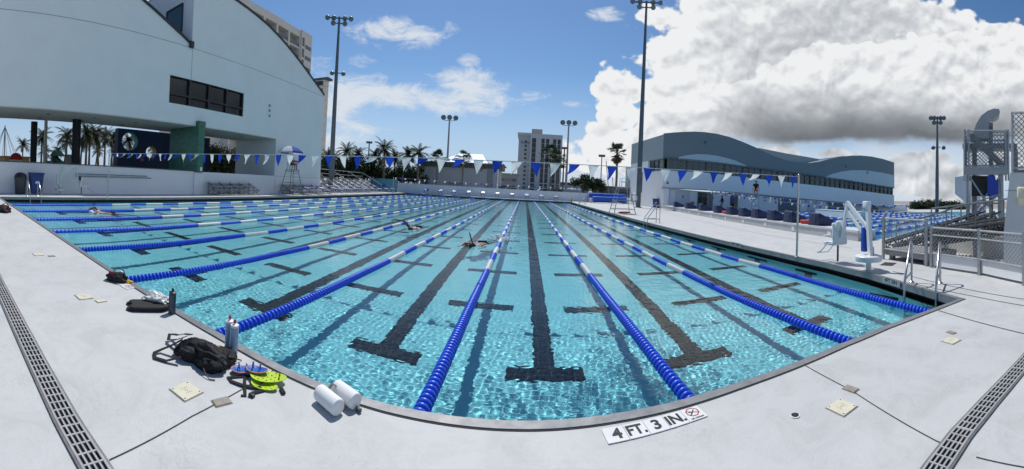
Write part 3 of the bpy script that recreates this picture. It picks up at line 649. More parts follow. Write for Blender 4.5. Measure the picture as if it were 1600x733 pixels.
# tan hut, sign and climbing ropes on the beach at far left
def beach_stuff():
    a=atd(12,244,44); t=thing('beach_hut','tan timber beach hut seen over the wall at far left','hut',(a.x,a.y,0),math.radians(10))
    MB().box(-2,3.2,-1.5,1.5,0,2.35).build('wall',M('tan timber',(.36,.22,.11),.8,0,.2,4),t,smooth=0); MB().box(-2.2,3.4,-1.7,1.7,2.353,2.5).build('roof',M('tan roof edge',(.25,.16,.09),.8),t,smooth=0)
    a=atd(25,244,33); t=thing('round_top_sign','red half-round sign board with a white strip standing by the beach hut','sign',(a.x,a.y,0),math.radians(-75))
    q=[(.62*math.cos(PI*k/14),0,2.0+.62*math.sin(PI*k/14)) for k in range(15)]
    MB().prism(q,(0,.06,0)).build('board',RED,t,smooth=0); b=MB()
    b.box(-.58,.58,-.005,.065,1.84,1.995); b.build('white_strip',WHITEP,t,smooth=0)
    for x in (-.5,.5): MB().box(x-.04,x+.04,0.01,.06,0,1.84).build('post',GALV,t)
    a=atd(8,196,60); t=thing('rope_climber','tall mast with guy ropes forming a climbing pyramid on the beach','climbing frame',(a.x,a.y,0))
    MB().tube([(0,0,0),(0,0,a.z)],.09,8).build('mast',GALVD,t); r=MB()
    for k in range(8):
        q=2*PI*k/8; r.tube([(0,0,a.z-.2),(3.4*math.cos(q),3.4*math.sin(q),0)],.035,5)
    r.build('rope_net',M('grey rope',(.12,.12,.12),.8),t)
    a=atd(72,190,30); t=thing('lamp_column','pale lamp column with a teal banner beyond the terrace','lamp post',(a.x,a.y,0))
    MB().lathe([(.16,0),(.13,a.z+1.5)],(0,0,0),12).build('pole',M('cream pole',(.5,.5,.44),.6),t); MB().box(-.32,-.14,-.02,.02,a.z-1.0,a.z-.1).build('banner',M('teal banner',(.05,.2,.18),.7),t,smooth=0)
    a=atd(100,249,30); t=thing('playground_slide','small dark green plastic slide behind the low wall','slide',(a.x,a.y,0),.6)
    MB().strap([(-.9,0,2.35),(-.3,0,1.9),(.3,0,1.2),(.9,0,.7),(1.4,0,.55)],.6,.05).build('chute',M('green plastic',(.02,.16,.09),.4),t); MB().box(-1.1,-.9,-.4,.4,0,2.35).build('ladder_frame',GALVD,t); MB().prism([(-1.2,-.45,2.36),(-.2,-.45,2.36),(-.7,-.45,2.85)],(0,.9,0)).build('roof',M('green plastic',(.02,.16,.09),.4),t,smooth=0)
    a=atd(108,243,29.6); t=thing('electrical_cabinet','grey steel cabinet beside the thick black column','cabinet',(a.x,a.y,0))
    MB().rbox((0,0,1.25),(.55,.5,2.5),.03).build('housing',GALVD,t); MB().box(-.24,.24,-.262,-.252,.3,2.3).build('door',GALV,t,smooth=0)
    a=atd(85,250,31); t=thing('picnic_table','dark picnic table just above the low wall','table',(a.x,a.y,0),.5)
    MB().box(-.9,.9,-.4,.4,1.9,1.97).build('top',GALVD,t,smooth=0)
    for x in (-.7,.7): MB().box(x-.04,x+.04,-.3,.3,0,1.9).build('leg',GALVD,t,smooth=0)
beach_stuff()
# ------------------------------------------------------------------ apartment towers behind the left building
CREAMW=M('cream tower render',(.70,.67,.62),.8,0,.05,.2)
RAIL=M('blue glass balustrade',(.05,.09,.15),.2)
def tower_a():
    X0=-62.0
    O=Vector((X0,0,0)); t=thing('apartment_tower','cream apartment tower with recessed balconies rising behind the left building','building',(X0,50,0))
    p0=atx(400,12,X0); p1=atx(470,48,X0); p2=atx(486,58,X0); y0,y1,y2=p0.y-50,p1.y-50,p2.y-50
    zt=p1.z; fl=3.1
    # facade with balcony bays: frame columns and slabs in front of recessed wall
    MB().box(-22,-2.2,atx(338,100,X0).y-50,y1,0,zt).build('wall',CREAMW,t,smooth=0)
    bayw=5.2; nb=int((y1-(atx(338,100,X0).y-50))/5.2)
    fr=MB()
    for k in range(nb+1): fr.box(-2.198,0,y1-bayw*k-.35,y1-bayw*k+.35,0,zt-.004)
    for f in range(int(zt/fl)+1): fr.box(-2.196,-.06,y1-bayw*nb,y1-.004,zt-1.9-fl*f-.22,zt-1.9-fl*f+.22) if f else fr.box(-2.196,.01,y1-bayw*nb,y1-.004,zt-1.9,zt-.002)
    fr.build('balcony_frame',CREAMW,t,smooth=0)
    n=0
    for f in range(1,12):
        for k in range(min(4,nb)):
            yc=y1-bayw*(k+.5); zb=zt-1.9-fl*f-.22+.44
            MB().box(-.2,-.12,yc-bayw/2+.36,yc+bayw/2-.36,zb,zb+.95).build('balustrade',RAIL,t,smooth=0)
            w=MB().box(-2.19,-2.12,yc-1.3,yc+.9,zb,zb+2.15).build('balcony_door',GLASSD,t,smooth=0)
    MB().box(-8,-3,y1-12,y1-3,zt,zt+2.2).build('plant_room',CREAMW,t,smooth=0)
    for k in range(3): MB().box(-2,-1.2,y1-12+k*3,y1-10.6+k*3,zt,zt+.5).build('roof_vent',GALVD,t,smooth=0)
    # end bay, stepped forward
    MB().box(-12,.5,y1+.004,y2,0,zt+.2).build('end_bay',CREAMW,t,smooth=0)
    for f in range(12):
        z=zt-4.2-fl*f
        MB().box(.502,.56,y1+.4,y1+1.4,z,z+2.4).build('window',GLASSD,t,smooth=0)
        MB().box(.502,.58,y1+1.9,y2-.5,z-.3,z+.75).build('balustrade',RAIL,t,smooth=0)
tower_a()
def tower_b():
    Y0=118; a=aty(484,108,Y0); b=aty(513,121,Y0); t=thing('balcony_tower','second cream tower with a ladder of projecting balconies beside the floodlight pole','building',(b.x,Y0,0))
    w=b.x-a.x
    MB().box(-w-14,-1.2,0,2.5,0,b.z-.7).build('wall',CREAMW,t,smooth=0)
    MB().box(-w-14.4,.3,-.8,2.8,b.z-.7,b.z+.0).build('roof',M('dark roof slab',(.10,.10,.10),.8),t,smooth=0)
    for k in range(14):
        z=b.z-3.2-2.9*k
        if z<2: break
        MB().box(-w-2,.4,-1.1,-.003,z-.15,z+.1).build('balcony_slab',CREAMW,t,smooth=0)
        MB().box(-.9,.3,-1.12,-.003,z+.1,z+1.1).build('balustrade',CREAMW,t,smooth=0)
        MB().box(-w+.2,-2.2,-.06,-.003,z+.3,z+2.2).build('window',GLASSD,t,smooth=0)
tower_b()
# ------------------------------------------------------------------ far wall, service building, hotel and skyline
def far_wall():
    t=thing('end_wall','low white wall closing the far end of the pool','wall',(-19.8,55.2,0))
    xe=aty(922,300,55.2).x
    MB().prism([(0,0,0),(xe+19.8,0,0),(xe+19.8,0,1.28),(0,0,1.42)],(0,.3,0)).build('wall_body',LBW,t,smooth=0)
    MB().prism([(-.02,-.03,1.424),(xe+19.82,-.03,1.284),(xe+19.82,-.03,1.33),(-.02,-.03,1.47)],(0,.36,0)).build('coping',LBW,t,smooth=0)
far_wall()
def side_wall():
    # behind the bleachers, left corner
    t=thing('corner_wall','white wall behind the bleacher stand at the far left corner','wall',(-22.9,33.5,0))
    MB().box(-.3,0,0,22,0,1.5).build('wall_body',LBW,t,smooth=0)
    MB().box(-.33,.03,-.02,22.02,1.503,1.56).build('coping',LBW,t,smooth=0)
side_wall()
def teal_wall():
    a=aty(579,296,51.5); b=aty(620,296,51.5); t=thing('curved_screen_wall','short curved teal screen wall in the far left corner of the deck','wall',(a.x,51.5,0))
    w=b.x-a.x; pts=[]
    for k in range(15):
        u=k/14; pts.append((u*w,-.9*math.sin(PI*u)))
    mb=MB()
    for (x0,y0),(x1,y1) in zip(pts[:-1],pts[1:]): mb.add([(x0,y0,0),(x1,y1,0),(x1,y1,1.95),(x0,y0,1.95),(x0,y0+.25,0),(x1,y1+.25,0),(x1,y1+.25,1.95),(x0,y0+.25,1.95)],[(0,1,2,3),(7,6,5,4),(3,2,6,7)])
    mb.build('wall_body',M('teal render',(.10,.26,.31),.7,0,.06,1.5),t,smooth=30)
    MB().box(w*.53,w*.65,-1.2,-.95,.55,1.0).build('blue_fixture',BLUEP,t,smooth=0)
teal_wall()
def service_building():
    Y0=64; a=aty(657,272,Y0); b=aty(779,272,Y0); t=thing('service_building','low grey service building with louvred eaves and pale sloping roof','building',(a.x,Y0,0)); w=b.x-a.x; zt=aty(720,262,Y0).z
    G=M('grey block wall',(.40,.415,.43),.8,0,.08,1); MB().box(0,w,0,9,0,zt).build('wall',G,t,smooth=0)
    e=MB(); 
    for k in range(int(w/.3)): e.box(k*.3,k*.3+.2,-.35,-.05,zt+.01,zt+.75)
    e.box(0,w+.6,-.049,9,zt+.002,zt+.75); e.build('louvre_band',M('brown louvres',(.13,.125,.115),.7,0,.2,3),t,smooth=0)
    MB().box(-.2,w+.9,-.5,9.3,zt+.753,zt+.93).build('eaves',M('grey eaves',(.2,.2,.2),.6),t,smooth=0)
    r=MB(); x0=aty(690,250,Y0).x-a.x; x1=aty(745,250,Y0).x-a.x
    r.add([(x0-.6,0.4,zt+.95),(x1+2,0.4,zt+.95),(x1+.2,7,zt+3.1),(x0+1.8,7,zt+3.1),(x0-.6,8,zt+.95),(x1+2,8,zt+.95)],[(0,1,2,3),(0,3,4),(1,5,2),(3,2,5,4)])
    r.build('roof',M('pale metal roof',(.52,.58,.66),.35,.3,.05,2),t,smooth=0)
    MB().box(w-1.2,w-.7,.2,.7,zt+.933,zt+1.4).build('roof_vent',GALVD,t,smooth=0)
    for x in (.36,.47,.83): MB().box(w*x,w*x+1.3,-.06,-.003,1.5,2.0).build('wall_vent',GALVD,t,smooth=0)
    MB().box(w*.86,w*.93,-.08,-.004,0,zt-.2).build('door',GALVD,t,smooth=0)
    MB().box(w*.985,w*1.0,-.2,-.005,0,zt).build('corner_pipe',WHITE,t,smooth=0)
    for x in (.72,.78): MB().rbox((w*x,-.15,zt-.35),(.4,.25,.22),.04).build('wall_lamp',GALVD,t)
service_building()
def hotel():
    Y0=175; a=aty(809,250,Y0); t=thing('hotel_tower','tall white hotel tower with dark vertical window strips behind the far wall','building',(a.x,Y0,0))
    def P(x,y): q=aty(x,y,Y0); return q.x-a.x,q.z
    H=M('white hotel render',(.55,.56,.58),.8,0,.04,.05); H2=M('pale grey hotel render',(.46,.475,.50),.8,0,.04,.05)
    x1,z1=P(829,212); x2,z2=P(852,206); x3,z3=P(879,212); zc=P(840,205)[1]
    MB().box(0,x1,0,16,0,z1).build('wing',H2,t,smooth=0)
    MB().box(x1+.003,x3,-1.2,18,0,z3).build('wall',H,t,smooth=0)
    MB().box(x1+.5,x1+(x2-x1)*.8,-1.0,8,z3+.003,zc+.8).build('lift_tower',M('pale lift tower',(.5,.47,.43),.8),t,smooth=0)
    MB().box(-.6,x1+.2,-.7,16,z1+.003,z1+1.2).build('cornice',H,t,smooth=0)
    DW=M('dark hotel glazing',(.02,.025,.03),.15)
    strips=[(P(834,230)[0],1.9),(P(848,230)[0],1.5),(P(855,230)[0],1.5),(P(866,230)[0],1.5),(P(873,230)[0],1.5)]
    for sx,sw in strips:
        for k in range(14): MB().box(sx-sw/2,sx+sw/2,-1.26,-1.204,z3-3.0-2.35*k-1.35,z3-3.0-2.35*k+(.85 if k<9 else .5)).build('window',DW,t,smooth=0)
    for k in range(13): MB().box(x1-2.6,x1-1.5,-.06,-.004,z1-3.4-2.0*k,z1-2.4-2.0*k).build('window',DW,t,smooth=0)
    # sign band near the top of the wing: plain dark marks, unreadable at this distance
    f=MB(); r=random.Random(3)
    x=1.2
    for k in range(8): f.box(x,x+.75,-.05,-.004,z1-3.9+.0,z1-3.0+(.3 if k==0 else 0)); x+=1.0
    f.build('sign_band',M('slate sign',(.16,.2,.27),.6),t,smooth=0)
    for z in (2.5,4.4): MB().box(x3+.01,x3+14,1,12,z-1.6,z).build('podium',H2,t,smooth=0)
    MB().box(x3+.5,x3+16,.4,12.5,4.41,5.6).build('podium_roof',M('blue grey roof',(.06,.08,.12),.6),t,smooth=0)
hotel()
def skyline():
    BG=M('pale office render',(.34,.34,.34),.8,0,.05,.1); BR=M('brown office render',(.3,.27,.23),.8,0,.05,.1)
    spec=[(779,809,272,150,BG,'low pale office block between the service building and the hotel'),(985,1001,262,300,BR,'distant tan high-rise tower beside the tall floodlight pole'),(935,985,292,140,M('grey roof shed',(.13,.14,.15),.7),'long dark grey shed roof behind the blue pool cover rollers')]
    for x0,x1,yt,Y0,m,lab in spec:
        a=aty(x0,yt,Y0); b=aty(x1,yt,Y0); t=thing('office_building',lab,'building',(a.x,Y0,0)); w=b.x-a.x
        MB().box(0,w,0,14,0,a.z).build('wall',m,t,smooth=0)
        k=0; z=a.z-1.6
        while z>2:
            MB().box(.6,w-.6,-.05,-.004,z-1.1,z).build('window_band',GLASSD,t,smooth=0); z-=3.0; k+=1
        MB().box(-.4,w+.4,-.4,14.4,a.z+.003,a.z+.5).build('roof',m,t,smooth=0)
skyline()
# ------------------------------------------------------------------ wave roofed building on the right
A=Vector((15.45,38.95)); dB=ray(1395,300); kB=54.0/math.hypot(dB.x,dB.y); Bp=Vector((dB.x*kB,dB.y*kB)); U=(Bp-A).normalized(); NV=Vector((U.y,-U.x))   # NV points to the pool
if NV.y>0: NV=-NV
def facp(x,y,off=0.0):
    d=ray(x,y); o=A+NV*off; t=(NV.dot(o))/(NV.dot(Vector((d.x,d.y)))); q=Vector((d.x*t,d.y*t)); return ((q-A).dot(U), CAMZ+d.z*t)
def wave_building():
    ang=math.atan2(U.y,U.x); t=thing('wave_roof_building','white two-storey building with dark wave-shaped roof band and ribbon windows','building',(A.x,A.y,0),ang)
    # local: +x along the facade, -y towards the pool (if NV is -90 deg from U)
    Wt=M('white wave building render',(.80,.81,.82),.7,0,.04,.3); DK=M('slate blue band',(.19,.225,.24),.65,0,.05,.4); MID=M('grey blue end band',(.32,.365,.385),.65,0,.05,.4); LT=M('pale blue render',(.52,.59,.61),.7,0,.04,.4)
    P=lambda pts:[facp(*p) for p in pts]
    wt=P([(1036,247),(1100,252.5),(1180,263),(1250,272),(1320,282),(1397,294.5)])   # ribbon top
    wb=P([(1036,266),(1100,269.5),(1180,279),(1250,287),(1320,295),(1397,305)])   # ribbon bottom
    lg=P([(1034,293),(1100,296),(1180,303),(1250,310),(1320,316),(1397,324)])     # ledge
    top=P([(1037,208.5),(1052,207),(1070,206),(1085,205.6),(1100,206.3),(1120,209),(1140,214),(1160,221.5),(1180,230),(1197,238.5),(1213,245.5),(1232,251.5),(1250,254.3),(1265,254.6),(1280,252.7),(1297,248),(1313,244.8),(1330,243.2),(1345,243),(1362,244.6),(1380,248.5),(1397,254)])
    L_=wt[-1][0]; D=16.0
    def pr(mb,poly,y0,dy): mb.prism([(s,y0,z) for s,z in poly],(0,dy,0))
    m=MB(); pr(m,[lg[0]]+lg[1:]+wb[::-1],0,.5); pr(m,[(s,z) for s,z in [lg[0],lg[-1],(lg[-1][0],-.1),(0,-.1)]],.55,.5); m.box(0,L_,1.06,D,-.1,2.1); m.build('wall',Wt,t,smooth=0)
    m=MB(); pr(m,wt+top[::-1],-.02,D); m.build('wave_roof',DK,t,smooth=0)
    # pale hills laid proud of the dark band
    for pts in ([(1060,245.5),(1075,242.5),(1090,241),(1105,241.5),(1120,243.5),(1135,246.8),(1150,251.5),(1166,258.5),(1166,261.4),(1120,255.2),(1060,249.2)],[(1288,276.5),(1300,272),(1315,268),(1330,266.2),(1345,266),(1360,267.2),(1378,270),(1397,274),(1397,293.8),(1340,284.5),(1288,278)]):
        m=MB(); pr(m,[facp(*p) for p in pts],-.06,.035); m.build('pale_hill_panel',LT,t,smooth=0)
    # end face on the left, turned towards the pool
    zt=top[0][1]; ew=Vector((-.75,11.0)); ex_,ey_=ew.dot(U),-ew.dot(NV)
    def foot(mb,u0,u1,g,z0,z1,back=7.0,y0=.06):
        a_=(ex_*u0-g,max(y0,ey_*u0)); b_=(ex_*u1-g,ey_*u1); mb.prism([(a_[0],a_[1],z0),(b_[0],b_[1],z0),(max(b_[0]+back,.6),b_[1],z0),(max(a_[0]+back,.6) if u0>0 else .6,a_[1],z0)],(0,0,z1-z0))
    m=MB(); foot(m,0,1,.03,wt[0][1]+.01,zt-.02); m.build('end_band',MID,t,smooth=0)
    m=MB(); foot(m,0,1,.02,-.1,wb[0][1],7.0,.07); foot(m,.42,1,.018,wb[0][1]+.003,wt[0][1],6.5); m.build('end_wall',Wt,t,smooth=0)
    f=MB()
    for i in range(4):
        u=.04+.38*i/3; f.box(ex_*u-.06,ex_*u+.06,ey_*u-.04+.08,ey_*u+.04+.08,wb[0][1]+.005,wt[0][1])
    for z in (wb[0][1]+.05,wt[0][1]-.06): f.prism([(ex_*.03,ey_*.03+.06,z-.05),(ex_*.42,ey_*.42,z-.05),(ex_*.42,ey_*.42,z+.05),(ex_*.03,ey_*.03+.06,z+.05)],(.08,0,0))
    wf=f.build('end_window',M('pale window frame',(.15,.18,.18),.5,.2),t,smooth=0); MB().prism([(ex_*.03+.1,ey_*.03+.06,wb[0][1]+.004),(ex_*.42+.1,ey_*.42,wb[0][1]+.004),(ex_*.42+.1,ey_*.42,wt[0][1]),(ex_*.03+.1,ey_*.03+.06,wt[0][1])],(.02,0,0)).build('pane',GLASSG,wf,smooth=0)
    m=MB(); m.box(-.45,L_,-.12,.5,lg[0][1]-.2,lg[0][1]-.1) if 0 else None
    q=[(s,z) for s,z in lg]; m=MB(); m.prism([(s,-.14,z-.09) for s,z in q]+[(s,-.14,z-.01) for s,z in q[::-1]],(0,.66,0)); m.build('ledge',M('grey ledge',(.3,.33,.35),.6),t,smooth=0)
    # cornice line over the ribbon
    m=MB(); m.prism([(s,-.16,z) for s,z in wt]+[(s,-.16,z+.09) for s,z in wt[::-1]],(0,.13,0)); m.build('cornice',M('dark grey ledge',(.12,.14,.15),.6),t,smooth=0)
    # ribbon windows
    nW=14; s0,s1=.35,L_-.25
    fb=lambda s,Q: float(np.interp(s,[a for a,b in Q],[b for a,b in Q]))
    for k in range(nW):
        a=s0+(s1-s0)*k/nW; b=s0+(s1-s0)*(k+1)/nW; f=MB(); w=.05
        za,zb,ya,yb=fb(a,wb),fb(b,wb),fb(a,wt),fb(b,wt)
        for i in range(4):
            u=i/3; s=a+(b-a)*u; z0=za+(zb-za)*u; z1=ya+(yb-ya)*u; ww=.07 if i in(0,3) else .03
            f.box(s-ww,s+ww-.002,.03,.16,z0,z1)
        for v in (0.02,.66,.98): f.prism([(a,.04,za+(ya-za)*v-w),(b,.04,zb+(yb-zb)*v-w),(b,.04,zb+(yb-zb)*v+w*.6),(a,.04,za+(ya-za)*v+w*.6)],(0,.1,0))
        wf=f.build('window',M('pale window frame',(.15,.18,.18),.5,.2),t,smooth=0)
        MB().prism([(a,.2,za),(b,.2,zb),(b,.2,yb),(a,.2,ya)],(0,.03,0)).build('pane',GLASSG,wf,smooth=0)
    MB().box(.3,L_,.6,1.0,wb[0][1]-2,wb[-1][1]) if 0 else None
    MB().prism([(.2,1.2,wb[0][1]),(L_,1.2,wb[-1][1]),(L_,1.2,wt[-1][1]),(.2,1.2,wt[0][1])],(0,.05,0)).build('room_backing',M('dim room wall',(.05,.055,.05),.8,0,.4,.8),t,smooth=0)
    # ground floor doors and flat grey bay panels
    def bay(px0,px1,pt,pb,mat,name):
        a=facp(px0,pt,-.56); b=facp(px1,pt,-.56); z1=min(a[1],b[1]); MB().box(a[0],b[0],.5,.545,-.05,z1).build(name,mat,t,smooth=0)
    DOORG=M('white steel door',(.58,.6,.63),.5); BAYG=M('grey bay panel',(.14,.175,.185),.6,0,.2,6); 
    bay(1055,1066,298,325,DOORG,'door'); bay(1067,1078,298,325,DOORG,'door')
    bay(1090,1106,300,325,GLASSG,'glass_door'); bay(1107,1114,300,325,M('grey door reveal',(.2,.21,.22),.6),'door_reveal'); bay(1141,1153,304,326,GLASSG,'glass_door')
    bay(1216,1250,309,333,BAYG,'grey_bay'); bay(1262,1280,311,334,DOORG,'door'); bay(1294,1318,314,336,BAYG,'grey_bay'); bay(1330,1345,316,336,DOORG,'door'); bay(1352,1372,318,337,GLASSD,'glass_door')
    for px,py in ((1067,307),(1114,309),(1240,314)): 
        s,z=facp(px,py,-.56); MB().rbox((s,.47,z),(.16,.06,.22),.02).build('call_box',GALVD,t)
    for px,py in ((1043,286),(1102,223),(1322,260),(1355,270)):
        s,z=facp(px,py,.02); MB().lathe([(.14,0),(.12,.1),(.05,.16)],(s,-.06,z),12,R=rotx(PI/2)).build('wall_lamp',GALVD,t)
    # second wave and plant screen further back
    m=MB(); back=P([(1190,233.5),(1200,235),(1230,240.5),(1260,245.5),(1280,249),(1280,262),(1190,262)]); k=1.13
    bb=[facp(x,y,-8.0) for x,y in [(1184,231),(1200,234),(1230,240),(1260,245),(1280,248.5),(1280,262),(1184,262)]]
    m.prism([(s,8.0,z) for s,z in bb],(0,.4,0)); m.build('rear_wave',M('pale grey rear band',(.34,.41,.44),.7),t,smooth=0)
    bb=[facp(x,y,-12.0) for x,y in [(1280,248.5),(1318,243.5),(1318,256),(1280,258)]]
    m=MB(); m.prism([(s,12.0,z) for s,z in bb],(0,.4,0)); m.build('plant_screen',Wt,t,smooth=0)
    # right hand low annex
    a=facp(1397,310); b=facp(1424,322); MB().box(a[0]+.01,b[0]+1,2,9,-.1,b[1]+.2).build('annex',Wt,t,smooth=0)
wave_building()
# ------------------------------------------------------------------ floodlight poles
def flood_pole(name,label,px,pbase,ptop,dist,heads,lower=True,rb=.28,rt=.12,grp='floodlight poles round the pool'):
    b=atd(px,pbase,dist); tp=atd(px+(ptop[0]-px),ptop[1],dist)
    t=thing(name,label,'floodlight pole',(b.x,b.y,0),math.atan2(-b.x,b.y) ,grp)
    H=tp.z
    MB().lathe([(rb,0),(rb*.96,H*.3),(rb*.75,H*.62),(rt,H)],(0,0,0),14).build('pole',POLE if heads!='round' else CONCP,t)
    MB().lathe([(rb*1.5,0),(rb*1.5,.08),(rb*1.1,.1)],(0,0,0),14).build('base_plate',GALVD,t)
    if heads=='sport':
        MB().obox((0,0,H-.15),(3.4*H/24,.12,.12)).build('cross_arm',POLE,t); MB().obox((0,0,H-.75),(2.0*H/24,.1,.1)).build('cross_arm',POLE,t)
        LENS=M('floodlight lens',(.16,.17,.18),.3,.2)
        for x,z in ((-1.6,-.15),(-.75,-.15),(.75,-.15),(1.6,-.15),(-.8,-.75),(.8,-.75)):
            h=MB(); R=rotx(math.radians(-48)); s=H/24
            h.lathe([(.10,.26),(.24,.22),(.29,.0),(.29,-.05)],(x*s,-.3*s,H+z-.1),14,R=R); hd=h.build('lamp_head',POLE,t); MB().lathe([(.27,-.055),(.27,-.065)],(x*s,-.3*s,H+z-.1),14,R=R).build('lens',LENS,hd)
        if lower:
            z=H*.68; MB().obox((0,0,z),(1.6*H/24,.09,.09)).build('cross_arm',POLE,t)
            for x in (-.5,.8):
                h=MB(); h.lathe([(.08,.26),(.2,.2),(.27,-.05)],(x,-.25,z-.12),12,R=rotx(math.radians(-40))); h.build('lamp_head',POLE,t)
        if rb>.25:
            for z,s in ((2.5,1.6),(3.6,.8)): MB().rbox((.1,-rb-.1,z),(.55,.3,s),.03).build('control_box',POLE,t)
    elif heads=='round':
        MB().tube([(-1.25,0,H-.35),(-.9,0,H-.55),(.9,0,H-.55),(1.25,0,H-.35)],.06,8).build('cross_arm',CONCP,t)
        for x in (-1.2,0,1.2):
            h=MB(); h.lathe([(.1,.3),(.42,.22),(.5,0),(.5,-.08)],(x,-.15,H+.05 if x==0 else H+.0),16,R=rotx(math.radians(-75))); hd=h.build('lamp_head',GALVD,t); MB().lathe([(.45,-.085),(.45,-.095)],(x,-.15,H+.05 if x==0 else H),16,R=rotx(math.radians(-75))).build('lens',M('floodlight lens',(.16,.17,.18),.3,.2),hd)
    else:
        MB().obox((0,0,H-.05),(1.1,.5,.35)).build('lamp_head',POLE,t)
    return t
flood_pole('floodlight_pole','tallest grey floodlight pole, standing at the corner of the wave-roofed building',997,322,(1014,2),42,'sport',False)
flood_pole('floodlight_pole','tall grey floodlight pole just right of the pale sea green building',516,297,(524,26),43,'sport')
flood_pole('floodlight_pole','grey floodlight pole between the wave-roofed building and the platform tower',1464,330,(1480,182),46,'sport',True,.24,.1)
flood_pole('stadium_lamp','concrete pole with three round lamps above the grey service building',697,290,(700,184),72,'round',False,.24,.14,'round floodlights beyond the far wall')
flood_pole('stadium_lamp','concrete pole with three round lamps right of the hotel tower',884,295,(887,192),72,'round',False,.24,.14,'round floodlights beyond the far wall')
flood_pole('street_lamp','shorter pole with one box lamp right of the hotel tower',879,295,(881,231),66,'box',False,.16,.12,'street lamps')
flood_pole('street_lamp','slim pole with one box lamp rising over the palms behind the bleachers',574,280,(575,222),66,'box',False,.16,.1,'street lamps')
flood_pole('street_lamp','thin bare pole standing left of the round-crowned palm',938,300,(939,243),60,'box',False,.1,.08,'street lamps')
# ------------------------------------------------------------------ backstroke flags
def cloth(name,c,tr):
    m=M(name,c,.75,0,.08,8); N=m.node_tree.nodes; L=m.node_tree.links; t=N.new('ShaderNodeBsdfTranslucent'); t.inputs['Color'].default_value=(*c,1); mx=N.new('ShaderNodeMixShader'); mx.inputs[0].default_value=tr
    L.new(N['Principled BSDF'].outputs[0],mx.inputs[1]); L.new(t.outputs[0],mx.inputs[2]); L.new(mx.outputs[0],N['Material Output'].inputs['Surface']); return m
PB=cloth('blue pennant cloth',(.014,.06,.46),.4); PW=cloth('white pennant cloth',(.78,.79,.78),.45)
CORD=M('white cord',(.6,.6,.58),.7)
def flag_line(label,a,b,sag,n,size,width,seed=1,grp='strings of backstroke flags'):
    r=random.Random(seed); a=Vector(a); b=Vector(b); t=thing('flag_line',label,'flag line',a,0,grp); d=b-a
    def pt(u): return d*u+Vector((0,0,-sag*4*u*(1-u)))
    MB().tube([pt(k/40) for k in range(41)],.008 if width>.15 else .02,5).build('cord',CORD,t)
    for k in range(n):
        u=(k+.5)/n; w=width/d.length/2; p0,p1=pt(u-w),pt(u+w); dirn=(p1-p0).normalized(); nn=Vector((dirn.y,-dirn.x,0)).normalized()
        fold=r.gauss(-1.1,.5)*(1 if d.x>0 else -1); lift=max(-.1,r.gauss(.28 if u>.3 else .75-u,.22)); 
        if r.random()<.10: lift=r.uniform(.7,1.05)
        curl=r.uniform(.2,.9)*r.choice((-1,1))
        m=MB(); nu,nv=6,8
        def f(uu,vv):
            half=(1-vv); base=p0.lerp(p1,.5+(uu-.5)*half)
            ang=lift*(.35+.65*vv)
            down=Vector((0,0,-1))*math.cos(ang)+(nn*curl*.8+dirn*fold*.5).normalized()*math.sin(ang)
            wob=.05*size*math.sin(5*vv+k)*(uu-.5)*2
            return base+down*size*vv+nn*wob+nn*.10*size*math.sin(PI*uu)*vv*curl
        m.grid(f,nu,nv); o=m.build('pennant',PB if k%2 else PW,t,smooth=60)
    return t
LP0=atz(168,310); RP0=atz(1245,402)
def flag_pole(label,p,z): 
    t=thing('flag_pole',label,'pole',(p.x,p.y,0),0,'poles carrying the near flag line')
    MB().lathe([(.03,0),(.03,z)],(0,0,0),12).build('pole',STEEL,t); MB().lathe([(.06,0),(.06,.015),(.036,.03)],(0,0,0),14).build('deck_flange',STEEL,t); MB().sphere((0,0,z),.036).build('pole_cap',STEEL,t)
    return t
lz=atx(169.4,238.5,LP0.x).z; rz_=aty(1251.3,274,RP0.y).z
flag_pole('thin steel pole on the left deck holding one end of the near flag line',LP0,lz); flag_pole('thin steel pole on the right deck holding one end of the near flag line',RP0,rz_)
flag_line('near string of blue and white pennants crossing above the whole pool',(LP0.x,LP0.y,lz-.03),(RP0.x,RP0.y,rz_-.04),.13,60,.30,.225,4)
fa=aty(645,281,47.8); fb=aty(905,287,47.8)
flag_line('far string of tiny pennants above the far end of the pool',(XL-.6,47.8,2.15),(7.2,47.8,2.0),.12,36,.34,.24,5)
for p,lab in ((Vector((XL-.6,47.8,0)),'slim far pole in the left corner holding the far flag line'),(Vector((7.2,47.8,0)),'slim far pole near the right corner holding the far flag line')):
    t=thing('flag_pole',lab,'pole',p,0,'poles carrying the far flag line'); MB().lathe([(.035,0),(.035,2.2)],(0,0,0),8).build('pole',STEEL,t); MB().lathe([(.08,0),(.08,.03)],(0,0,0),8).build('deck_flange',STEEL,t)
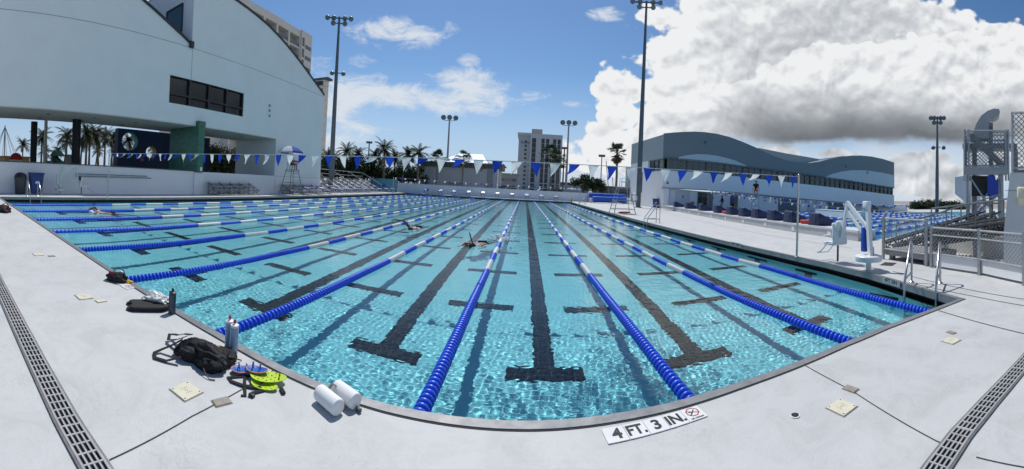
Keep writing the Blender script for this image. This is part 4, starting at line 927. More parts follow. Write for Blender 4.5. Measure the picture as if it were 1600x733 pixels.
# ------------------------------------------------------------------ starting blocks
def start_block(label,loc,rz,grp):
    t=thing('starting_block',label,'starting block',loc,rz,grp)   # swimmer faces local +x
    f=MB()
    for y in (-.22,.22): f.tube([(-.35,y,0),(-.25,y,.58),(.22,y,.5)],.025,8); f.tube([(.3,y,0),(.22,y,.5)],.025,8)
    f.tube([(-.3,-.22,.3),(-.3,.22,.3)],.02,6); f.build('frame',STEEL,t)
    p=MB(); p.prism([(-.38,-.3,.62),(.32,-.3,.53),(.32,-.3,.58),(-.38,-.3,.67)],(0,.6,0)); p.build('platform',BLUEP,t,smooth=0)
    MB().prism([(-.36,-.26,.674),(.30,-.26,.584),(.30,-.26,.592),(-.36,-.26,.682)],(0,.52,0)).build('tread_pad',GALV,t,smooth=0)
    MB().prism([(-.40,-.25,.682),(-.26,-.25,.666),(-.26,-.25,.72),(-.40,-.25,.80)],(0,.5,0)).build('footrest',BLUEP,t,smooth=0)
    m=MB(); m.box(.322,.335,-.28,.28,.36,.575); m.build('front_panel',BLUEP,t,smooth=0); MB().prism([(.338,-.16,.38),(.338,.16,.38),(.338,0,.56)],(.006,0,0)).build('white_marking',WHITEP,t,smooth=0)
    return t
ys=[26.9+2.33*k for k in range(10)]
first=None
for k,y in enumerate(ys):
    lab='%s starting block counted from the lifeguard stand, on the left deck'%ORD[k]
    loc=(XL-.75,y,0)
    if first is None: first=start_block(lab,loc,0,'starting blocks along the left deck')
    else: dup(first,loc,0,lab)
first=None
for k in range(10):
    lab='%s blue and white starting block from the left along the far wall'%ORD[k]; loc=(lanes[k]+.0,YF+.95,0)
    if first is None: first=start_block(lab,loc,-PI/2,'starting blocks along the far wall')
    else: dup(first,loc,-PI/2,lab)
# ------------------------------------------------------------------ ladders
def ladder(label,loc,rz,reach=.75,h=.82):
    # local +x points over the water
    t=thing('pool_ladder',label,'ladder',loc,rz,'steel pool ladders')
    for y in (-.27,.27):
        a=MB(); pts=[(-.62,y,0),(-.62,y,h*.8)]
        for k in range(7):
            q=PI/2*k/6; pts.append((-.54-.08*math.cos(q),y,h*.82+.1*math.sin(q)))
        pts+= [(-.47,y,h*.94),(.05,y,h*.28),(.10,y,h*.1),(.11,y,-.3),(.11,y,-.95)]
        a.tube(pts,.021,10); a.tube([(-.62,y,.2),(.07,y,.2)],.018,8); rail=a.build('handrail',STEEL,t)
        MB().lathe([(.05,0),(.05,.02),(.03,.04)],(-.62,y,0),12).build('deck_flange',STEEL,rail)
    for k in range(4):
        MB().rbox((.13,0,-.26-.25*k),(.12,.5,.03),.008).build('step',WHITEP if k==0 else STEEL,t)
    return t
l0=atz(1448,470,0)
ladder('steel pool ladder in the near right corner of the pool',(5.62,3.02,0),math.radians(200)+.0)
ladder('steel pool ladder on the right edge beside the empty lifeguard chair',(6.72,19.2,0),PI,h=1.05)
ladder('small steel pool ladder at the far right corner of the pool',(6.68,43.5,0),PI)
ladder('steel pool ladder in front of the two trash bins on the left edge',(XL-.06,4.3,0),0)
# ------------------------------------------------------------------ bins
def bin_round(label,loc):
    t=thing('trash_bin',label,'bin',loc); MB().lathe([(.24,0),(.27,.05),(.31,.8),(.33,.82),(.33,.86),(.3,.86)],(0,0,0),22).build('body',BINK,t); MB().lathe([(.34,.861),(.34,.9),(.3,1.02),(.2,1.12),(.0,1.16)],(0,0,0),22).build('dome_lid',BLACK,t)
def bin_wheel(label,loc,rz=0,s=1.0):
    t=thing('recycling_bin',label,'bin',loc,rz); m=MB(); m.add([(-.24*s,-.26*s,.06),(.24*s,-.26*s,.06),(.24*s,.26*s,.06),(-.24*s,.26*s,.06),(-.29*s,-.33*s,1.0*s),(.29*s,-.33*s,1.0*s),(.29*s,.33*s,1.0*s),(-.29*s,.33*s,1.0*s)],[(0,3,2,1),(4,5,6,7),(0,1,5,4),(1,2,6,5),(2,3,7,6),(3,0,4,7)]); m.build('body',BINB,t,smooth=0)
    MB().rbox((0,0,1.05*s),(.66*s,.74*s,.1*s),.03).build('lid',BINB,t)
    for y in (-.25*s,.25*s): MB().lathe([(.11*s,-.03),(.11*s,.03)],(-.24*s,y,.11*s),16,R=rotx(PI/2)).build('wheel',BLACK,t)
    MB().tube([(-.33*s,-.22*s,.95*s),(-.38*s,-.22*s,.95*s),(-.38*s,.22*s,.95*s),(-.33*s,.22*s,.95*s)],.018,6).build('handle',BINB,t)
    MB().box(.27*s,.272*s,-.1,.1,.55*s,.68*s).build('sticker',WHITEP,t,smooth=0)
bin_round('dark grey round trash bin by the left wall',atz(30,302.5)+Vector((.2,0,0))); bin_wheel('blue recycling bin beside the dark grey bin at the left wall',atz(55,303)+Vector((.1,0,0)),0,1.05)
q=atz(1024,325); bin_wheel('blue wheeled bin at the corner of the wave-roofed building',q,-1.8,1.0)
# ------------------------------------------------------------------ telescoping poles on the wall
for k,(py0,py1,lab) in enumerate(((271.5,275.5,'upper long grey pole hung on the low white wall'),(275,278.5,'lower long grey pole hung on the low white wall'))):
    a=atx(118,py0,-19.72); b=atx(230+6*k,py1,-19.72); t=thing('telescopic_pole',lab,'pole',a,0,'skimmer poles hung on the wall'); MB().tube([(0,0,0),b-a],.022,8).build('shaft',GALVD,t)
    for u in (.2,.8): p=(b-a)*u; MB().obox(p+Vector((-.05,0,0)),(.08,.03,.06)).build('hook',GALVD,t)
# ------------------------------------------------------------------ pool lifts
def pool_lift(label,loc,rz,blue,colw):
    PC=colw; t=thing('pool_lift',label,'pool lift',loc,rz)   # local +x towards the seat side
    MB().lathe([(.07,0),(.07,.26)],(0,0,0),14).build('post_socket',PC,t)
    MB().lathe([(.33,.26),(.34,.28),(.34,.38),(.32,.4)],(0,0,0),24).build('turntable',PC,t)
    m=MB().obox((.0,0,1.05),(.105,.10,1.35),roty(math.radians(6))); m.build('mast',PC,t); MB().rbox((.1,.0,1.66),(.2,.16,.18),.03).build('motor_housing',PC,t)
    MB().rbox((.17,-.0,.78) if blue else (-.17,.02,.95),(.14,.16,.62),.03).build('battery_cover',BLUEP if blue else PC,t)
    MB().rbox((.02,-.1,.5),(.14,.12,.22),.04).build('actuator',CREAM,t)
    e=Vector((.95,0,1.72))
    a=MB(); a.obox(Vector((.03,0,1.05)).lerp(e,.5),((e-Vector((.03,0,1.05))).length,.07,.09),roty(-math.atan2(e.z-1.05,e.x-.03))); a.obox(Vector((.1,0,1.35)).lerp(e,.5)+Vector((0,.0,-.38)),((e-Vector((.1,0,1.35))).length*.96,.06,.07),roty(-math.atan2(e.z-1.35+.32,e.x-.1))); a.build('lift_arm',PC,t)
    a=MB(); g=Vector((1.2,0,.72)); a.obox(e.lerp(g,.5),(.07,.07,(e-g).length),roty(math.atan2(e.x-g.x,e.z-g.z))); a.build('hanger_bar',PC,t)
    s=MB(); s.rbox((1.3,0,.83),(.1,.46,.62),.045,roty(math.radians(8))); s.rbox((1.53,0,.55),(.46,.46,.08),.03); s.build('seat',WHITEP,t)
    for y in (-.26,.26): MB().tube([(1.3,y,.82),(1.52,y,.78),(1.72,y,.74)],.02,7).build('armrest',PC,t)
    MB().tube([(1.36,0,.5),(1.36,0,.06)],.028,8).build('support_strut',BLACK,t)
    fr=MB()
    for y in (-.14,.14): fr.tube([(1.72,y,.52),(1.98,y,.3),(2.12,y,.22)],.02,7)
    fr.tube([(2.12,-.2,.22),(2.12,.2,.22)],.02,7); fr.build('footrest',PC,t)
    MB().rbox((1.235,0,1.05),(.1,.34,.26),.04).build('headrest',BLACK if not blue else WHITEP,t)
    t.scale=(.87,.87,.87); return t
lft=atz(1357,424); st=atz(1312,412); dv=st-lft
pool_lift('white pool lift with blue battery cover beside the chain-link fence',(lft.x,lft.y,0),math.atan2(dv.y,dv.x)+.02,True,WHITEP)
l2=atz(91,303.5); pool_lift('pale pool lift by the left wall with a dark headrest',(l2.x+.3,l2.y,0),math.radians(82),False,M('pale mint paint',(.5,.6,.58),.4))
# ------------------------------------------------------------------ bleachers
def bleacher(label,loc,rz,w,rows,rise=.25,run=.6,rails=False):
    t=thing('bleacher',label,'bleacher',loc,rz,'aluminium bleachers on the left deck')   # width along local x, rows climb towards +y
    f=MB()
    for x in np.linspace(0.2,w-.2,5 if w<8 else 8):
        f.tube([(x,0,.04),(x,run*rows,.04)],.03,5); f.tube([(x,run*rows,.04),(x,run*rows,rise*rows+.25)],.03,5); f.tube([(x,.1,rise+.1),(x,run*rows,rise*rows+.2)],.025,5); f.tube([(x,.2,.04),(x,run*rows,rise*rows+.2)],.02,5)
        for r_ in range(rows): f.tube([(x,run*r_+.3,.04),(x,run*r_+.3,rise*(r_+1)+.12)],.022,5)
    xs=np.linspace(.2,w-.2,5 if w<8 else 8)
    for a,b in zip(xs[:-1],xs[1:]): f.tube([(a,run*rows,.06),(b,run*rows,rise*rows+.2)],.018,5); f.tube([(b,run*rows,.06),(a,run*rows,rise*rows+.2)],.018,5); f.tube([(a,.3,.06),(b,.3,rise)],.015,5)
    f.build('frame',GALVD if not rails else GALV,t)
    for r_ in range(rows):
        MB().rbox((w/2,run*r_+.32,rise*(r_+1)+.15),(w,.28,.04),.01).build('seat_plank',ALU,t); MB().rbox((w/2,run*r_-.02,rise*r_+.08),(w,.28,.035),.01).build('foot_plank',ALU,t)
    if rails:
        for x in np.linspace(0,w,4):
            MB().tube([(x,0,0),(x,.0,1.0),(x,run*rows,rise*rows+1.1),(x,run*rows,0)],.03,7).build('guard_rail',GALV,t)
        MB().tube([(0,run*rows,rise*rows+1.1),(w,run*rows,rise*rows+1.1)],.03,7).build('guard_rail',GALV,t); MB().tube([(0,run*rows,rise*rows+.6),(w,run*rows,rise*rows+.6)],.025,7).build('guard_rail',GALV,t)
    return t
b0=atz(327,303.5); b1=atz(404,304.5)
bleacher('small aluminium bleacher against the white wall right of the green pillar',(-18.75,b0.y+.3,0),PI/2,b1.y-b0.y,3,.2,.42) if 0 else None
ya=16.75; yb=21.3
bleacher('small aluminium bleacher right of the green brick pillar',(-18.35,ya,0),PI/2,yb-ya,3,.22,.42)
bleacher('small aluminium bleacher behind the occupied lifeguard stand',(-18.35,25.2,0),PI/2,6.6,3,.22,.42)
bleacher('large bleacher stand with tall guard rails at the far left',(-19.6,34.6,0),PI/2,13.5,5,.3,.62,True)
# ------------------------------------------------------------------ lifeguard stands
def guard_stand(label,loc,rz,h,s=.9,mat=GALV,umbrella=False,seatcol=WHITEP):
    t=thing('lifeguard_stand',label,'lifeguard stand',loc,rz,'lifeguard stands')   # faces local +x
    a=s*.72; b=s*.36
    for sx in (-1,1):
        for sy in (-1,1):
            MB().tube([(sx*a,sy*a,0),(sx*b,sy*b,h)],.03,8).build('leg',mat,t)
    for z,k in ((.35,.06),(h*.5,.5),(h*.95,.93)):
        r=MB(); e=a+(b-a)*(z/h)
        for p,q in (((-1,-1),(1,-1)),((1,-1),(1,1)),((1,1),(-1,1)),((-1,1),(-1,-1))): r.tube([(p[0]*e,p[1]*e,z),(q[0]*e,q[1]*e,z)],.02,6)
        r.build('brace',mat,t)
    for k in range(int(h/.3)):
        z=.3*(k+1); e=a+(b-a)*(z/h); MB().tube([(e,-e*.8,z),(e,e*.8,z)],.02,6).build('rung',mat,t)
    MB().rbox((0,0,h+.02),(b*2.5,b*2.4,.05),.01).build('platform',mat,t)
    MB().rbox((-.05,0,h+.42),(.45,.5,.05),.02).build('seat',seatcol,t); MB().rbox((-.3,0,h+.75),(.05,.5,.55),.02).build('backrest',seatcol,t)
    for y in (-.3,.3): MB().tube([(-.3,y,h),(-.3,y,h+.72),(.2,y,h+.68),(.22,y,h)],.02,7).build('armrest',mat,t)
    if umbrella:
        MB().tube([(-.34,.1,h),(-.34,.1,h+2.0)],.022,8).build('umbrella_pole',mat,t)
        c=MB(); n=8; R_=1.05; ap=Vector((-.34,.1,h+2.05))
        for k in range(n):
            q0,q1=2*PI*k/n,2*PI*(k+1)/n
            for ri in range(4):
                def p(q,u): return ap+Vector((R_*u*math.cos(q),R_*u*math.sin(q),-.48*u*u))
                u0,u1=ri/4,(ri+1)/4; c.add([p(q0,u0),p(q1,u0),p(q1,u1),p(q0,u1)] ,[(0,1,2,3)],1 if k in (0,7,3) else 0)
            c.add([ap+Vector((R_*math.cos(q0),R_*math.sin(q0),-.48)),ap+Vector((R_*math.cos(q1),R_*math.sin(q1),-.48)),ap+Vector((R_*math.cos(q1),R_*math.sin(q1),-.62)),ap+Vector((R_*math.cos(q0),R_*math.sin(q0),-.62))],[(0,1,2,3)],1 if k in (0,7,3) else 0)
        c.build('umbrella_canopy',[PW,PB],t,smooth=0)
    return t
gl=atz(452,303.2); LGX=XL-.95; LGY=atx(455,300,LGX).y
GST=guard_stand('lifeguard stand with blue and white umbrella and seated lifeguard on the left deck',(LGX,LGY,0),0,2.05,1.0,GALVD,True)
gr=atz(972,333.5); GRH=atd(978,286,math.hypot(gr.x,gr.y)).z-.35; guard_stand('empty steel lifeguard stand on the right deck beside the tall floodlight pole',(gr.x,gr.y,0),PI,GRH,1.15,GALV,False,M('pale green seat',(.35,.5,.45),.5))
# rescue tube lying by the empty stand
q=atz(969,337); t=thing('rescue_tube','red rescue tube lying on the deck under the empty lifeguard stand','rescue tube',(gr.x+.1,gr.y-.3,.0),.5); MB().tube([(-.6,0,.09),(-.3,.02,.09),(.3,-.02,.09),(.6,0,.09)],[.05,.08,.08,.05],10).build('float',M('faded red foam',(.42,.07,.04),.7),t); MB().strap([(.6,0,.09),(.8,.2,.02),(.7,.4,.015),(.4,.45,.015)],.03).build('strap',BLACKF,t)
q=atz(990,322); t=thing('life_ring','pale life ring hung on the empty lifeguard stand','life ring',(gr.x+.75,gr.y-.5,GRH*.62),.4); mb=MB(); mb.tube([(0,.3*math.cos(2*PI*k/20),.3*math.sin(2*PI*k/20)) for k in range(20)],.06,8,closed=True); mb.build('ring',WHITEP,t)
for k in range(4):
    q0=PI/4+k*PI/2; MB().tube([(0,.3*math.cos(q0+d),.3*math.sin(q0+d)) for d in (-.12,0,.12)],.064,8).build('band',GALVD,t)
# ------------------------------------------------------------------ second pool on the right
P2Z=-.12
def pool2():
    m=M('second pool water',(.03,.22,.36),.12,0,.2,1.2,.5,5,.15)
    m2=bpy.data.materials.new('second pool lining'); m2.use_nodes=True; m2.node_tree.nodes['Principled BSDF'].inputs['Base Color'].default_value=(.08,.36,.46,1)
    struct(fill([P2],P2Z,'second_pool_water',m))
    mb=MB(); n=len(P2)
    for i in range(n):
        a,b=P2[i],P2[(i+1)%n]; mb.add([(a[0],a[1],.001),(b[0],b[1],.001),(b[0],b[1],-.6),(a[0],a[1],-.6)],[(0,1,2,3)])
    struct(mb.build('second_pool_wall',m2,smooth=0,recalc=False))
    struct(fill([P2],-.6,'second_pool_floor',m2))
pool2()
def curb():
    ang=math.atan2(CU.y,CU.x); Ln=(C1-C0).length; t=thing('starting_platform_curb','low concrete curb carrying the covered starting blocks and lane numbers','curb',(C0.x,C0.y,0),ang)
    sgn=1 if Vector((-CU.y,CU.x)).dot(CN)>0 else -1
    MB().box(0,Ln,*(sorted((0,sgn*.95))),0,.32).build('curb_body',M('curb concrete',(.50,.51,.52),.75,0,.1,2),t,smooth=0)
    MB().box(-.02,Ln+.02,*(sorted((-.03*sgn,sgn*.98))),.323,.40).build('curb_top',M('curb top paint',(.60,.61,.62),.6,0,.08,2),t,smooth=0)
    for k in range(11):
        u=Ln*(k+.35)/11; MB().box(u-.11,u+.11,*(sorted((-.012*sgn,-.002*sgn))),.06,.27).build('lane_number_plate',WHITEP,t,smooth=0)
    return ang,sgn,Ln
CANG,CSG,CLN=curb()
def covered_block(label,u):
    p=C0+CU*u+CN*.5; t=thing('covered_starting_block',label,'covered starting block',(p.x,p.y,.40),math.atan2(CN.y,CN.x),'navy covered starting blocks by the second pool')
    m=MB(); y=.42
    out=[(-.42,0),(.56,0),(.60,.30),(.1,.42),(-.36,.66),(-.43,.61)]
    bm=bmesh.new(); vs=[]
    for yy,k in ((-y,1.0),(-y*.5,1.03),(0,1.0),(y*.5,1.03),(y,1.0)): vs.append([bm.verts.new((x*(1 if z else 1.06),yy*(1 if z else 1.05),z*k)) for x,z in out])
    for a,b in zip(vs[:-1],vs[1:]):
        for i in range(6): bm.faces.new((a[i],a[(i+1)%6],b[(i+1)%6],b[i]))
    bm.faces.new(vs[0][::-1]); bm.faces.new(vs[-1]); bmesh.ops.bevel(bm,geom=bm.edges[:],offset=.03,segments=1,affect='EDGES')
    MB().bm(bm).build('cover',NAVY,t,smooth=50)
    MB().strap([(-.46,-.2,.04),(-.46,-.2,.35),(-.435,-.2,.60)],.04,.006,side=(0,1,0)).build('tie_strap',BLACKF,t)
    MB().box(-.47,.6,-.45,.45,.001,.03).build('base_plate',GALVD,t,smooth=0); t.scale=(.86,.86,.86)
    return t
uu=[]
for px,py in ((1059,325),(1078,327),(1100,329),(1125,331),(1146,334),(1166,337),(1187,341),(1213,346),(1240,352),(1281,362)):
    d=ray(px,py); dd=Vector((d.x,d.y)).normalized(); o=C0+CN*.5; den=CU.x*dd.y-CU.y*dd.x; s=(-(o.x*dd.y-o.y*dd.x))/den; uu.append(s)
fb_=None
for k,s in enumerate(uu):
    lab='%s navy covered starting block from the wave-roofed building end'%ORD[k]
    if fb_ is None: fb_=covered_block(lab,s)
    else:
        p=C0+CU*s+CN*.5; dup(fb_,(p.x,p.y,.40),None,lab)
# lane ropes of the second pool, running away from the curb
def rope2(k,s):
    p=C0+CU*s+CN*1.2; t=thing('lane_rope','%s lane rope of the second pool from the building end'%ORD[k],'lane rope',(p.x,p.y,P2Z),0,'lane ropes floating on the second pool')
    d=Vector((math.cos(.14),math.sin(.14))).normalized(); R=Matrix(((0,0,1),(0,1,0),(-1,0,0))); 
    Ln=26; u=0.3; j=0; prof=[]; ms=[]
    R=rotz(math.atan2(d.y,d.x))@roty(PI/2)
    while u<Ln:
        for rr,uu_ in ((.05,0),(.11,.1),(.11,.58),(.05,.68)): prof.append((rr,u+uu_)); ms.append(j%2)
        u+=.7; j+=1
    MB().lathe(prof,(0,0,.05),6,R=R,ms=ms).build('float_string',[ROPEW,ROPEB],t); MB().tube([(0,0,.05),(d.x*Ln,d.y*Ln,.05)],.015,5).build('cable',CABLE,t)
for k in range(12): rope2(k,CLN*(k+.8)/12.6)
flag_line('upper pennant string above the second pool',(C0.x+3.5,C0.y-3.2,2.3),tuple(atd(1422,321,32)),.25,40,.30,.22,8)
flag_line('lower pennant string above the second pool',(C0.x+2.0,C0.y-6.5,2.05),tuple(atd(1420,331,30)),.2,36,.30,.22,9)
# long white bulkhead at the far side of the second pool
def bulkhead():
    a=atd(1274,335.5,37); b=atd(1345,341,31); t=thing('white_bulkhead','long white bulkhead lying across the far side of the second pool','bulkhead',(a.x,a.y,0)); d=b-a; u=Vector((d.x,d.y,0)).normalized(); nn=Vector((-u.y,u.x,0))
    MB().prism([(0,0,-.05),(d.x,d.y,-.05),(d.x,d.y,.55),(0,0,.55)],nn*.8).build('bulkhead_body',WHITE,t,smooth=0); MB().prism([nn*-.02+Vector((0,0,.553)),Vector((d.x,d.y,.553))-nn*.02,Vector((d.x,d.y,.60))-nn*.02,Vector((0,0,.60))-nn*.02],nn*.84).build('deck_cap',WHITEP,t,smooth=0)
bulkhead()
# ------------------------------------------------------------------ chain-link fences
def chain(mb,P0,U_,V_,w,h,pitch=.06,r=.0058,m=0):
    """diamond wire mesh in the rectangle P0 + u*U + v*V"""
    P0,U_,V_=Vector(P0),Vector(U_),Vector(V_); s=pitch*1.414
    for sg in (1,-1):
        k=-h if sg>0 else 0
        while k<(w if sg>0 else w+h):
            # line u = k + sg*v
            v0=max(0,(-k)*sg if sg>0 else k-w); v1=min(h,(w-k) if sg>0 else k)
            if v1-v0>.01: mb.tube([P0+U_*(k+sg*v0)+V_*v0+ (U_.cross(V_))*(.003*sg),P0+U_*(k+sg*v1)+V_*v1+(U_.cross(V_))*(.003*sg)],r,4,m,cap=False)
            k+=s
WIRE=M('galvanised wire',(.30,.31,.31),.5,.6)
def fence_run(label,pts,z0,z1,base=True,pitch=.06,mid=False,grp='chain-link fences by the second pool',bh=.25,name='chain_link_fence',posts=True):
    p0=Vector(pts[0]); t=thing(name,label,'fence',(p0.x,p0.y,0),0,grp)
    for i,(a,b) in enumerate(zip(pts[:-1],pts[1:])):
        a,b=Vector(a).to_3d()-Vector((p0.x,p0.y,0)),Vector(b).to_3d()-Vector((p0.x,p0.y,0)); L=(b-a).length; u=(b-a)/L
        m=MB(); chain(m,a+Vector((0,0,z0+.03)),u,Vector((0,0,1)),L,z1-z0-.06,pitch); m.build('wire_mesh',WIRE,t,smooth=0)
        MB().tube([a+Vector((0,0,z1)),b+Vector((0,0,z1))],.024,8).build('top_rail',GALV,t); MB().tube([a+Vector((0,0,z0)),b+Vector((0,0,z0))],.02,8).build('bottom_rail',GALV,t)
        if mid: MB().tube([a+Vector((0,0,z1-.17)),b+Vector((0,0,z1-.17))],.018,8).build('mid_rail',GALV,t)
        if base: 
            nn=Vector((-u.y,u.x,0)); MB().prism([a+nn*.03+Vector((0,0,.05)),b+nn*.03+Vector((0,0,.05)),b+nn*.03+Vector((0,0,z0-.03)),a+nn*.03+Vector((0,0,z0-.03))],nn*.12).build('base_board',WHITE,t,smooth=0)
        if posts:
            for p in ([a,b] if i==0 else [b]): MB().box(p.x-.03,p.x+.03,p.y-.03,p.y+.03,0,z1+.05).build('post',GALV,t,smooth=0)
fA=atz(1380,405); fB=atz(1447,416); fC=atz(1455,418); fD=atz(1530,430); fE=atz(1600,446)
zA=atd(1380,341,math.hypot(fA.x,fA.y)).z; zD=atd(1533,362,math.hypot(fD.x,fD.y)).z
fence_run('short chain-link fence panel behind the pool lift',[fA[:2],fB[:2]],.28,zA,False,.068,grp='chain-link fences on the right deck')
fF=Vector((5.9,.2,0))
fence_run('long chain-link fence on a white base board at the right edge',[fC[:2],fD[:2],fE[:2],(6.2,-.4)],.33,zD+.02,True,.068,True,grp='chain-link fences on the right deck')
def low_step():
    t=thing('raised_walkway','grey raised concrete walkway slab behind the short chain-link panel','walkway',(fA.x,fA.y,0))
    d=(fB-fA); u=d.normalized(); nn=Vector((-u.y,u.x,0)); nn=nn if nn.x>0 else -nn
    MB().prism([nn*.06+Vector((0,0,.12)),d+nn*.06+Vector((0,0,.12)),d+nn*.06+Vector((0,0,.27)),nn*.06+Vector((0,0,.27))],nn*1.2).build('slab',M('walkway concrete',(.28,.28,.29),.8,0,.2,5),t,smooth=0)
    for k in (.1,.9): MB().box((d*k).x+nn.x*.2-.06,(d*k).x+nn.x*.2+.06,(d*k).y+nn.y*.2-.06,(d*k).y+nn.y*.2+.06,0,.119).build('foot',GALVD,t,smooth=0)
low_step()
# dark steel stairs and trusses behind the fence (diving area scaffolding)
GALVK=M('dark gantry steel',(.07,.075,.08),.6,.4,.3,4)
def truss(t,a,b,w,mat=GALV,r=.04,n=6,name='truss'):
    a,b=Vector(a),Vector(b); m=MB(); d=(b-a); u=d.normalized(); s=u.cross(Vector((0,0,1)));
    if s.length<.1: s=Vector((1,0,0))
    s=s.normalized(); v=s.cross(u).normalized(); c=[s*w+v*w,s*w-v*w,-s*w-v*w,-s*w+v*w]
    for q in c: m.tube([a+q,b+q],r,6)
    for i in range(n):
        p,q=a+d*(i/n),a+d*((i+1)/n)
        for k in range(4):
            m.tube([p+c[k],q+c[(k+1)%4]],r*.6,5); m.tube([p+c[k],p+c[(k+1)%4]],r*.6,5)
    return m.build(name,mat,t)
TD=13.5
def tower():
    o=atd(1530,372,TD); t=thing('diving_platform_tower','galvanised steel tower with caged chain-link platform at the right edge','platform tower',(o.x,o.y,0),math.atan2(-o.x,o.y))
    # local: x to the right as seen from the pool, y away from the viewer
    sc=TD/F
    z=lambda py,px=1535: atd(px,py,TD).z
    X=lambda px: (px-1530)*sc
    zb,zt=z(268),z(205); x0,x1=X(1507),X(1576)
    for x in (X(1512),X(1566)):
        for y in (0,1.7): MB().box(x-.05,x+.05,y-.05,y+.05,0,zb).build('leg',GALV,t,smooth=0)
    b=MB()
    for (xa,za,xb,zb2) in ((X(1513),z(345),X(1565),zb-.1),(X(1513),zb-.1,X(1560),z(345)),(X(1513),z(345),X(1540),.0),(X(1562),z(345),X(1525),.0),(X(1530),z(330),X(1566),z(300))):
        for y in (-.02,1.72): b.tube([(xa,y,za),(xb,y,zb2)],.035,6)
    for zz in (z(345),z(318)): b.tube([(X(1512),0,zz),(X(1566),0,zz)],.03,6); b.tube([(X(1512),1.7,zz),(X(1566),1.7,zz)],.03,6); b.tube([(X(1512),0,zz),(X(1512),1.7,zz)],.03,6)
    b.tube([(X(1513),.1,z(345)),(X(1513),1.6,zb)],.03,6); b.tube([(X(1566),.1,z(345)),(X(1566),1.6,zb)],.03,6)
    b.build('cross_brace',GALV,t)
    MB().box(x0,x1,-.12,2.1,zb,zb+.16).build('platform_deck',GALV,t,smooth=0); MB().box(x0-.02,x1+.02,-.16,-.122,zb-.12,zb+.05).build('edge_beam',GALV,t,smooth=0)
    m=MB(); chain(m,(x0,-.1,zb+.2),Vector((1,0,0)),Vector((0,0,1)),x1-x0,zt-zb-.22,.10,.010); m.build('wire_mesh',WIRE,t,smooth=0)
    m=MB(); chain(m,(x0,-.1,zb+.2),Vector((0,1,0)),Vector((0,0,1)),2.1,zt-zb-.22,.10,.010); m.build('wire_mesh',WIRE,t,smooth=0)
    m=MB(); chain(m,(x1,-.1,zb+.2),Vector((0,1,0)),Vector((0,0,1)),2.1,zt-zb-.22,.10,.010); m.build('wire_mesh',WIRE,t,smooth=0)
    m=MB(); chain(m,(x0,2.0,zb+.2),Vector((1,0,0)),Vector((0,0,1)),x1-x0,zt-zb-.22,.10,.010); m.build('wire_mesh',WIRE,t,smooth=0)
    r=MB()
    for x in (x0,x0+.16,x1,x1-.1): r.tube([(x,-.1,zb-.35),(x,-.1,zt+.05)],.035,8)
    for x in (x0,x1): r.tube([(x,2.0,zb),(x,2.0,zt+.05)],.03,8); r.tube([(x,-.1,zt),(x,2.0,zt)],.028,8)
    for zz in (zt,zb+.2): r.tube([(x0,-.1,zz),(x1,-.1,zz)],.03,8); r.tube([(x0,2.0,zz),(x1,2.0,zz)],.03,8)
    r.build('cage_frame',GALV,t)
    # stair flight seen through the cage
    s=MB(); 
    for k in range(7): s.obox((X(1520)+k*.17,1.0,zt-.15-k*.16),(.2,.8,.03))
    s.strap([(X(1516),.6,zt),(X(1572),.6,zb+.25)],.16,.03,side=(0,0,1)); s.strap([(X(1516),1.4,zt),(X(1572),1.4,zb+.25)],.16,.03,side=(0,0,1)); s.build('stair_flight',GALVD,t,smooth=0)
    MB().box(X(1518),X(1548),.3,.5,zb-.9,zb-.14).build('dark_machinery',M('dark steel',(.05,.055,.06),.6,.3,.3,5),t,smooth=0)
    # blue sign board
    MB().box(X(1543),X(1560),-.1,-.07,z(307),z(281)).build('blue_board',BLUEP,t,smooth=0); MB().lathe([(.16,0),(.16,.03)],(X(1549),-.075,z(279)),16,R=rotx(PI/2)).build('blue_disc',BLUEP,t)
tower()
def fin():
    o=atd(1540,216,15.2); t=thing('concrete_fin','curved grey concrete fin curling over the platform cage','sculptural fin',(o.x,o.y,0),math.atan2(-o.x,o.y)); s=15.2/F
    P=lambda px,py: ((px-1540)*s,atd(px,py,15.2).z)
    out=[(1518,216),(1521,205),(1526,192),(1533,181),(1543,173),(1553,169.5),(1561,170),(1563,174),(1562,179),(1556,183),(1549,184),(1546,188),(1545,196),(1545,207),(1545,216)]
    q=[P(*p) for p in out]
    MB().prism([(x,0,z) for x,z in q],(0,.9,0)).build('fin_body',M('pale concrete',(.42,.43,.43),.75,0,.12,2),t,smooth=30)
    a=P(1545,190)
    MB().box(a[0],a[0]+.18,.2,.7,P(1545,212)[1]-3.5,a[1]).build('steel_post',GALVD,t,smooth=0)
    g=MB()
    for k in range(7): x=P(1550,205)[0]+k*.13; g.tube([(x,.4,P(1550,216)[1]-.3),(x,.4,P(1550,204)[1])],.012,5)
    for zz in (204,209): g.tube([(P(1550,zz)[0],.4,P(1550,zz)[1]),(P(1588,zz)[0],.4,P(1550,zz)[1])],.015,5)
    g.build('guard_rail',GALV,t)
    MB().box(P(1545,212)[0]-1.1,P(1590,212)[0],.1,1.2,P(1545,216)[1]-.4,P(1545,216)[1]-.2).build('upper_deck',GALVD,t,smooth=0)
    for px in (1522,1588): MB().box(P(px,216)[0]-.1,P(px,216)[0]+.1,.3,.5,0,P(1545,216)[1]-.41).build('support_leg',GALVD,t,smooth=0)
fin()
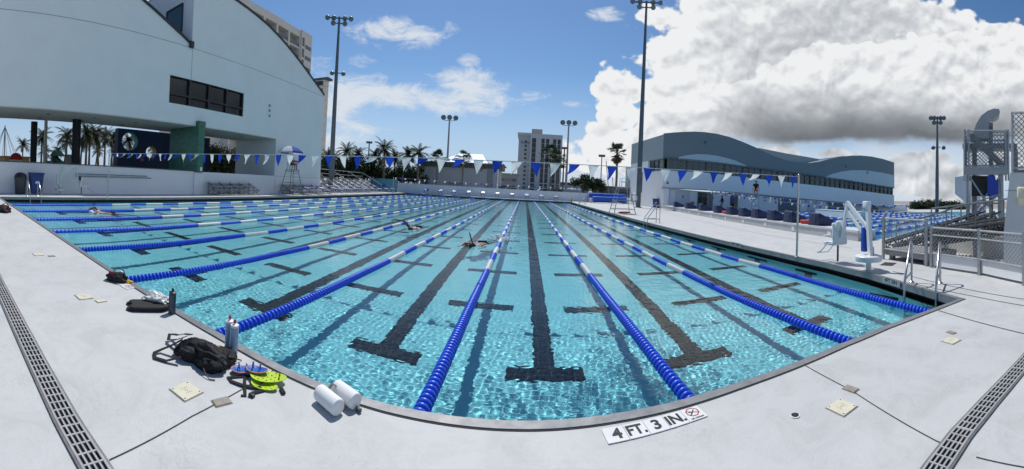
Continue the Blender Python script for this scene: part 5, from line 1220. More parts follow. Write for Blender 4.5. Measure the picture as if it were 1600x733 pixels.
def upper_cage():
    D=8.8; o=atd(1592,268,D); t=thing('upper_cage','tall chain-link cage on top of the white pylon at the right edge','safety cage',(o.x,o.y,0),math.atan2(-o.x,o.y)); s=D/F
    z=lambda py: atd(1594,py,D).z
    x0=-(1592-1582)*s; zb=z(262); zt=z(176)
    m=MB(); chain(m,(x0,0,zb),Vector((1,0,0)),Vector((0,0,1)),1.6,zt-zb,.09,.009); m.build('wire_mesh',WIRE,t,smooth=0)
    m=MB(); chain(m,(x0,0,zb),Vector((0,1,0)),Vector((0,0,1)),1.6,zt-zb,.09,.009); m.build('wire_mesh',WIRE,t,smooth=0)
    r=MB(); 
    for x in (x0,x0+.32,x0+1.6): r.tube([(x,0,zb-.1),(x,0,zt)],.035,8)
    for zz in (zb,zt): r.tube([(x0,0,zz),(x0+1.6,0,zz)],.03,8); r.tube([(x0,0,zz),(x0,1.6,zz)],.03,8)
    r.build('cage_frame',GALV,t); MB().box(x0,x0+1.6,.02,1.6,zb-.1,zb-.04).build('floor_grate',GALVD,t,smooth=0)
    # white pylon below
    p=thing('concrete_pylon','smooth white concrete pylon with a small lamp at the right edge','pylon',(o.x,o.y,0),math.atan2(-o.x,o.y)); P=lambda px,py: ((px-1592)*s,atd(1594,py,D).z)
    a=P(1577,262); b=P(1567,362)
    MB().prism([(a[0]+.02,.05,zb-.11),(1.7,.05,zb-.11),(1.7,.05,0),(b[0],.05,0),(b[0]+.01,.05,b[1])],(0,1.6,0)).build('shaft',M('white concrete',(.60,.62,.64),.7,0,.06,1.5),p,smooth=0)
    MB().box(b[0]+.05,1.69,.044,.052,z(298),z(298)+.012).build('joint_groove',M('shadow groove',(.16,.19,.2),.9),p,smooth=0)
    q=P(1596,302); l=MB(); l.rbox((q[0],-.05,q[1]),(.22,.2,.3),.05); l.prism([(q[0]-.1,-.12,q[1]-.14),(q[0]+.1,-.12,q[1]-.14),(q[0]+.06,-.02,q[1]-.3),(q[0]-.06,-.02,q[1]-.3)],(0,.07,0)); l.build('wall_lamp',CREAM,p)
upper_cage()
def white_tower():
    D=24; o=atd(1510,300,D); t=thing('white_diving_tower','white angular concrete tower half hidden behind the steel platform','tower',(o.x,o.y,0),math.atan2(-o.x,o.y)); s=D/F; P=lambda px,py: ((px-1510)*s,0,atd(px,py,D).z)
    MB().prism([P(1492,277),P(1532,270),P(1532,303),P(1532,330),P(1524,336),P(1503,312),P(1492,303)],(0,2.5,0)).build('upper_block',M('white concrete',(.60,.62,.64),.7,0,.06,1.5),t,smooth=0)
    a=P(1520,330); MB().box(a[0]-.1,a[0]+.9,.4,2.0,0,a[2]+.3).build('stem',M('white concrete',(.60,.62,.64),.7,0,.06,1.5),t,smooth=0)
    b=MB(); q=P(1493,330); 
    for k in range(6): b.tube([(q[0]+k*.35,0,q[2]-1.0),(q[0]+k*.35,0,q[2])],.025,5)
    for zz in (0,.5): b.tube([(q[0],0,q[2]-zz),(q[0]+2.0,0,q[2]-zz)],.025,5)
    b.build('guard_rail',WHITE,t)
    MB().box(q[0]-.1,q[0]+2.2,-.1,2.2,q[2]-1.15,q[2]-1.0).build('lower_platform',WHITE,t,smooth=0)
    for x in (.2,1.9): MB().box(q[0]+x-.1,q[0]+x+.1,.5,.7,0,q[2]-1.151).build('stem',WHITE,t,smooth=0)
white_tower()
def scaffold():
    # covered stair and walkway beams behind the fence
    specs=[((1400,392),(1560,338),11.0,13.0,'long dark steel ramp rising behind the fence towards the tower'),((1455,372),(1590,352),9.5,10.0,'flat dark steel gantry behind the long fence')]
    for (p,q,d0,d1,lab) in specs:
        a=atd(*p,d0); b=atd(*q,d1); t=thing('steel_gantry',lab,'gantry',(a.x,a.y,0),0,'steel gantries behind the fence'); e=b-Vector((a.x,a.y,0)); s=Vector((0,0,a.z))
        truss(t,s,e,.16,GALVK,.035,9); w=Vector((-(e-s).y,(e-s).x,0)).normalized()*.9
        truss(t,s+w,e+w,.16,GALVK,.035,9)
        n=12
        for k in range(n): MB().strap([s.lerp(e,k/n)+w*.1,s.lerp(e,k/n)+w*.95],.22,.03).build('tread',GALVK,t,smooth=0)
        for k in (.05,.5,.95):
            pp=s.lerp(e,k); 
            if pp.z>.25: MB().box(pp.x-.05,pp.x+.05,pp.y-.05,pp.y+.05,0,pp.z).build('leg',GALVD,t,smooth=0)
        MB().tube([s+Vector((0,0,.75)),e+Vector((0,0,.75))],.025,7).build('handrail',GALVD,t)
        for k in range(7): pp=s.lerp(e,k/6); MB().tube([pp,pp+Vector((0,0,.75))],.02,6).build('baluster',GALVD,t)
scaffold()
def white_ledge():
    # pale ledge running behind the long fence
    a=atd(1380,407,10.5); 
    t=thing('pool_surround','pale tiled ledge seen through the chain-link fence','ledge',(10.6,5.2,0),-.35)
    MB().box(0,7,-2.2,-.2,0,.45).build('ledge_body',M('pale tiled ledge',(.5,.49,.46),.7,0,.12,3),t,smooth=0)
    MB().box(-.02,7.02,-2.22,-.18,.453,.5).build('ledge_top',M('curb top paint',(.60,.61,.62),.6,0,.08,2),t,smooth=0)
white_ledge()
# ------------------------------------------------------------------ blue pool cover rollers
def covers():
    for k,(px0,px1,py,lab) in enumerate(((926,978,307,'lower blue rolled pool cover at the far right corner'),(920,977,301,'upper blue rolled pool cover behind the lower roll'))):
        Y0=51.5+1.2*k; a=aty(px0,py,Y0); b=aty(px1,py+1.5,Y0); r=.42 if k==0 else .38; zc=.55 if k==0 else 1.05
        t=thing('pool_cover_roll',lab,'pool cover',((a.x+b.x)/2,Y0,0),0,'rolled pool covers'); w=(b.x-a.x)/2
        m=MB(); n=18; prof=[(.1,-w),(r*.97,-w),(r,-w+.1)]
        for q in range(8): u=-w+.1+(2*w-.2)*(q+1)/8; prof+= [(r*(1+.03*math.sin(q*2.1)),u)]
        prof+= [(r*.97,w),(.1,w)]; m.lathe(prof,(0,0,zc),n,R=roty(PI/2)); m.build('rolled_sheet',M('blue cover vinyl',(.015,.10,.50),.4,0,.2,3,.3,12),t)
        MB().tube([(-w-.25,0,zc),(w+.25,0,zc)],.05,8).build('axle',STEEL,t)
        for x in (-w-.2,w+.2): MB().tube([(x,-.4,0),(x,0,zc),(x,.4,0)],.04,6).build('stand',GALVD,t)
covers()
# yellow wet-floor marker and small deck things at the far end
q=atz(892,316); t=thing('caution_cone','small yellow caution marker at the far right pool corner','marker',(q.x*.98,q.y*.97,0)); MB().lathe([(.2,0),(.2,.04),(.13,.05),(.05,.6),(.0,.62)],(0,0,0),12).build('body',M('yellow plastic',(.6,.4,.02),.5),t)
# ------------------------------------------------------------------ trench drain, deck plates
def drain():
    pts=[(-6.5,.70),(-4.59,.70),(-2.68,.73),(-2.02,.745),(-1.65,.77),(-.6,.80),(.6,.86),(1.6,.945),(1.98,.955),(2.32,.945),(2.75,.89),(3.46,.78),(4.6,.62),(6,.4)]
    xs=[p[0] for p in pts]; ysd=[p[1] for p in pts]; yc=lambda x: float(np.interp(x,xs,ysd))
    t=thing('trench_drain','long grey slotted trench drain crossing the near deck','drain',(0,.85,0)); hw=.062
    fs_={-1:MB(),1:MB()}; ch=MB(); g=MB()
    def bar(a,b,o0,o1,z0,z1,mb,wdt): pass
    N_=int((6-(-6.4))/.075)
    for k in range(N_):
        a=-6.4+.075*k; b=a+.075; ya,yb=yc(a)-.85,yc(b)-.85
        ch.add([(a,ya-hw,.0045),(b,yb-hw,.0045),(b,yb+hw,.0045),(a,ya+hw,.0045)],[(0,1,2,3)])
        for s in (-1,1):
            o0,o1=s*hw,s*(hw+.02); fs_[s].add([(a,ya+o0,.014),(b,yb+o0,.014),(b,yb+o1,.012),(a,ya+o1,.012),(a,ya+o1,.002),(b,yb+o1,.002),(a,ya+o0,.005),(b,yb+o0,.005)],[(0,1,2,3),(3,2,5,4),(6,7,1,0)])
        for j in range(5):
            o=-hw+.0015+(2*hw-.003)*(j/4); w=.0068 if j in (0,4) else .0052
            g.add([(a,ya+o-w,.016),(b,yb+o-w,.016),(b,yb+o+w,.016),(a,ya+o+w,.016),(a,ya+o-w,.006),(b,yb+o-w,.006),(b,yb+o+w,.006),(a,ya+o+w,.006)],[(0,1,2,3),(4,5,1,0),(3,2,6,7)])
        w=.011 if k%13 else .022
        g.add([(a-w*.5,ya-hw,.0163),(a+w*.5,ya-hw,.0163),(a+w*.5,ya+hw,.0163),(a-w*.5,ya+hw,.0163),(a-w*.5,ya-hw,.006),(a+w*.5,ya-hw,.006),(a+w*.5,ya+hw,.006),(a-w*.5,ya+hw,.006)],[(0,1,2,3),(4,5,1,0),(5,6,2,1),(6,7,3,2),(7,4,0,3)])
    GR=M('weathered grey grate',(.40,.395,.385),.6,.1,.2,12)
    for s in (-1,1): fs_[s].build('frame',M('drain frame steel',(.22,.22,.215),.55,.4,.25,14),t,smooth=0)
    ch.build('channel',M('dark void',(.012,.012,.013),.8),t,smooth=0); g.build('grate',GR,t,smooth=0)
drain()
def plate(label,p,size,rz,mat,holes=True,grp='cream anchor plates in the near deck'):
    t=thing('deck_plate',label,'deck plate',(p[0],p[1],.0),rz,grp); w,h=size
    MB().rbox((0,0,.006),(w,h,.008),.003).build('plate',mat,t,smooth=0)
    MB().box(-w/2-.006,w/2+.006,-h/2-.006,h/2+.006,.001,.0035).build('surround',TAUPE,t,smooth=0)
    if holes:
        m=MB()
        for x in (-1,1):
            for y in (-1,1): m.lathe([(.006,.0105),(.0,.0106)],(x*w*.4,y*h*.4,0),8)
        for k in range(4):
            for s in ((-.22,-.12+.08*k),(.22,-.12+.08*k)): m.lathe([(.0034,.0105),(.0,.0106)],(s[0]*w*.8,s[1]*h*1.2,0),6)
        for s in ((0,.05),(0,-.05),(.08,.0),(-.08,.0)): m.lathe([(.0034,.0105),(.0,.0106)],(s[0]*w,s[1]*h,0),6)
        m.build('screw_hole',M('dark void',(.012,.012,.013),.8),t)
    return t
plate('square cream anchor plate in the deck below the black drawstring bag',(-1.97,1.59),(.165,.165),.05,CREAM)
plate('square cream anchor plate in the deck right of the open drain hole',(2.15,1.81),(.165,.165),.05,CREAM)
plate('square cream anchor plate in the deck left of the black kickboard',(-3.99,1.62),(.165,.165),.05,CREAM)
plate('small far square cream anchor plate near the left end of the deck',(-6.09,1.6),(.165,.165),.05,CREAM)
plate('square cream anchor plate in the deck near the right drain',(3.80,1.66),(.155,.155),-.2,CREAM)
G2='oblong grey brown cover plates in the near deck'
plate('oblong grey brown cover plate on the joint left of the black strap',(-1.735,1.71),(.072,.115),-.3,TAUPE,False,G2)
plate('oblong grey brown cover plate on the joint right of the depth marker',(2.40,1.93),(.072,.115),.1,TAUPE,False,G2)
plate('oblong grey brown cover plate beside the right cream anchor plate',(4.03,1.76),(.065,.105),-.3,TAUPE,False,G2)
plate('oblong cream cover plate left of the black kickboard',(-3.8,1.76),(.072,.115),.05,CREAM,False,G2)
plate('oblong grey brown cover plate far left beside the small cream plate',(-5.95,1.8),(.072,.115),.05,TAUPE,False,G2)
q=atz(1436,405); plate('dark square floor hatch near the pool lift turntable',tuple(atz(1388,413)[:2]),(.42,.30),.3,M('dark hatch',(.03,.03,.03),.6),False,'floor hatches')
t=thing('deck_drain_hole','round open drain hole with a pale rim in the near right deck','drain hole',(1.83,1.97,0)); MB().lathe([(.030,.0045),(.0,.0046)],(0,0,0),24).build('dark_opening',M('dark void',(.012,.012,.013),.8),t); MB().lathe([(.0303,.0046),(.031,.007),(.0325,.007),(.034,.002)],(0,0,0),28).build('rim',WHITEP,t); MB().lathe([(.019,.005),(.02,.0058),(.027,.0058)],(.004,.006,0),20).build('inner_ring',BLACK,t)
# ------------------------------------------------------------------ depth marker tiles
def text_mesh(s,size,bold=.0,shear=0):
    c=bpy.data.curves.new('lettering','FONT'); c.body=s; c.size=size; c.align_x='CENTER'; c.align_y='CENTER'; c.offset=bold; c.shear=shear; c.extrude=.0006
    o=bpy.data.objects.new('lettering_source',c); COL.objects.link(o); dg=bpy.context.evaluated_depsgraph_get(); me=bpy.data.meshes.new_from_object(o.evaluated_get(dg)); bpy.data.objects.remove(o); bpy.data.curves.remove(c); return me
INK=M('black tile lettering',(.012,.012,.014),.5)
REDI=M('dark red tile print',(.35,.02,.03),.5)
TILEW=M('white ceramic tile',(.74,.75,.74),.3,0,.03,6)
def put_text(s,size,loc,parent,mat,name='lettering',bold=.004,sx=1.0,R=None):
    me=text_mesh(s,size,bold); me.materials.append(mat); o=bpy.data.objects.new(name,me); COL.objects.link(o); o.parent=parent; o.location=loc; o.scale=(sx,1,1)
    if R: o.rotation_euler=R
    return o
def depth_marker():
    a=Vector((.575,2.29)); b=Vector((1.30,2.365)); ang=math.atan2(b.y-a.y,b.x-a.x)
    t=thing('depth_marker','white tile depth marker reading 4 FT. 3 IN. with a no diving symbol','depth marker',(a.x,a.y,0),ang); L=(b-a).length; w=L/5; h=.145
    for k in range(5):
        MB().rbox((w*(k+.5),0,.005),(w-.003,h,.006),.0012).build('tile',TILEW,t,smooth=0)
    for k,(s,sx) in enumerate((('4',.95),('FT.',.78),('3',.95),('IN.',.86))):
        put_text(s,.135,(w*(k+.5)+(.012 if k==0 else 0),-.002,.0085),t,INK,bold=.0045,sx=sx)
    cx,cy=w*4.5,.018; m=MB(); ro,ri=.052,.043; pts=lambda r,z:[(cx+r*math.cos(PI/8+PI/4*k),cy+r*math.sin(PI/8+PI/4*k),z) for k in range(8)]
    A_,B_=pts(ro,.0088),pts(ri,.0088)
    for k in range(8): m.add([A_[k],A_[(k+1)%8],B_[(k+1)%8],B_[k]],[(0,1,2,3)])
    d=Vector((1,-.55,0)).normalized(); n=Vector((-d.y,d.x,0))*.0035; c=Vector((cx,cy,.0094)); m.add([c+d*ri+n,c+d*ri-n,c-d*ri-n,c-d*ri+n],[(0,1,2,3)]); m.build('prohibition_ring',REDI,t,smooth=0)
    f=MB(); f.strap([(cx-.022,cy-.024,.0091),(cx+.004,cy+.002,.0091),(cx+.018,cy+.022,.0091)],.009,.0004,side=(.7,-.7,0)); f.lathe([(.006,.0092),(0,.0093)],(cx-.027,cy-.028,0),8); f.strap([(cx-.004,cy-.004,.0092),(cx-.03,cy+.004,.0092)],.005,.0004,side=(0,1,0)); f.build('diver_pictogram',INK,t,smooth=0)
    put_text('NO DIVING',.021,(cx,-.055,.0085),t,INK,bold=.0008,sx=.92)
depth_marker()
def side_marker(label,pa,pb,far=False):
    a,b=pa,pb; d=(b-a); t=thing('depth_marker',label,'depth marker',a,math.atan2(d.y,d.x),'depth marker plates on the gutter edge')
    L=d.length; MB().box(-.03,L+.03,-.012,-.004,-.085,.045).build('plate',M('grey gutter plate',(.34,.35,.35),.5),t,smooth=0)
    m=MB(); put_text('4FT 3IN',.105,(L/2,-.013,-.02),t,INK,bold=.002,sx=L/.42*.92,R=(PI/2,0,0))
ex=lambda y: float(np.interp(y,[2.25]+[p[1] for p in EDGE_RIGHT],[5.42]+[p[0] for p in EDGE_RIGHT]))
p0=Vector((ex(4.15),4.15,0)); p1=Vector((ex(3.68),3.68,0)); sh=Vector((-.02,-.0,0.0)); side_marker('grey gutter plate reading 4FT 3IN beside the near right ladder',p0+sh,p1+sh)
p0=Vector((ex(10.6),10.6,0)); p1=Vector((ex(10.0),10.0,0)); side_marker('small far gutter plate reading 4FT 3IN along the right pool edge',p0+sh,p1+sh)
# second no-diving tile by the small black bag
t=thing('no_diving_tile','white no-diving tile on the deck beside the small black bag','no diving tile',(-4.14,2.30,0),.1); MB().rbox((0,0,.005),(.145,.145,.006),.0012).build('tile',TILEW,t,smooth=0)
m=MB(); c=Vector((0,.01,.0094)); 
for k in range(8):
    q0,q1=PI/8+PI/4*k,PI/8+PI/4*(k+1); m.add([(.052*math.cos(q0),.01+.052*math.sin(q0),.0088),(.052*math.cos(q1),.01+.052*math.sin(q1),.0088),(.043*math.cos(q1),.01+.043*math.sin(q1),.0088),(.043*math.cos(q0),.01+.043*math.sin(q0),.0088)],[(0,1,2,3)])
d=Vector((1,-.55,0)).normalized(); n_=Vector((-d.y,d.x,0))*.0035; m.add([c+d*.043+n_,c+d*.043-n_,c-d*.043-n_,c-d*.043+n_],[(0,1,2,3)]); m.build('prohibition_ring',REDI,t,smooth=0)
f=MB(); f.strap([(-.022,-.014,.0091),(.004,.012,.0091),(.018,.032,.0091)],.009,.0004,side=(.7,-.7,0)); f.build('diver_pictogram',INK,t,smooth=0)
t=thing('depth_marker','pair of white depth tiles partly covered by the small black bag','depth marker',(-4.29,2.30,0),.1)
for k in range(2): MB().rbox((-.147*k,0,.005),(.145,.145,.006),.0012).build('tile',TILEW,t,smooth=0)
# ------------------------------------------------------------------ swimmers' gear on the near deck
def bottle(label,p,body,cap,r=.036,h=.235,grp=None):
    t=thing('water_bottle',label,'bottle',(p[0],p[1],0),0,grp)
    MB().lathe([(r*.9,0),(r,.008),(r,h*.38),(r*.93,h*.42),(r*.93,h*.48),(r,h*.52),(r,h*.82),(r*.9,h*.86)],(0,0,0),22).build('bottle_body',body,t)
    MB().lathe([(r*.95,h*.861),(r*.97,h*.93),(r*.6,h*.965),(r*.32,h*.97),(r*.32,h*1.0)],(0,0,0),22).build('screw_cap',cap[0],t)
    MB().lathe([(r*.34,h*1.001),(r*.36,h*1.05),(r*.26,h*1.09),(r*.2,h*1.1)],(0,0,0),14).build('nozzle',cap[1],t)
    return t
FROST=bpy.data.materials.new('frosted blue bottle'); FROST.use_nodes=True; b_=FROST.node_tree.nodes['Principled BSDF']; b_.inputs['Base Color'].default_value=(.30,.42,.55,1); b_.inputs['Roughness'].default_value=.3; b_.inputs['Subsurface Weight'].default_value=.35; b_.inputs['Subsurface Radius'].default_value=(.02,.02,.03)
b1=bottle('frosted bottle with red nozzle standing behind the other at the pool edge',(-2.255,2.275),FROST,(WHITEP,RED),.037,.265,'two white bottles with red nozzles')
bottle('frosted bottle with red nozzle standing in front and right of its twin',(-2.165,2.245),FROST,(WHITEP,RED),.037,.265,'two white bottles with red nozzles')
DKB=M('smoky dark bottle',(.03,.055,.08),.25,0,.2,10)
bottle('dark smoky bottle with black lid beside the kickboard',(-3.17,2.31),DKB,(BLACK,BLACK),.041,.25)
def crumpled(seed,size,n=26,amp=.3,flat=True):
    bm=bmesh.new(); bmesh.ops.create_icosphere(bm,subdivisions=5,radius=1); r=random.Random(seed)
    from mathutils import noise as mn
    off=Vector((r.uniform(0,50),r.uniform(0,50),r.uniform(0,50)))
    for v in bm.verts:
        d=v.co.copy(); k=1+amp*(mn.fractal(d*1.5+off,1.2,2.0,2))+amp*.42*mn.ridged_multi_fractal(d*2.0+off,1.1,2.2,3,.9,2.0)-amp*.5
        k+=.012*mn.noise(d*9+off)
        v.co=Vector((d.x*size[0]*k,d.y*size[1]*k,max(0.0,d.z*size[2]*k+size[2]*.55) if flat else d.z*size[2]*k))
    return bm
SHEEN=M('black nylon',(.007,.007,.008),.5,0,.3,40,.4,140,spec=.3)
def drawstring_bag():
    c=Vector((-2.235,1.955,0)); t=thing('drawstring_bag','crumpled black nylon drawstring bag with looped straps on the near deck','bag',c,math.radians(30))
    from mathutils import noise as mn
    def drape(mb,seed,c,size,rz,fold):
        bm=bmesh.new(); bmesh.ops.create_icosphere(bm,subdivisions=5,radius=1); off=Vector((seed*7.3,seed*3.1,seed*1.7)); R=rotz(rz)
        for v in bm.verts:
            d=v.co.copy(); q=Vector((d.x*.9,d.y*2.6,d.z*2.0))+off; q=q+Vector((0,.5*math.sin(d.x*2.2+seed),0))
            k=1+.22*mn.noise(d*1.3+off)+fold*(mn.ridged_multi_fractal(q,1.0,2.0,3,.8,1.6)-.9)
            p=Vector((d.x*size[0]*k,d.y*size[1]*k,max(0,d.z*size[2]*k+size[2]*.5))); v.co=R@p
        mb.bm(bm,c)
    bb_=MB(); drape(bb_,1,(-.05,.03,0),(.17,.12,.085),.3,.17); drape(bb_,2,(.07,-.03,0),(.16,.115,.095),-.5,.19); drape(bb_,3,(.15,.04,0),(.11,.10,.07),.9,.2); bb_.build('bag_body',SHEEN,t,smooth=80)
    fl_=MB(); drape(fl_,5,(.10,-.08,.0),(.10,.085,.075),.2,.22); fl_.build('bag_flap',SHEEN,t,smooth=80); t.scale=(1.12,1.12,1.15)
    w=.03
    MB().strap([(-.12,.08,.13),(-.20,.13,.10),(-.27,.17,.06),(-.31,.20,.045),(-.345,.17,.05),(-.33,.12,.03),(-.25,.09,.06),(-.15,.06,.12)],w,.004).build('carry_strap',BLACKF,t)
    MB().strap([(-.16,.0,.12),(-.23,-.02,.07),(-.31,-.04,.025),(-.345,-.09,.012),(-.31,-.15,.012),(-.22,-.15,.012),(-.12,-.12,.05)],w,.004).build('carry_strap',BLACKF,t)
    CK=M('black cord',(.02,.02,.02),.6); MB().tube([(.05,-.15,.05),(.1,-.2,.02),(.13,-.22,.006),(.17,-.215,.006)],.004,6).build('draw_cord',CK,t); MB().tube([(.17,.04,.06),(.24,.06,.03),(.27,.1,.006)],.004,6).build('draw_cord',CK,t)
drawstring_bag()
# foil snack wrapper lying behind the bag
t=thing('snack_wrapper','crumpled orange and yellow snack wrapper behind the black drawstring bag','wrapper',(-2.30,2.18,0),.4)
MB().bm(crumpled(21,(.075,.04,.022),amp=.55)).build('foil',M('orange foil print',(.55,.30,.10),.35,.2,.7,22),t,smooth=0)
MB().bm(crumpled(24,(.035,.03,.018),amp=.5),(.06,.01,.0)).build('white_corner',M('white foil print',(.65,.6,.55),.4,.1,.3,30),t,smooth=0)
# hand paddles
def paddle(label,p,rz,size,colr,rim,straps,z0=.012,tilt=.0):
    t=thing('hand_paddle',label,'hand paddle',(p[0],p[1],z0),rz,'swimming hand paddles'); a,b=size; n=28
    base=[];
    for k in range(n):
        q=2*PI*k/n; r=1+.10*math.cos(2*q)+.06*math.cos(3*q); base.append((a*r*math.cos(q),b*r*math.sin(q)))
    def zz(x,y): return .012*(x/a)**2+.008*(y/b)**2+tilt*x
    m=MB(); rings=[1.0,.75,.5,.25]; vs=[]
    for s in rings: vs+= [(x*s,y*s,zz(x*s,y*s)) for x,y in base]
    vs.append((0,0,0)); fs=[]
    for i in range(3):
        for k in range(n): fs.append((i*n+k,i*n+(k+1)%n,(i+1)*n+(k+1)%n,(i+1)*n+k))
    for k in range(n): fs.append((3*n+k,3*n+(k+1)%n,4*n))
    m.add(vs,fs); lo=[(x,y,z-.004) for x,y,z in vs]; m.add(lo,[f[::-1] for f in fs]); m.add(vs[:n]+lo[:n],[(k,(k+1)%n,n+(k+1)%n,n+k) for k in range(n)]); m.build('paddle_blade',colr,t,smooth=50)
    h=MB()
    for i in range(-3,4):
        for j in range(-2,3):
            x,y=i*a*.24,j*b*.3
            if (x/a)**2+(y/b)**2<.75 and (i+j)%2==0: h.lathe([(a*.045,zz(x,y)+.0016),(0,zz(x,y)+.0017)],(x,y,0),8)
    h.build('water_hole',M('dark void',(.012,.012,.013),.8),t)
    if rim: MB().tube([(x*1.01,y*1.01,zz(x,y)-.002) for x,y in base],.0045,6,closed=True).build('rim',rim,t)
    for x,l,hh in straps: MB().tube([(x,-l,zz(x,l)+.001),(x,-l*.8,hh*.8),(x,0,hh),(x,l*.8,hh*.8),(x,l,zz(x,l)+.001)],.0045,6).build('finger_strap',colr if rim else BLACK,t)
    return t
BL2=M('bright blue plastic',(.02,.13,.50),.35,0,.15,20); LIME=M('lime yellow plastic',(.50,.68,.04),.35,0,.12,20); COR=M('coral plastic',(.75,.28,.18),.45)
paddle('blue hand paddle with coral rim, left one of the pair on the black strap',(-1.90,2.085),.9,(.085,.055),BL2,COR,((.03,.03,.045),(-.03,.03,.05)),.022)
paddle('blue hand paddle with coral rim lying on the lime paddle',(-1.795,2.125),.5,(.075,.052),BL2,COR,((.025,.03,.05),(-.03,.025,.06)),.048)
paddle('upper lime yellow hand paddle on the near deck',(-1.695,2.135),.55,(.125,.085),LIME,None,((.09,.03,.03),),.030)
paddle('lower lime yellow hand paddle under the other one',(-1.665,2.06),.25,(.095,.065),LIME,None,((-.02,.03,.008),),.010)
t=thing('webbing_strap','black webbing belt lying in a loop below the hand paddles','strap',(-1.76,2.0,0),0)
MB().strap([(-.05,.10,.012),(-.11,.02,.006),(-.155,-.06,.008),(-.10,-.075,.010),(-.02,-.055,.012),(.05,-.02,.014),(.10,.02,.012),(.13,.01,.008),(.10,-.06,.010),(.115,-.11,.012)],.028,.005).build('webbing',BLACKF,t)
MB().strap([(-.09,.06,.010),(-.03,-.01,.013),(.04,-.08,.009),(.085,-.125,.007),(.06,-.14,.006)],.022,.005).build('webbing_tail',BLACKF,t)
MB().rbox((.115,-.09,.012),(.045,.03,.018),.005).build('buckle',BLACK,t); MB().rbox((.235,.10,.012),(.07,.03,.014),.004,rotz(-.6)).build('strap_end',BLACKF,t)
# pull buoy: two white foam cylinders on a strap
def pull_buoy():
    t=thing('pull_buoy','white pull buoy of two foam cylinders lying at the pool edge','pull buoy',(-1.155,2.215,0),math.radians(-22)); FO=M('white foam',(.80,.80,.79),.75,0,.03,30,.15,300); r=.064
    R=Matrix.Rotation(PI/2,3,'Y')
    R=rotz(math.radians(0))@R
    for x,y in ((0,-.075),(.02,.085)):
        L=.125; MB().lathe([(r*.8,-L),(r*.95,-L+.006),(r,-L+.018),(r,L-.018),(r*.95,L-.006),(r*.8,L)],(x,y,r),28,R=R).build('foam_cylinder',FO,t)
    s=MB(); GW=M('grey webbing',(.10,.10,.10),.7)
    s.strap([(-.06,-.03,2*r-.022),(-.062,-.005,2*r-.002),(-.062,.02,2*r+.002),(-.06,.045,2*r-.02)],.026,.004,side=(1,0,0)); s.build('connecting_strap',GW,t); MB().strap([(.07,-.03,.03),(.07,.03,.022)],.026,.004,side=(1,0,0)).build('connecting_strap',GW,t); t.scale=(.86,.86,.86)
    MB().rbox((.175,.085,.02),(.05,.028,.03),.006).build('strap_end',M('grey webbing',(.10,.10,.10),.7),t)
pull_buoy()
# kickboards
def kickboard():
    FOAM=M('black foam',(.02,.021,.023),.8,0,.25,30,.3,200); q=Vector((-3.42,2.165,0))
    for k,(z,dx,dy,rz,lab) in enumerate(((.0,-.012,-.012,math.radians(62),'lower black foam kickboard under the other one'),(.0265,.008,.012,math.radians(64),'upper black foam kickboard with rounded nose beside the dark bottle'))):
        t=thing('kickboard',lab,'kickboard',(q.x+dx,q.y+dy,z),rz,'stacked black kickboards')
        L,w=.235,.135; pts=[]
        for kk in range(13):
            a=-PI/2+PI*kk/12; pts.append((L*.45+L*.55*math.cos(a),w*math.sin(a)))
        pts+= [(-L*.75,w*.98),(-L*.95,w*.8),(-L*.98,w*.5),(-L*.86,w*.2),(-L*.84,0),(-L*.86,-w*.2),(-L*.98,-w*.5),(-L*.95,-w*.8),(-L*.75,-w*.98)]
        bm=bmesh.new(); lo=[bm.verts.new((x,y,0)) for x,y in pts]; f=bm.faces.new(lo); r=bmesh.ops.extrude_face_region(bm,geom=[f]); bmesh.ops.translate(bm,vec=(0,0,.026),verts=[v for v in r['geom'] if isinstance(v,bmesh.types.BMVert)])
        bmesh.ops.bevel(bm,geom=[e for e in bm.edges if abs(e.verts[0].co.z-e.verts[1].co.z)<1e-5],offset=.007,segments=2,affect='EDGES'); MB().bm(bm).build('board',FOAM,t)
    t=thing('plastic_bag','crumpled white printed plastic bag lying behind the kickboards','plastic bag',(-3.475,2.325,.0),.7); MB().bm(crumpled(41,(.19,.12,.085),amp=.6)).build('bag_sheet',M('white thin plastic',(.70,.69,.67),.35,0,.12,14),t,smooth=25); MB().bm(crumpled(44,(.06,.045,.04),amp=.6),(-.08,.03,.05)).build('bag_handle',M('white thin plastic',(.70,.69,.67),.35,0,.12,14),t,smooth=25)
kickboard()
def small_bag():
    q=Vector((-4.42,2.27,0)); t=thing('gear_bag','small black gear bag with white trim beside the yellow cloth','bag',q,.5); MB().bm(crumpled(61,(.155,.105,.085),amp=.24)).build('bag_body',BLACKF,t,smooth=70); MB().strap([(-.10,.06,.10),(-.03,.07,.165),(.07,.05,.155),(.12,.02,.10)],.022,.004).build('handle',BLACKF,t); MB().strap([(-.03,.05,.143),(.04,.035,.15),(.09,.02,.135)],.02,.004).build('white_trim',WHITEP,t)
    MB().rbox((-.05,-.06,.11),(.09,.01,.05),.004,rotx(-.6)).build('red_patch',M('dull red patch',(.12,.02,.025),.7),t)
    t=thing('swim_cloth','crumpled yellow cloth beside the small black gear bag','cloth',(-4.29,2.385,0),.4); MB().bm(crumpled(66,(.07,.05,.03),amp=.5)).build('cloth',M('yellow cloth',(.62,.42,.03),.7,0,.2,20),t,smooth=40)
    q=atz(4,333); t=thing('gear_bag','black bag with red patch at the far left end of the near deck','bag',(q.x-.25,q.y+.05,0),.6); MB().bm(crumpled(71,(.36,.22,.15),amp=.3)).build('bag_body',BLACKF,t,smooth=70); MB().rbox((.17,-.10,.15),(.16,.03,.12),.02,rotx(-.5)).build('red_patch',M('red cloth',(.45,.05,.04),.7),t); MB().strap([(-.2,.1,.2),(0,.12,.30),(.2,.08,.2)],.04,.006).build('handle',BLACKF,t)
small_bag()
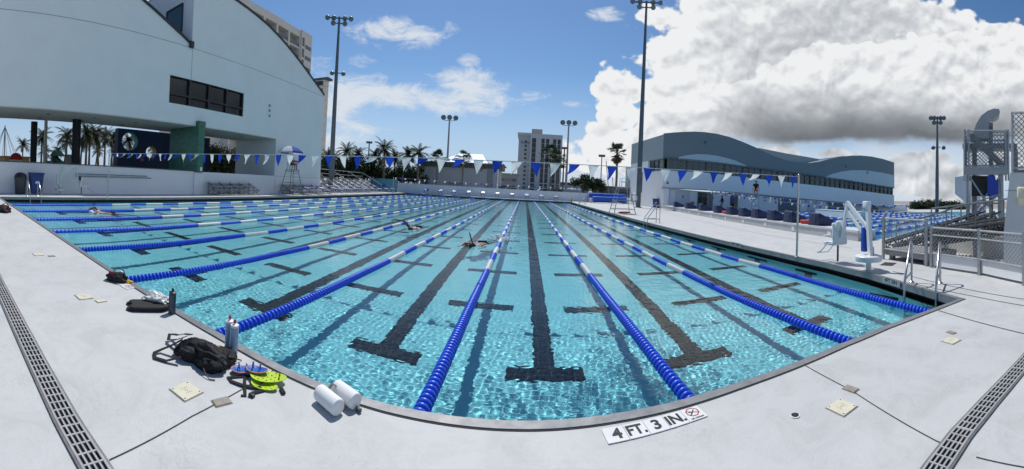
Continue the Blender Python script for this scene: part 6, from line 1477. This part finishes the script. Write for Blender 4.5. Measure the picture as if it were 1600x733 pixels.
# scattered gear beside the second pool
for k,(px,py,lab,col,sz) in enumerate(((1197,351,'dark red bag on the deck in front of the curb','dark',(.30,.2,.13)),(1213,354.5,'small red bag on the deck right of the dark red bag','red',(.2,.14,.08)))):
    q=atz(px,py); t=thing('gear_bag',lab,'bag',q,.3*k); MB().bm(crumpled(80+k,sz,amp=.3)).build('bag_body',M('dark red cloth',(.10,.02,.02),.8) if k==0 else M('red cloth',(.45,.05,.04),.7),t,smooth=60); MB().strap([(-.15,.0,.12),(0,.02,.2),(.15,0,.12)],.04,.006).build('handle',BLACKF,t)
    if k==0: MB().bm(crumpled(90,(.09,.08,.07),amp=.3),(-.02,.05,.14)).build('white_towel',WHITEP,t,smooth=60)
for k,(s,lab) in enumerate(((uu[4]-1.2,'first red kick float on the curb between covered starting blocks'),(uu[8]+1.1,'second red kick float on the curb nearer the flag pole'))):
    p=C0+CU*s+CN*.45; t=thing('kick_float',lab,'float',(p.x,p.y,.4),.4*k); MB().rbox((0,0,.1),(.35,.5,.18),.06).build('foam_body',M('red foam',(.5,.06,.05),.7),t); MB().strap([(-.1,-.2,.19),(0,0,.24),(.1,.2,.19)],.04,.006).build('handle',BLACKF,t)
# ------------------------------------------------------------------ people
def skin_body(joints,edges,name,mat,parent,sub=2):
    names=list(joints); me=bpy.data.meshes.new(name); me.from_pydata([joints[n][0] for n in names],[(names.index(a),names.index(b)) for a,b in edges],[])
    o=bpy.data.objects.new(name,me); COL.objects.link(o); sk=o.modifiers.new('skin','SKIN'); sk.use_smooth_shade=True
    for i,n in enumerate(names):
        r=joints[n][1]; v=me.skin_vertices[0].data[i]; v.radius=(r,r) if not isinstance(r,tuple) else r; v.use_root=(i==0)
    s=o.modifiers.new('sub','SUBSURF'); s.levels=sub; s.render_levels=sub
    dg=bpy.context.evaluated_depsgraph_get(); dg.update(); m2=bpy.data.meshes.new_from_object(o.evaluated_get(dg)); bpy.data.objects.remove(o); m2.name=name
    m2.polygons.foreach_set('use_smooth',[True]*len(m2.polygons)); m2.materials.clear(); m2.materials.append(mat); o=bpy.data.objects.new(name,m2); COL.objects.link(o); o.parent=parent; return o
BODY_E=[('pelvis','waist'),('waist','chest'),('chest','neck'),('neck','head'),('head','crown')]
for s in 'LR': BODY_E+= [('pelvis','hip'+s),('hip'+s,'knee'+s),('knee'+s,'ankle'+s),('ankle'+s,'toe'+s),('chest','sh'+s),('sh'+s,'elb'+s),('elb'+s,'wri'+s),('wri'+s,'hand'+s)]
RAD=dict(pelvis=.125,waist=.115,chest=.135,neck=.055,head=.085,crown=.075,hip=.085,knee=.06,ankle=.042,toe=.035,sh=.062,elb=.042,wri=.03,hand=.028)
def body(t,pos,mat,sub=2):
    J={}
    for k,p in pos.items():
        r=RAD.get(k) or RAD[k[:-1]]; J[k]=(p,r)
    order={'pelvis':J['pelvis']}; order.update({k:v for k,v in J.items() if k!='pelvis'})
    return skin_body(order,BODY_E,'body',mat,t,sub)
STAND=dict(pelvis=(0,0,.92),waist=(0,0,1.08),chest=(0,0,1.28),neck=(0,0,1.47),head=(.02,0,1.6),crown=(.01,0,1.68),hipL=(0,.09,.86),kneeL=(.02,.1,.48),ankleL=(-.02,.11,.08),toeL=(.13,.12,.03),hipR=(0,-.09,.86),kneeR=(.02,-.1,.48),ankleR=(-.02,-.11,.08),toeR=(.13,-.12,.03),shL=(0,.18,1.40),elbL=(-.02,.25,1.14),wriL=(.05,.26,.92),handL=(.08,.26,.84),shR=(0,-.18,1.40),elbR=(-.02,-.25,1.14),wriR=(.05,-.26,.92),handR=(.08,-.26,.84))
SIT=dict(pelvis=(0,0,.12),waist=(-.02,0,.28),chest=(0,0,.48),neck=(.03,0,.66),head=(.06,0,.79),crown=(.05,0,.87),hipL=(.05,.09,.10),kneeL=(.42,.12,.12),ankleL=(.42,.12,-.32),toeL=(.55,.13,-.37),hipR=(.05,-.09,.10),kneeR=(.42,-.12,.14),ankleR=(.38,-.12,-.32),toeR=(.51,-.13,-.37),shL=(0,.18,.60),elbL=(.08,.24,.36),wriL=(.28,.14,.26),handL=(.34,.10,.24),shR=(0,-.18,.60),elbR=(.08,-.24,.36),wriR=(.28,-.14,.26),handR=(.34,-.10,.25))
def face(t,c,rz=0.0):
    # eyes, nose, mouth, ears, set on a head centred at c facing +x
    R=rotz(rz); c=Vector(c)
    for y in (-.032,.032): MB().sphere(c+R@Vector((.078,y,.015)),.012,n=8).build('eye',M('dark eye',(.02,.015,.01),.3),t)
def shirt(t,pts,mat,name='shirt',rad=None,sub=1):
    J={};E=[]
    for i,(n,p,r) in enumerate(pts): J[n]=(p,r)
    return J
def clothes(t,pos,mat,kind,sub=2):
    P=pos; g=.018
    if kind=='shirt':
        J={'chest':(P['chest'],RAD['chest']+g),'waist':(P['waist'],RAD['waist']+g+.005),'hem':(tuple(Vector(P['pelvis'])*.7+Vector(P['waist'])*.3),RAD['pelvis']+g),'nk':(tuple(Vector(P['chest'])*.25+Vector(P['neck'])*.75),.07)}
        E=[('chest','waist'),('waist','hem'),('chest','nk')]
        for s in 'LR':
            J['sh'+s]=(P['sh'+s],RAD['sh']+g); J['sl'+s]=(tuple(Vector(P['sh'+s])*.4+Vector(P['elb'+s])*.6),RAD['elb']+.025); E+=[('chest','sh'+s),('sh'+s,'sl'+s)]
    else:
        J={'pelvis':(tuple(Vector(P['pelvis'])*.8+Vector(P['waist'])*.2),RAD['pelvis']+g)}; E=[]
        for s in 'LR':
            J['hip'+s]=(P['hip'+s],RAD['hip']+g); J['th'+s]=(tuple(Vector(P['hip'+s])*.3+Vector(P['knee'+s])*.7),RAD['knee']+.03); E+=[('pelvis','hip'+s),('hip'+s,'th'+s)]
    return skin_body(J,E,kind,mat,t,sub)
def hair(t,pos,mat,name='hair',dx=-.02,dz=.02,s=.1):
    h=Vector(pos['head']).lerp(Vector(pos['crown']),.5); MB().sphere(h+Vector((dx,0,dz)),s,(1.0,.92,.85),n=14).build(name,mat,t)
def person(label,loc,rz,pose,skin,top,bot,cap=None,grp=None):
    t=thing('person',label,'person',loc,rz,grp); body(t,pose,skin)
    if top: clothes(t,pose,top,'shirt')
    if bot: clothes(t,pose,bot,'shorts')
    hair(t,pose,cap or HAIR,'cap' if cap else 'hair'); face(t,pose['head']); return t
TEERED=M('red cloth',(.45,.05,.04),.7); TEEB=M('royal blue cloth',(.02,.07,.45),.75,0,.15,20); KHAKI=M('khaki cloth',(.32,.25,.17),.8); DKCL=M('dark cloth',(.02,.02,.025),.85); GREYCL=M('grey cloth',(.3,.3,.31),.8)
person('lifeguard in white top holding a red rescue tube, seated under the umbrella',(LGX-.08,LGY,2.05+.42),0.0,SIT,SKIN,M('white cloth',(.65,.65,.66),.8),DKCL)
t=thing('rescue_tube','red rescue tube across the lap of the lifeguard under the umbrella','rescue tube',(LGX+.2,LGY,2.05+.42+.33),0); MB().tube([(0,-.5,.0),(0,-.25,.03),(0,.25,.03),(0,.5,0)],[.05,.07,.07,.05],10).build('float',M('red foam',(.5,.06,.05),.7),t); MB().strap([(0,.5,0),(.05,.6,-.1),(.02,.55,-.2)],.03).build('strap',BLACKF,t)
# second pool lifeguard on a stand, people by the doors
g2=atd(1180,332,33.0); sx,sy=g2.x,g2.y; rzg=math.atan2(-.8,-.6)
guard_stand('slim lifeguard stand with a seated guard in front of the wave-roofed building',(sx,sy,0),rzg,1.75,.62,GALV,False,WHITEP)
person('lifeguard in dark top with red shorts seated on the slim stand by the second pool',(sx,sy,1.75+.44),rzg,SIT,SKIN,DKCL,TEERED)
t=thing('life_ring','white life ring hung on the slim lifeguard stand','life ring',(sx-.55,sy-.45,1.25),rzg-.3); MB().tube([(0,.26*math.cos(2*PI*k/20),.26*math.sin(2*PI*k/20)) for k in range(20)],.06,8,closed=True).build('ring',WHITEP,t)
for k in range(4):
    q0=PI/4+k*PI/2; MB().tube([(0,.26*math.cos(q0+d_),.26*math.sin(q0+d_)) for d_ in (-.12,0,.12)],.064,8).build('band',M('red cloth',(.45,.05,.04),.7),t)
def on_face(px,off,z=0):
    s,_=facp(px,320,off); p=A+U*s+NV*off; return Vector((p.x,p.y,z))
p=on_face(1145,1.2); person('person in blue shirt standing at the glass doorway',(p.x,p.y,0),math.atan2(NV.y,NV.x),STAND,SKIND,TEEB,DKCL)
p=on_face(1128,1.6); WALK=dict(STAND); WALK.update(kneeL=(.22,.1,.52),ankleL=(.3,.11,.1),toeL=(.44,.12,.05),kneeR=(-.02,-.1,.48),ankleR=(-.22,-.11,.12),toeR=(-.1,-.12,.04),elbL=(-.15,.25,1.16),handL=(-.02,.26,.9),wriL=(-.05,.26,.96),elbR=(.1,-.25,1.14),wriR=(.25,-.22,1.0),handR=(.31,-.2,.98))
person('person in dark clothing walking along the wall left of the blue-shirted person',(p.x,p.y,0),math.atan2(-U.y,-U.x),WALK,SKIND,DKCL,GREYCL)
p=on_face(1101,1.1); person('person in dark clothing standing in the shaded doorway',(p.x,p.y,0),math.atan2(NV.y,NV.x)+.4,STAND,SKIND,DKCL,DKCL)
p=on_face(1081,2.6); t=thing('folding_chair','orange folding chair behind the covered starting blocks','chair',(p.x,p.y,0),-2.2); OR=M('orange fabric',(.42,.13,.05),.7)
MB().rbox((0,0,.45),(.45,.45,.04),.01).build('seat',OR,t); MB().rbox((-.22,0,.75),(.04,.45,.4),.01).build('backrest',OR,t)
for x in (-.2,.2):
    for y in (-.2,.2): MB().tube([(x,y,0),(x,y,.44)],.015,6).build('leg',GALV,t)
# swimmers
FOAMW=M('white water foam',(.80,.83,.84),.6)
def foam(label,p,r,n,seed,h=.08):
    rr=random.Random(seed); m=MB()
    for k in range(n):
        a=rr.uniform(0,2*PI); d=r*rr.random()**.7; s=rr.uniform(.010,.05)*(1.25-d/r); m.sphere((d*math.cos(a)*1.25,d*math.sin(a)*.7,rr.uniform(-.01,h)*max(0,1-d/r)),s,(1,1,.7),n=6)
    o=m.build('splash_foam',FOAMW,None); o.location=(p[0],p[1],W+.005); o['kind']='stuff'; return o
SWIM=dict(pelvis=(-.62,0,-.02),waist=(-.45,0,-.01),chest=(-.22,0,.0),neck=(-.02,0,.02),head=(.10,0,.05),crown=(.17,0,.06),hipL=(-.70,.09,-.03),kneeL=(-1.10,.09,-.08),ankleL=(-1.50,.08,-.03),toeL=(-1.66,.08,-.05),hipR=(-.70,-.09,-.03),kneeR=(-1.08,-.09,-.05),ankleR=(-1.48,-.08,-.1),toeR=(-1.64,-.08,-.12))
def hand_fingers(t,wrist,tip,mat,up=(0,0,1)):
    w,p=Vector(wrist),Vector(tip); d=(p-w).normalized(); s=d.cross(Vector(up)); s=s.normalized() if s.length>.01 else Vector((0,1,0)); m=MB()
    for k,l in enumerate((.068,.078,.073,.058)):
        o=p+s*(-.027+.018*k)-d*.02; m.tube([o,o+d*l*.55,o+d*l+Vector((0,0,-.012))],[.009,.008,.006],6)
    o=w.lerp(p,.3)+s*.03; m.tube([o,o+s*.025+d*.03,o+s*.03+d*.055],[.010,.009,.007],6); m.build('fingers',mat,t)
def swimmer(label,p,rz,armL,armR,skin,cap,suit,gear=None):
    t=thing('person',label,'person',(p[0],p[1],W-.045),rz,'swimmers in the pool'); P=dict(SWIM); P.update(armL); P.update(armR); body(t,P,skin); clothes(t,P,suit,'shorts',1)
    hair(t,P,cap,'swim_cap',.0,.01,.105)
    g=MB()
    for y in (-.034,.034): g.sphere((.185,y,.035),.02,n=8)
    g.tube([(.17,-.07,.04),(.19,0,.045),(.17,.07,.04)],.008,6); g.build('goggles',BLACK,t)
    for s in 'LR': hand_fingers(t,P['wri'+s],P['hand'+s],skin)
    return t
q=atz(741,384,W); SWX,SWY=q.x,q.y
swimmer('swimmer in the middle lane facing the camera, dark paddle raised above the head',(q.x,q.y),-PI/2-.36,dict(shL=(-.16,.18,.05),elbL=(-.20,.30,-.10),wriL=(-.02,.22,-.24),handL=(.06,.20,-.27)),dict(shR=(-.14,-.18,.06),elbR=(.10,-.30,.09),wriR=(.32,-.30,.01),handR=(.41,-.29,-.03)),SKIN,HAIR,DKCL)
t=thing('swim_snorkel','black front snorkel standing up in front of the middle lane swimmer','snorkel',(q.x-.05,q.y-.2,W),0); MB().tube([(.04,.02,.0),(.03,0,.08),(-.01,-.02,.2),(-.06,-.01,.33),(-.085,.02,.40)],[.018,.018,.02,.02,.017],10).build('tube',BLACK,t); MB().rbox((.04,.04,.03),(.06,.04,.04),.012).build('mouthpiece',BLACK,t)
foam('',(q.x+.55,q.y+1.45),.55,190,1,.20); foam('',(q.x-.05,q.y+.05),.42,26,2,.03); foam('',(q.x+.7,q.y+2.0),1.0,70,6,.10)
q=atz(640,358,W)
swimmer('swimmer with one dark arm swung over the lane rope',(q.x+.1,q.y),-PI/2-.15,dict(shL=(-.16,.19,.05),elbL=(.1,.3,-.08),wriL=(.3,.25,-.2),handL=(.38,.22,-.22)),dict(shR=(-.16,-.18,.08),elbR=(-.05,-.42,.34),wriR=(.12,-.70,.36),handR=(.2,-.78,.33)),SKIND,HAIR,DKCL)
foam('',(q.x+.15,q.y+.2),.5,45,3,.06)
q=atz(148,333,W)
swimmer('swimmer with white cap in the left lanes near the left ladder',(q.x,q.y),-PI/2-.5,dict(shL=(-.16,.19,.06),elbL=(.1,.33,-.05),wriL=(.34,.28,-.12),handL=(.42,.25,-.13)),dict(shR=(-.16,-.18,.08),elbR=(.02,-.36,.24),wriR=(.25,-.42,.14),handR=(.33,-.43,.1)),SKIN,WHITEP,DKCL)
foam('',(q.x+.0,q.y+.1),.5,45,4,.10)
q=atz(513,333,W)
swimmer('distant swimmer in the left centre lanes beyond the arm-swinging swimmer',(q.x,q.y),-PI/2,dict(shL=(-.16,.19,.05),elbL=(.1,.3,-.08),wriL=(.3,.25,-.2),handL=(.38,.22,-.22)),dict(shR=(-.16,-.18,.05),elbR=(.08,-.33,-.05),wriR=(.3,-.3,-.12),handR=(.38,-.28,-.15)),SKIND,WHITEP,DKCL)
foam('',(q.x,q.y+.3),.4,30,5,.08)
# ------------------------------------------------------------------ palms and trees
def leafmat(name,c,tr=.25):
    m=bpy.data.materials.new(name); m.use_nodes=True; N=m.node_tree.nodes; L=m.node_tree.links; b=N['Principled BSDF']; b.inputs['Roughness'].default_value=.5; b.inputs['Base Color'].default_value=(*c,1); b.inputs['Specular IOR Level'].default_value=.3
    g=N.new('ShaderNodeNewGeometry'); rp=N.new('ShaderNodeValToRGB'); rp.color_ramp.elements[0].color=(*[k*.55 for k in c],1); rp.color_ramp.elements[1].color=(*[min(1,k*1.6) for k in c],1); L.new(g.outputs['Random Per Island'],rp.inputs['Fac']); L.new(rp.outputs[0],b.inputs['Base Color'])
    t=N.new('ShaderNodeBsdfTranslucent'); L.new(rp.outputs[0],t.inputs['Color']); mx=N.new('ShaderNodeMixShader'); mx.inputs[0].default_value=tr; L.new(b.outputs[0],mx.inputs[1]); L.new(t.outputs[0],mx.inputs[2]); L.new(mx.outputs[0],N['Material Output'].inputs['Surface']); return m
PLEAF=leafmat('coconut palm leaf',(.022,.038,.012),.15); SLEAF=leafmat('fan palm leaf',(.03,.05,.018),.18); BLEAF=leafmat('broad leaf',(.016,.034,.010),.15); DRY=leafmat('dry palm skirt',(.12,.08,.045))
TRUNK=M('palm bark',(.20,.17,.13),.9,0,.3,5,.5,25)
def palm_mesh(seed,h,fl=2.6,nf=26,lean=.8):
    r=random.Random(seed); tr=MB(); cr=MB(); n=9; la=r.uniform(0,2*PI); pts=[];rad=[]
    for k in range(n): u=k/(n-1); pts.append((lean*math.cos(la)*u**2,lean*math.sin(la)*u**2,h*u)); rad.append(.20-.09*u+(.1*(1-u)**6))
    tr.tube(pts,rad,9); top=Vector(pts[-1])
    for k in range(nf):
        a=2*PI*k*.381966+r.uniform(-.15,.15); el=math.radians(r.uniform(-35,75)) ; L=fl*r.uniform(.8,1.1); P=[];d=Vector((math.cos(a)*math.cos(el),math.sin(a)*math.cos(el),math.sin(el))); p=top.copy(); m=9
        for i in range(m):
            P.append(p.copy()); p=p+d*(L/(m-1)); d=(d+Vector((0,0,-.17-.05*i/m))).normalized()
        cr.tube(P,[.028*(1-.85*i/(m-1)) for i in range(m)],4,cap=False)
        for i in range(1,m*2-1):
            u=i/(m*2-2); j=min(int(u*(m-1)),m-2); f=u*(m-1)-j; c=P[j].lerp(P[j+1],f); dr=(P[j+1]-P[j]).normalized(); sd=dr.cross(Vector((0,0,1))); sd=sd.normalized() if sd.length>.01 else Vector((1,0,0))
            ll=.62*fl/2.6*math.sin(PI*min(1,u*.9+.12))**.6*r.uniform(.8,1.15)
            for s in (-1,1):
                e=c+(sd*s*.75+dr*.55).normalized()*ll+Vector((0,0,-.38*ll)); w=dr*.075*fl/2.6
                cr.add([c-w,c+w,e],[(0,1,2)])
    return tr,cr,top
def fan_mesh(seed,h,r0=1.15,n=34,skirt=True):
    r=random.Random(seed); tr=MB(); cr=MB(); sk=MB(); tr.tube([(0,0,0),(.05,0,h*.5),(0,.05,h)],[.2,.15,.15],9); top=Vector((0,.05,h))
    def fan(mb,a,el,L,sp):
        d=Vector((math.cos(a)*math.cos(el),math.sin(a)*math.cos(el),math.sin(el))); c=top+d*L; sd=d.cross(Vector((0,0,1))).normalized(); up=sd.cross(d); mb.tube([top,c],.02,4,cap=False)
        for k in range(11):
            q=-1.25+2.5*k/10; e=c+(d*math.cos(q)+sd*math.sin(q))*sp+up*(-.10*sp*abs(q))+Vector((0,0,-.18*sp)); w=(sd*math.cos(q)-d*math.sin(q))*.07*sp; mm=c.lerp(e,.55); mb.add([c,mm+w,e,mm-w],[(0,1,2,3)])
    for k in range(n): fan(cr,2*PI*k*.381966,math.radians(r.uniform(-25,80)),r0*r.uniform(.55,1),r0*.55)
    if skirt:
        for k in range(int(n*.8)): fan(sk,2*PI*k*.381966+.3,math.radians(r.uniform(-85,-35)),r0*r.uniform(.4,.75),r0*.45)
    return tr,cr,sk,top
def tree_bm(seed,h,rx,rz_,nleaf=2600,leaf=.13):
    r=random.Random(seed); tr=MB(); cr=MB(); tr.tube([(0,0,0),(.05,.03,h*.3),(0,.1,h*.55)],[.2,.15,.09],8); cl=[]
    for k in range(18):
        a=r.uniform(0,2*PI); q=r.uniform(-.5,1); d=r.random()**.5; cl.append((Vector((rx*.78*d*math.cos(a)*math.sqrt(max(.1,1-q*q*.7)),rx*.78*d*math.sin(a)*math.sqrt(max(.1,1-q*q*.7)),h*.62+rz_*.75*q)),rx*r.uniform(.24,.42)))
        tr.tube([(0,.06,h*.4),tuple(cl[-1][0]*.6+Vector((0,0,h*.2))),tuple(cl[-1][0])],[.07,.045,.02],5)
    for k in range(nleaf):
        c,s=r.choice(cl); d=Vector((r.gauss(0,1),r.gauss(0,1),r.gauss(0,.8))).normalized()*s*r.uniform(.55,1.05)*(1+.2*math.sin(k)); p=c+d; n=(d.normalized()+Vector((r.gauss(0,.5),r.gauss(0,.5),r.gauss(0,.5)))).normalized(); t_=n.orthogonal().normalized(); t_=Matrix.Rotation(r.uniform(0,6.28),3,n)@t_; b=n.cross(t_); l=leaf*r.uniform(.7,1.4)
        cr.add([p-t_*l,p+b*l*.5,p+t_*l,p-b*l*.5],[(0,1,2,3)])
    return tr,cr
PROTO={}
def palm(label,px,pytop,dist,variant,kind='coconut',grp='palms',pybase=None):
    tp=atd(px,pytop,dist); key=(kind,variant)
    H=tp.z
    if key not in PROTO:
        t=thing('palm_tree',label,'palm tree',(tp.x,tp.y,0),0,grp)
        if kind=='coconut':
            tr,cr,_=palm_mesh(variant,6.0,2.3,28,.7*(variant%3-1)); tr.build('trunk',TRUNK,t); cr.build('crown',PLEAF,t,smooth=0,recalc=False)
        else:
            tr,cr,sk,_=fan_mesh(variant,6.0,1.15 if kind=='skirt' else 1.5,44,kind=='skirt'); tr.build('trunk',TRUNK,t); cr.build('crown',SLEAF,t,smooth=0,recalc=False)
            if kind=='skirt': sk.build('dry_skirt',DRY,t,smooth=0,recalc=False)
        PROTO[key]=t
    else: t=dup(PROTO[key],(tp.x,tp.y,0),random.uniform(0,6.28),label)
    t['group']=grp
    s=H/6.9 if kind=='coconut' else H/6.8
    t.scale=(min(1.25,max(s,.75)),)*2+(s,)
    return t
BP=[(36,220,60,1,'small lone coconut palm by the beach hut'),(66,205,48,2,'coconut palm between the slim column and the pale lamp column'),(76,232,60,3,'small palm behind the pale lamp column'),(91,231,62,1,'small palm left of the grey cabinet'),(105,201,46,4,'tall coconut palm just left of the thick black column'),(101,214,55,2,'slightly lower palm beside the tall palm by the thick black column'),(127,213,52,3,'coconut palm just right of the thick black column'),(136,200,47,1,'slender coconut palm, first of the tall row behind the terrace'),(141,203,52,4,'slender coconut palm, second of the tall row behind the terrace'),(150,228,58,2,'short coconut palm beneath the tall terrace row'),(156,201,49,3,'slender coconut palm, third of the tall row behind the terrace'),(165,206,56,1,'coconut palm behind the steel flag pole'),(176,205,47,4,'tall coconut palm just left of the navy mural wall'),(178,226,60,2,'low palm at the left edge of the navy mural wall'),(206,212,48,3,'coconut palm framed by the largest hole of the navy mural wall'),(240,219,33,2,'low palm behind the yellow-lined hole')]
for px,py,d,v,l in BP: palm(l,px,py,d,v,grp='coconut palms on the beach')
NP=[(513,236,60,1,'shaggy palm beside the right edge of the pale green building'),(524,240,66,2,'palm right of the shaggy palm behind the large bleacher'),(541,229,62,3,'dense palm above the large bleacher'),(560,232,58,4,'palm left of the slim box lamp'),(552,246,70,1,'low palm filling the gap above the large bleacher'),(583,235,60,2,'palm directly above the teal screen wall, left one'),(602,222,58,3,'tallest palm above the teal screen wall'),(596,246,72,4,'low palm in the gap behind the tallest palm'),(618,240,64,1,'palm right of the tallest palm above the teal wall'),(631,233,60,2,'palm left of the grey service building'),(641,247,70,3,'low palm against the left end of the grey service building'),(655,230,60,4,'tall dark palm at the left end of the grey service building')]
for px,py,d,v,l in NP: palm(l,px,py,d,v,grp='dark palms behind the bleachers')
palm('fan palm in front of the left part of the grey service building',684,243,59,11,'fan','fan palms by the far wall')
palm('fan palm in front of the middle of the grey service building',724,244,59,12,'fan','fan palms by the far wall')
palm('tall fan palm left of the hotel floodlight, in front of the hotel',862,237,64,11,'fan','fan palms by the far wall')
palm('slightly lower fan palm overlapping the tall one in front of the hotel',872,247,66,12,'fan','fan palms by the far wall')
palm('round-crowned palm with a brown skirt standing alone on the right',965,230,60,15,'skirt','fan palms by the far wall')
def tree(label,px,pytop,dist,rx,seed,nleaf=2600,grp='broadleaf trees',rzk=.75,leaf=.13):
    tp=atd(px,pytop,dist); h=tp.z; t=thing('broadleaf_tree',label,'tree',(tp.x,tp.y,0),0,grp); tr,cr=tree_bm(seed,h*.98,rx,h*.36*rzk/.75,nleaf,leaf); tr.build('trunk',TRUNK,t); cr.build('crown',BLEAF,t,smooth=0,recalc=False); return t
tree('dark green rounded tree left of the blue pool cover rollers',912,270,58,2.3,1,3600); tree('smaller dark tree touching the rounded tree by the pool cover rollers',931,277,60,1.9,2,2600)
for k,(px,py,d,rx,lab) in enumerate(((512,246,56,3.6,'dark bushy tree against the edge of the pale green building'),(530,249,60,3.8,'dark bushy tree behind the upper rail of the large bleacher'),(548,247,58,3.8,'tallest dark bushy tree behind the large bleacher'),(570,252,60,3.6,'dark bushy tree left of the teal screen wall'),(592,262,62,3.0,'dark bushy tree behind the teal screen wall'),(612,262,62,3.0,'dark bushy tree above the right end of the teal screen wall'),(632,258,62,3.0,'dark bushy tree left of the service building palms'),(648,258,64,2.6,'small dark bushy tree at the service building corner'),(327,228,46,3.4,'dark leafy tree right of the green brick pillar'),(357,231,48,3.6,'dark leafy tree at the end of the open terrace'))): tree(lab,px,py,d,rx,20+k,3200,'dark trees behind the bleachers and terrace',.8,.16)
for k,(px,py,d,rx,lab) in enumerate(((1436,320,70,2.6,'distant rounded tree left of the right floodlight pole'),(1452,318,74,3.0,'distant tree just left of the right floodlight pole'),(1472,319,72,3.2,'distant tree just right of the right floodlight pole'),(1490,321,70,2.8,'distant low tree near the white diving tower'),(1001,296,110,4,'dark tree at the foot of the distant tan tower'))): tree(lab,px,py,d,rx,40+k,1800,'distant trees on the right',.8,.2)
# distant parked cars beyond the far wall
CARW=M('white car paint',(.65,.66,.67),.25,.1); CARD=M('dark car paint',(.04,.045,.05),.25,.2)
def car(label,px,dist,col):
    p=atd(px,290,dist); t=thing('parked_car',label,'car',(p.x,p.y,.35),math.pi*.02,'cars parked beyond the far wall')
    body=[(-2.1,.35),(-2.15,.75),(-1.5,.9),(-.9,1.4),(.7,1.42),(1.3,.95),(2.1,.8),(2.15,.4)]
    MB().prism([(x,-.85,z) for x,z in body],(0,1.7,0)).build('body',col,t,smooth=0); g=MB(); g.prism([(-1.35,-.856,.93),(-.85,-.856,1.33),(.65,-.856,1.35),(1.15,-.856,.95)],(0,1.712,0)); g.build('window',GLASSD,t,smooth=0)
    for x in (-1.3,1.35):
        for y in (-.8,.8): MB().lathe([(.33,-.1),(.33,.1)],(x,y,.33),14,R=rotx(PI/2)).build('wheel',BLACK,t)
for k,(px,col,lab) in enumerate(((852,CARW,'white car parked beyond the wall right of the hotel palms'),(785,CARD,'dark car parked beyond the wall right of the service building'),(800,CARW,'white car parked beyond the wall left of the hotel'),(868,CARD,'dark car parked beyond the wall under the fan palms'))): car(lab,px,68,col)
# sailboat masts beyond the trees
for px0,py0,px1,py1,lab in ((947,252,953,285,'slanting sailboat mast beyond the dark rounded tree'),(957,277,960,285,'short sailboat mast right of the slanting mast')):
    a=atd(px1,py1,120); b=atd(px0,py0,120); t=thing('boat_mast',lab,'mast',(a.x,a.y,0),0,'boat masts'); MB().tube([(0,0,0),b-Vector((a.x,a.y,0))],.12,6).build('mast',GALVD,t); MB().tube([(0,0,.5),((b-a).x*.2+1.6,0,1.2)],.09,6).build('boom',GALVD,t)
bpy.context.view_layer.update()
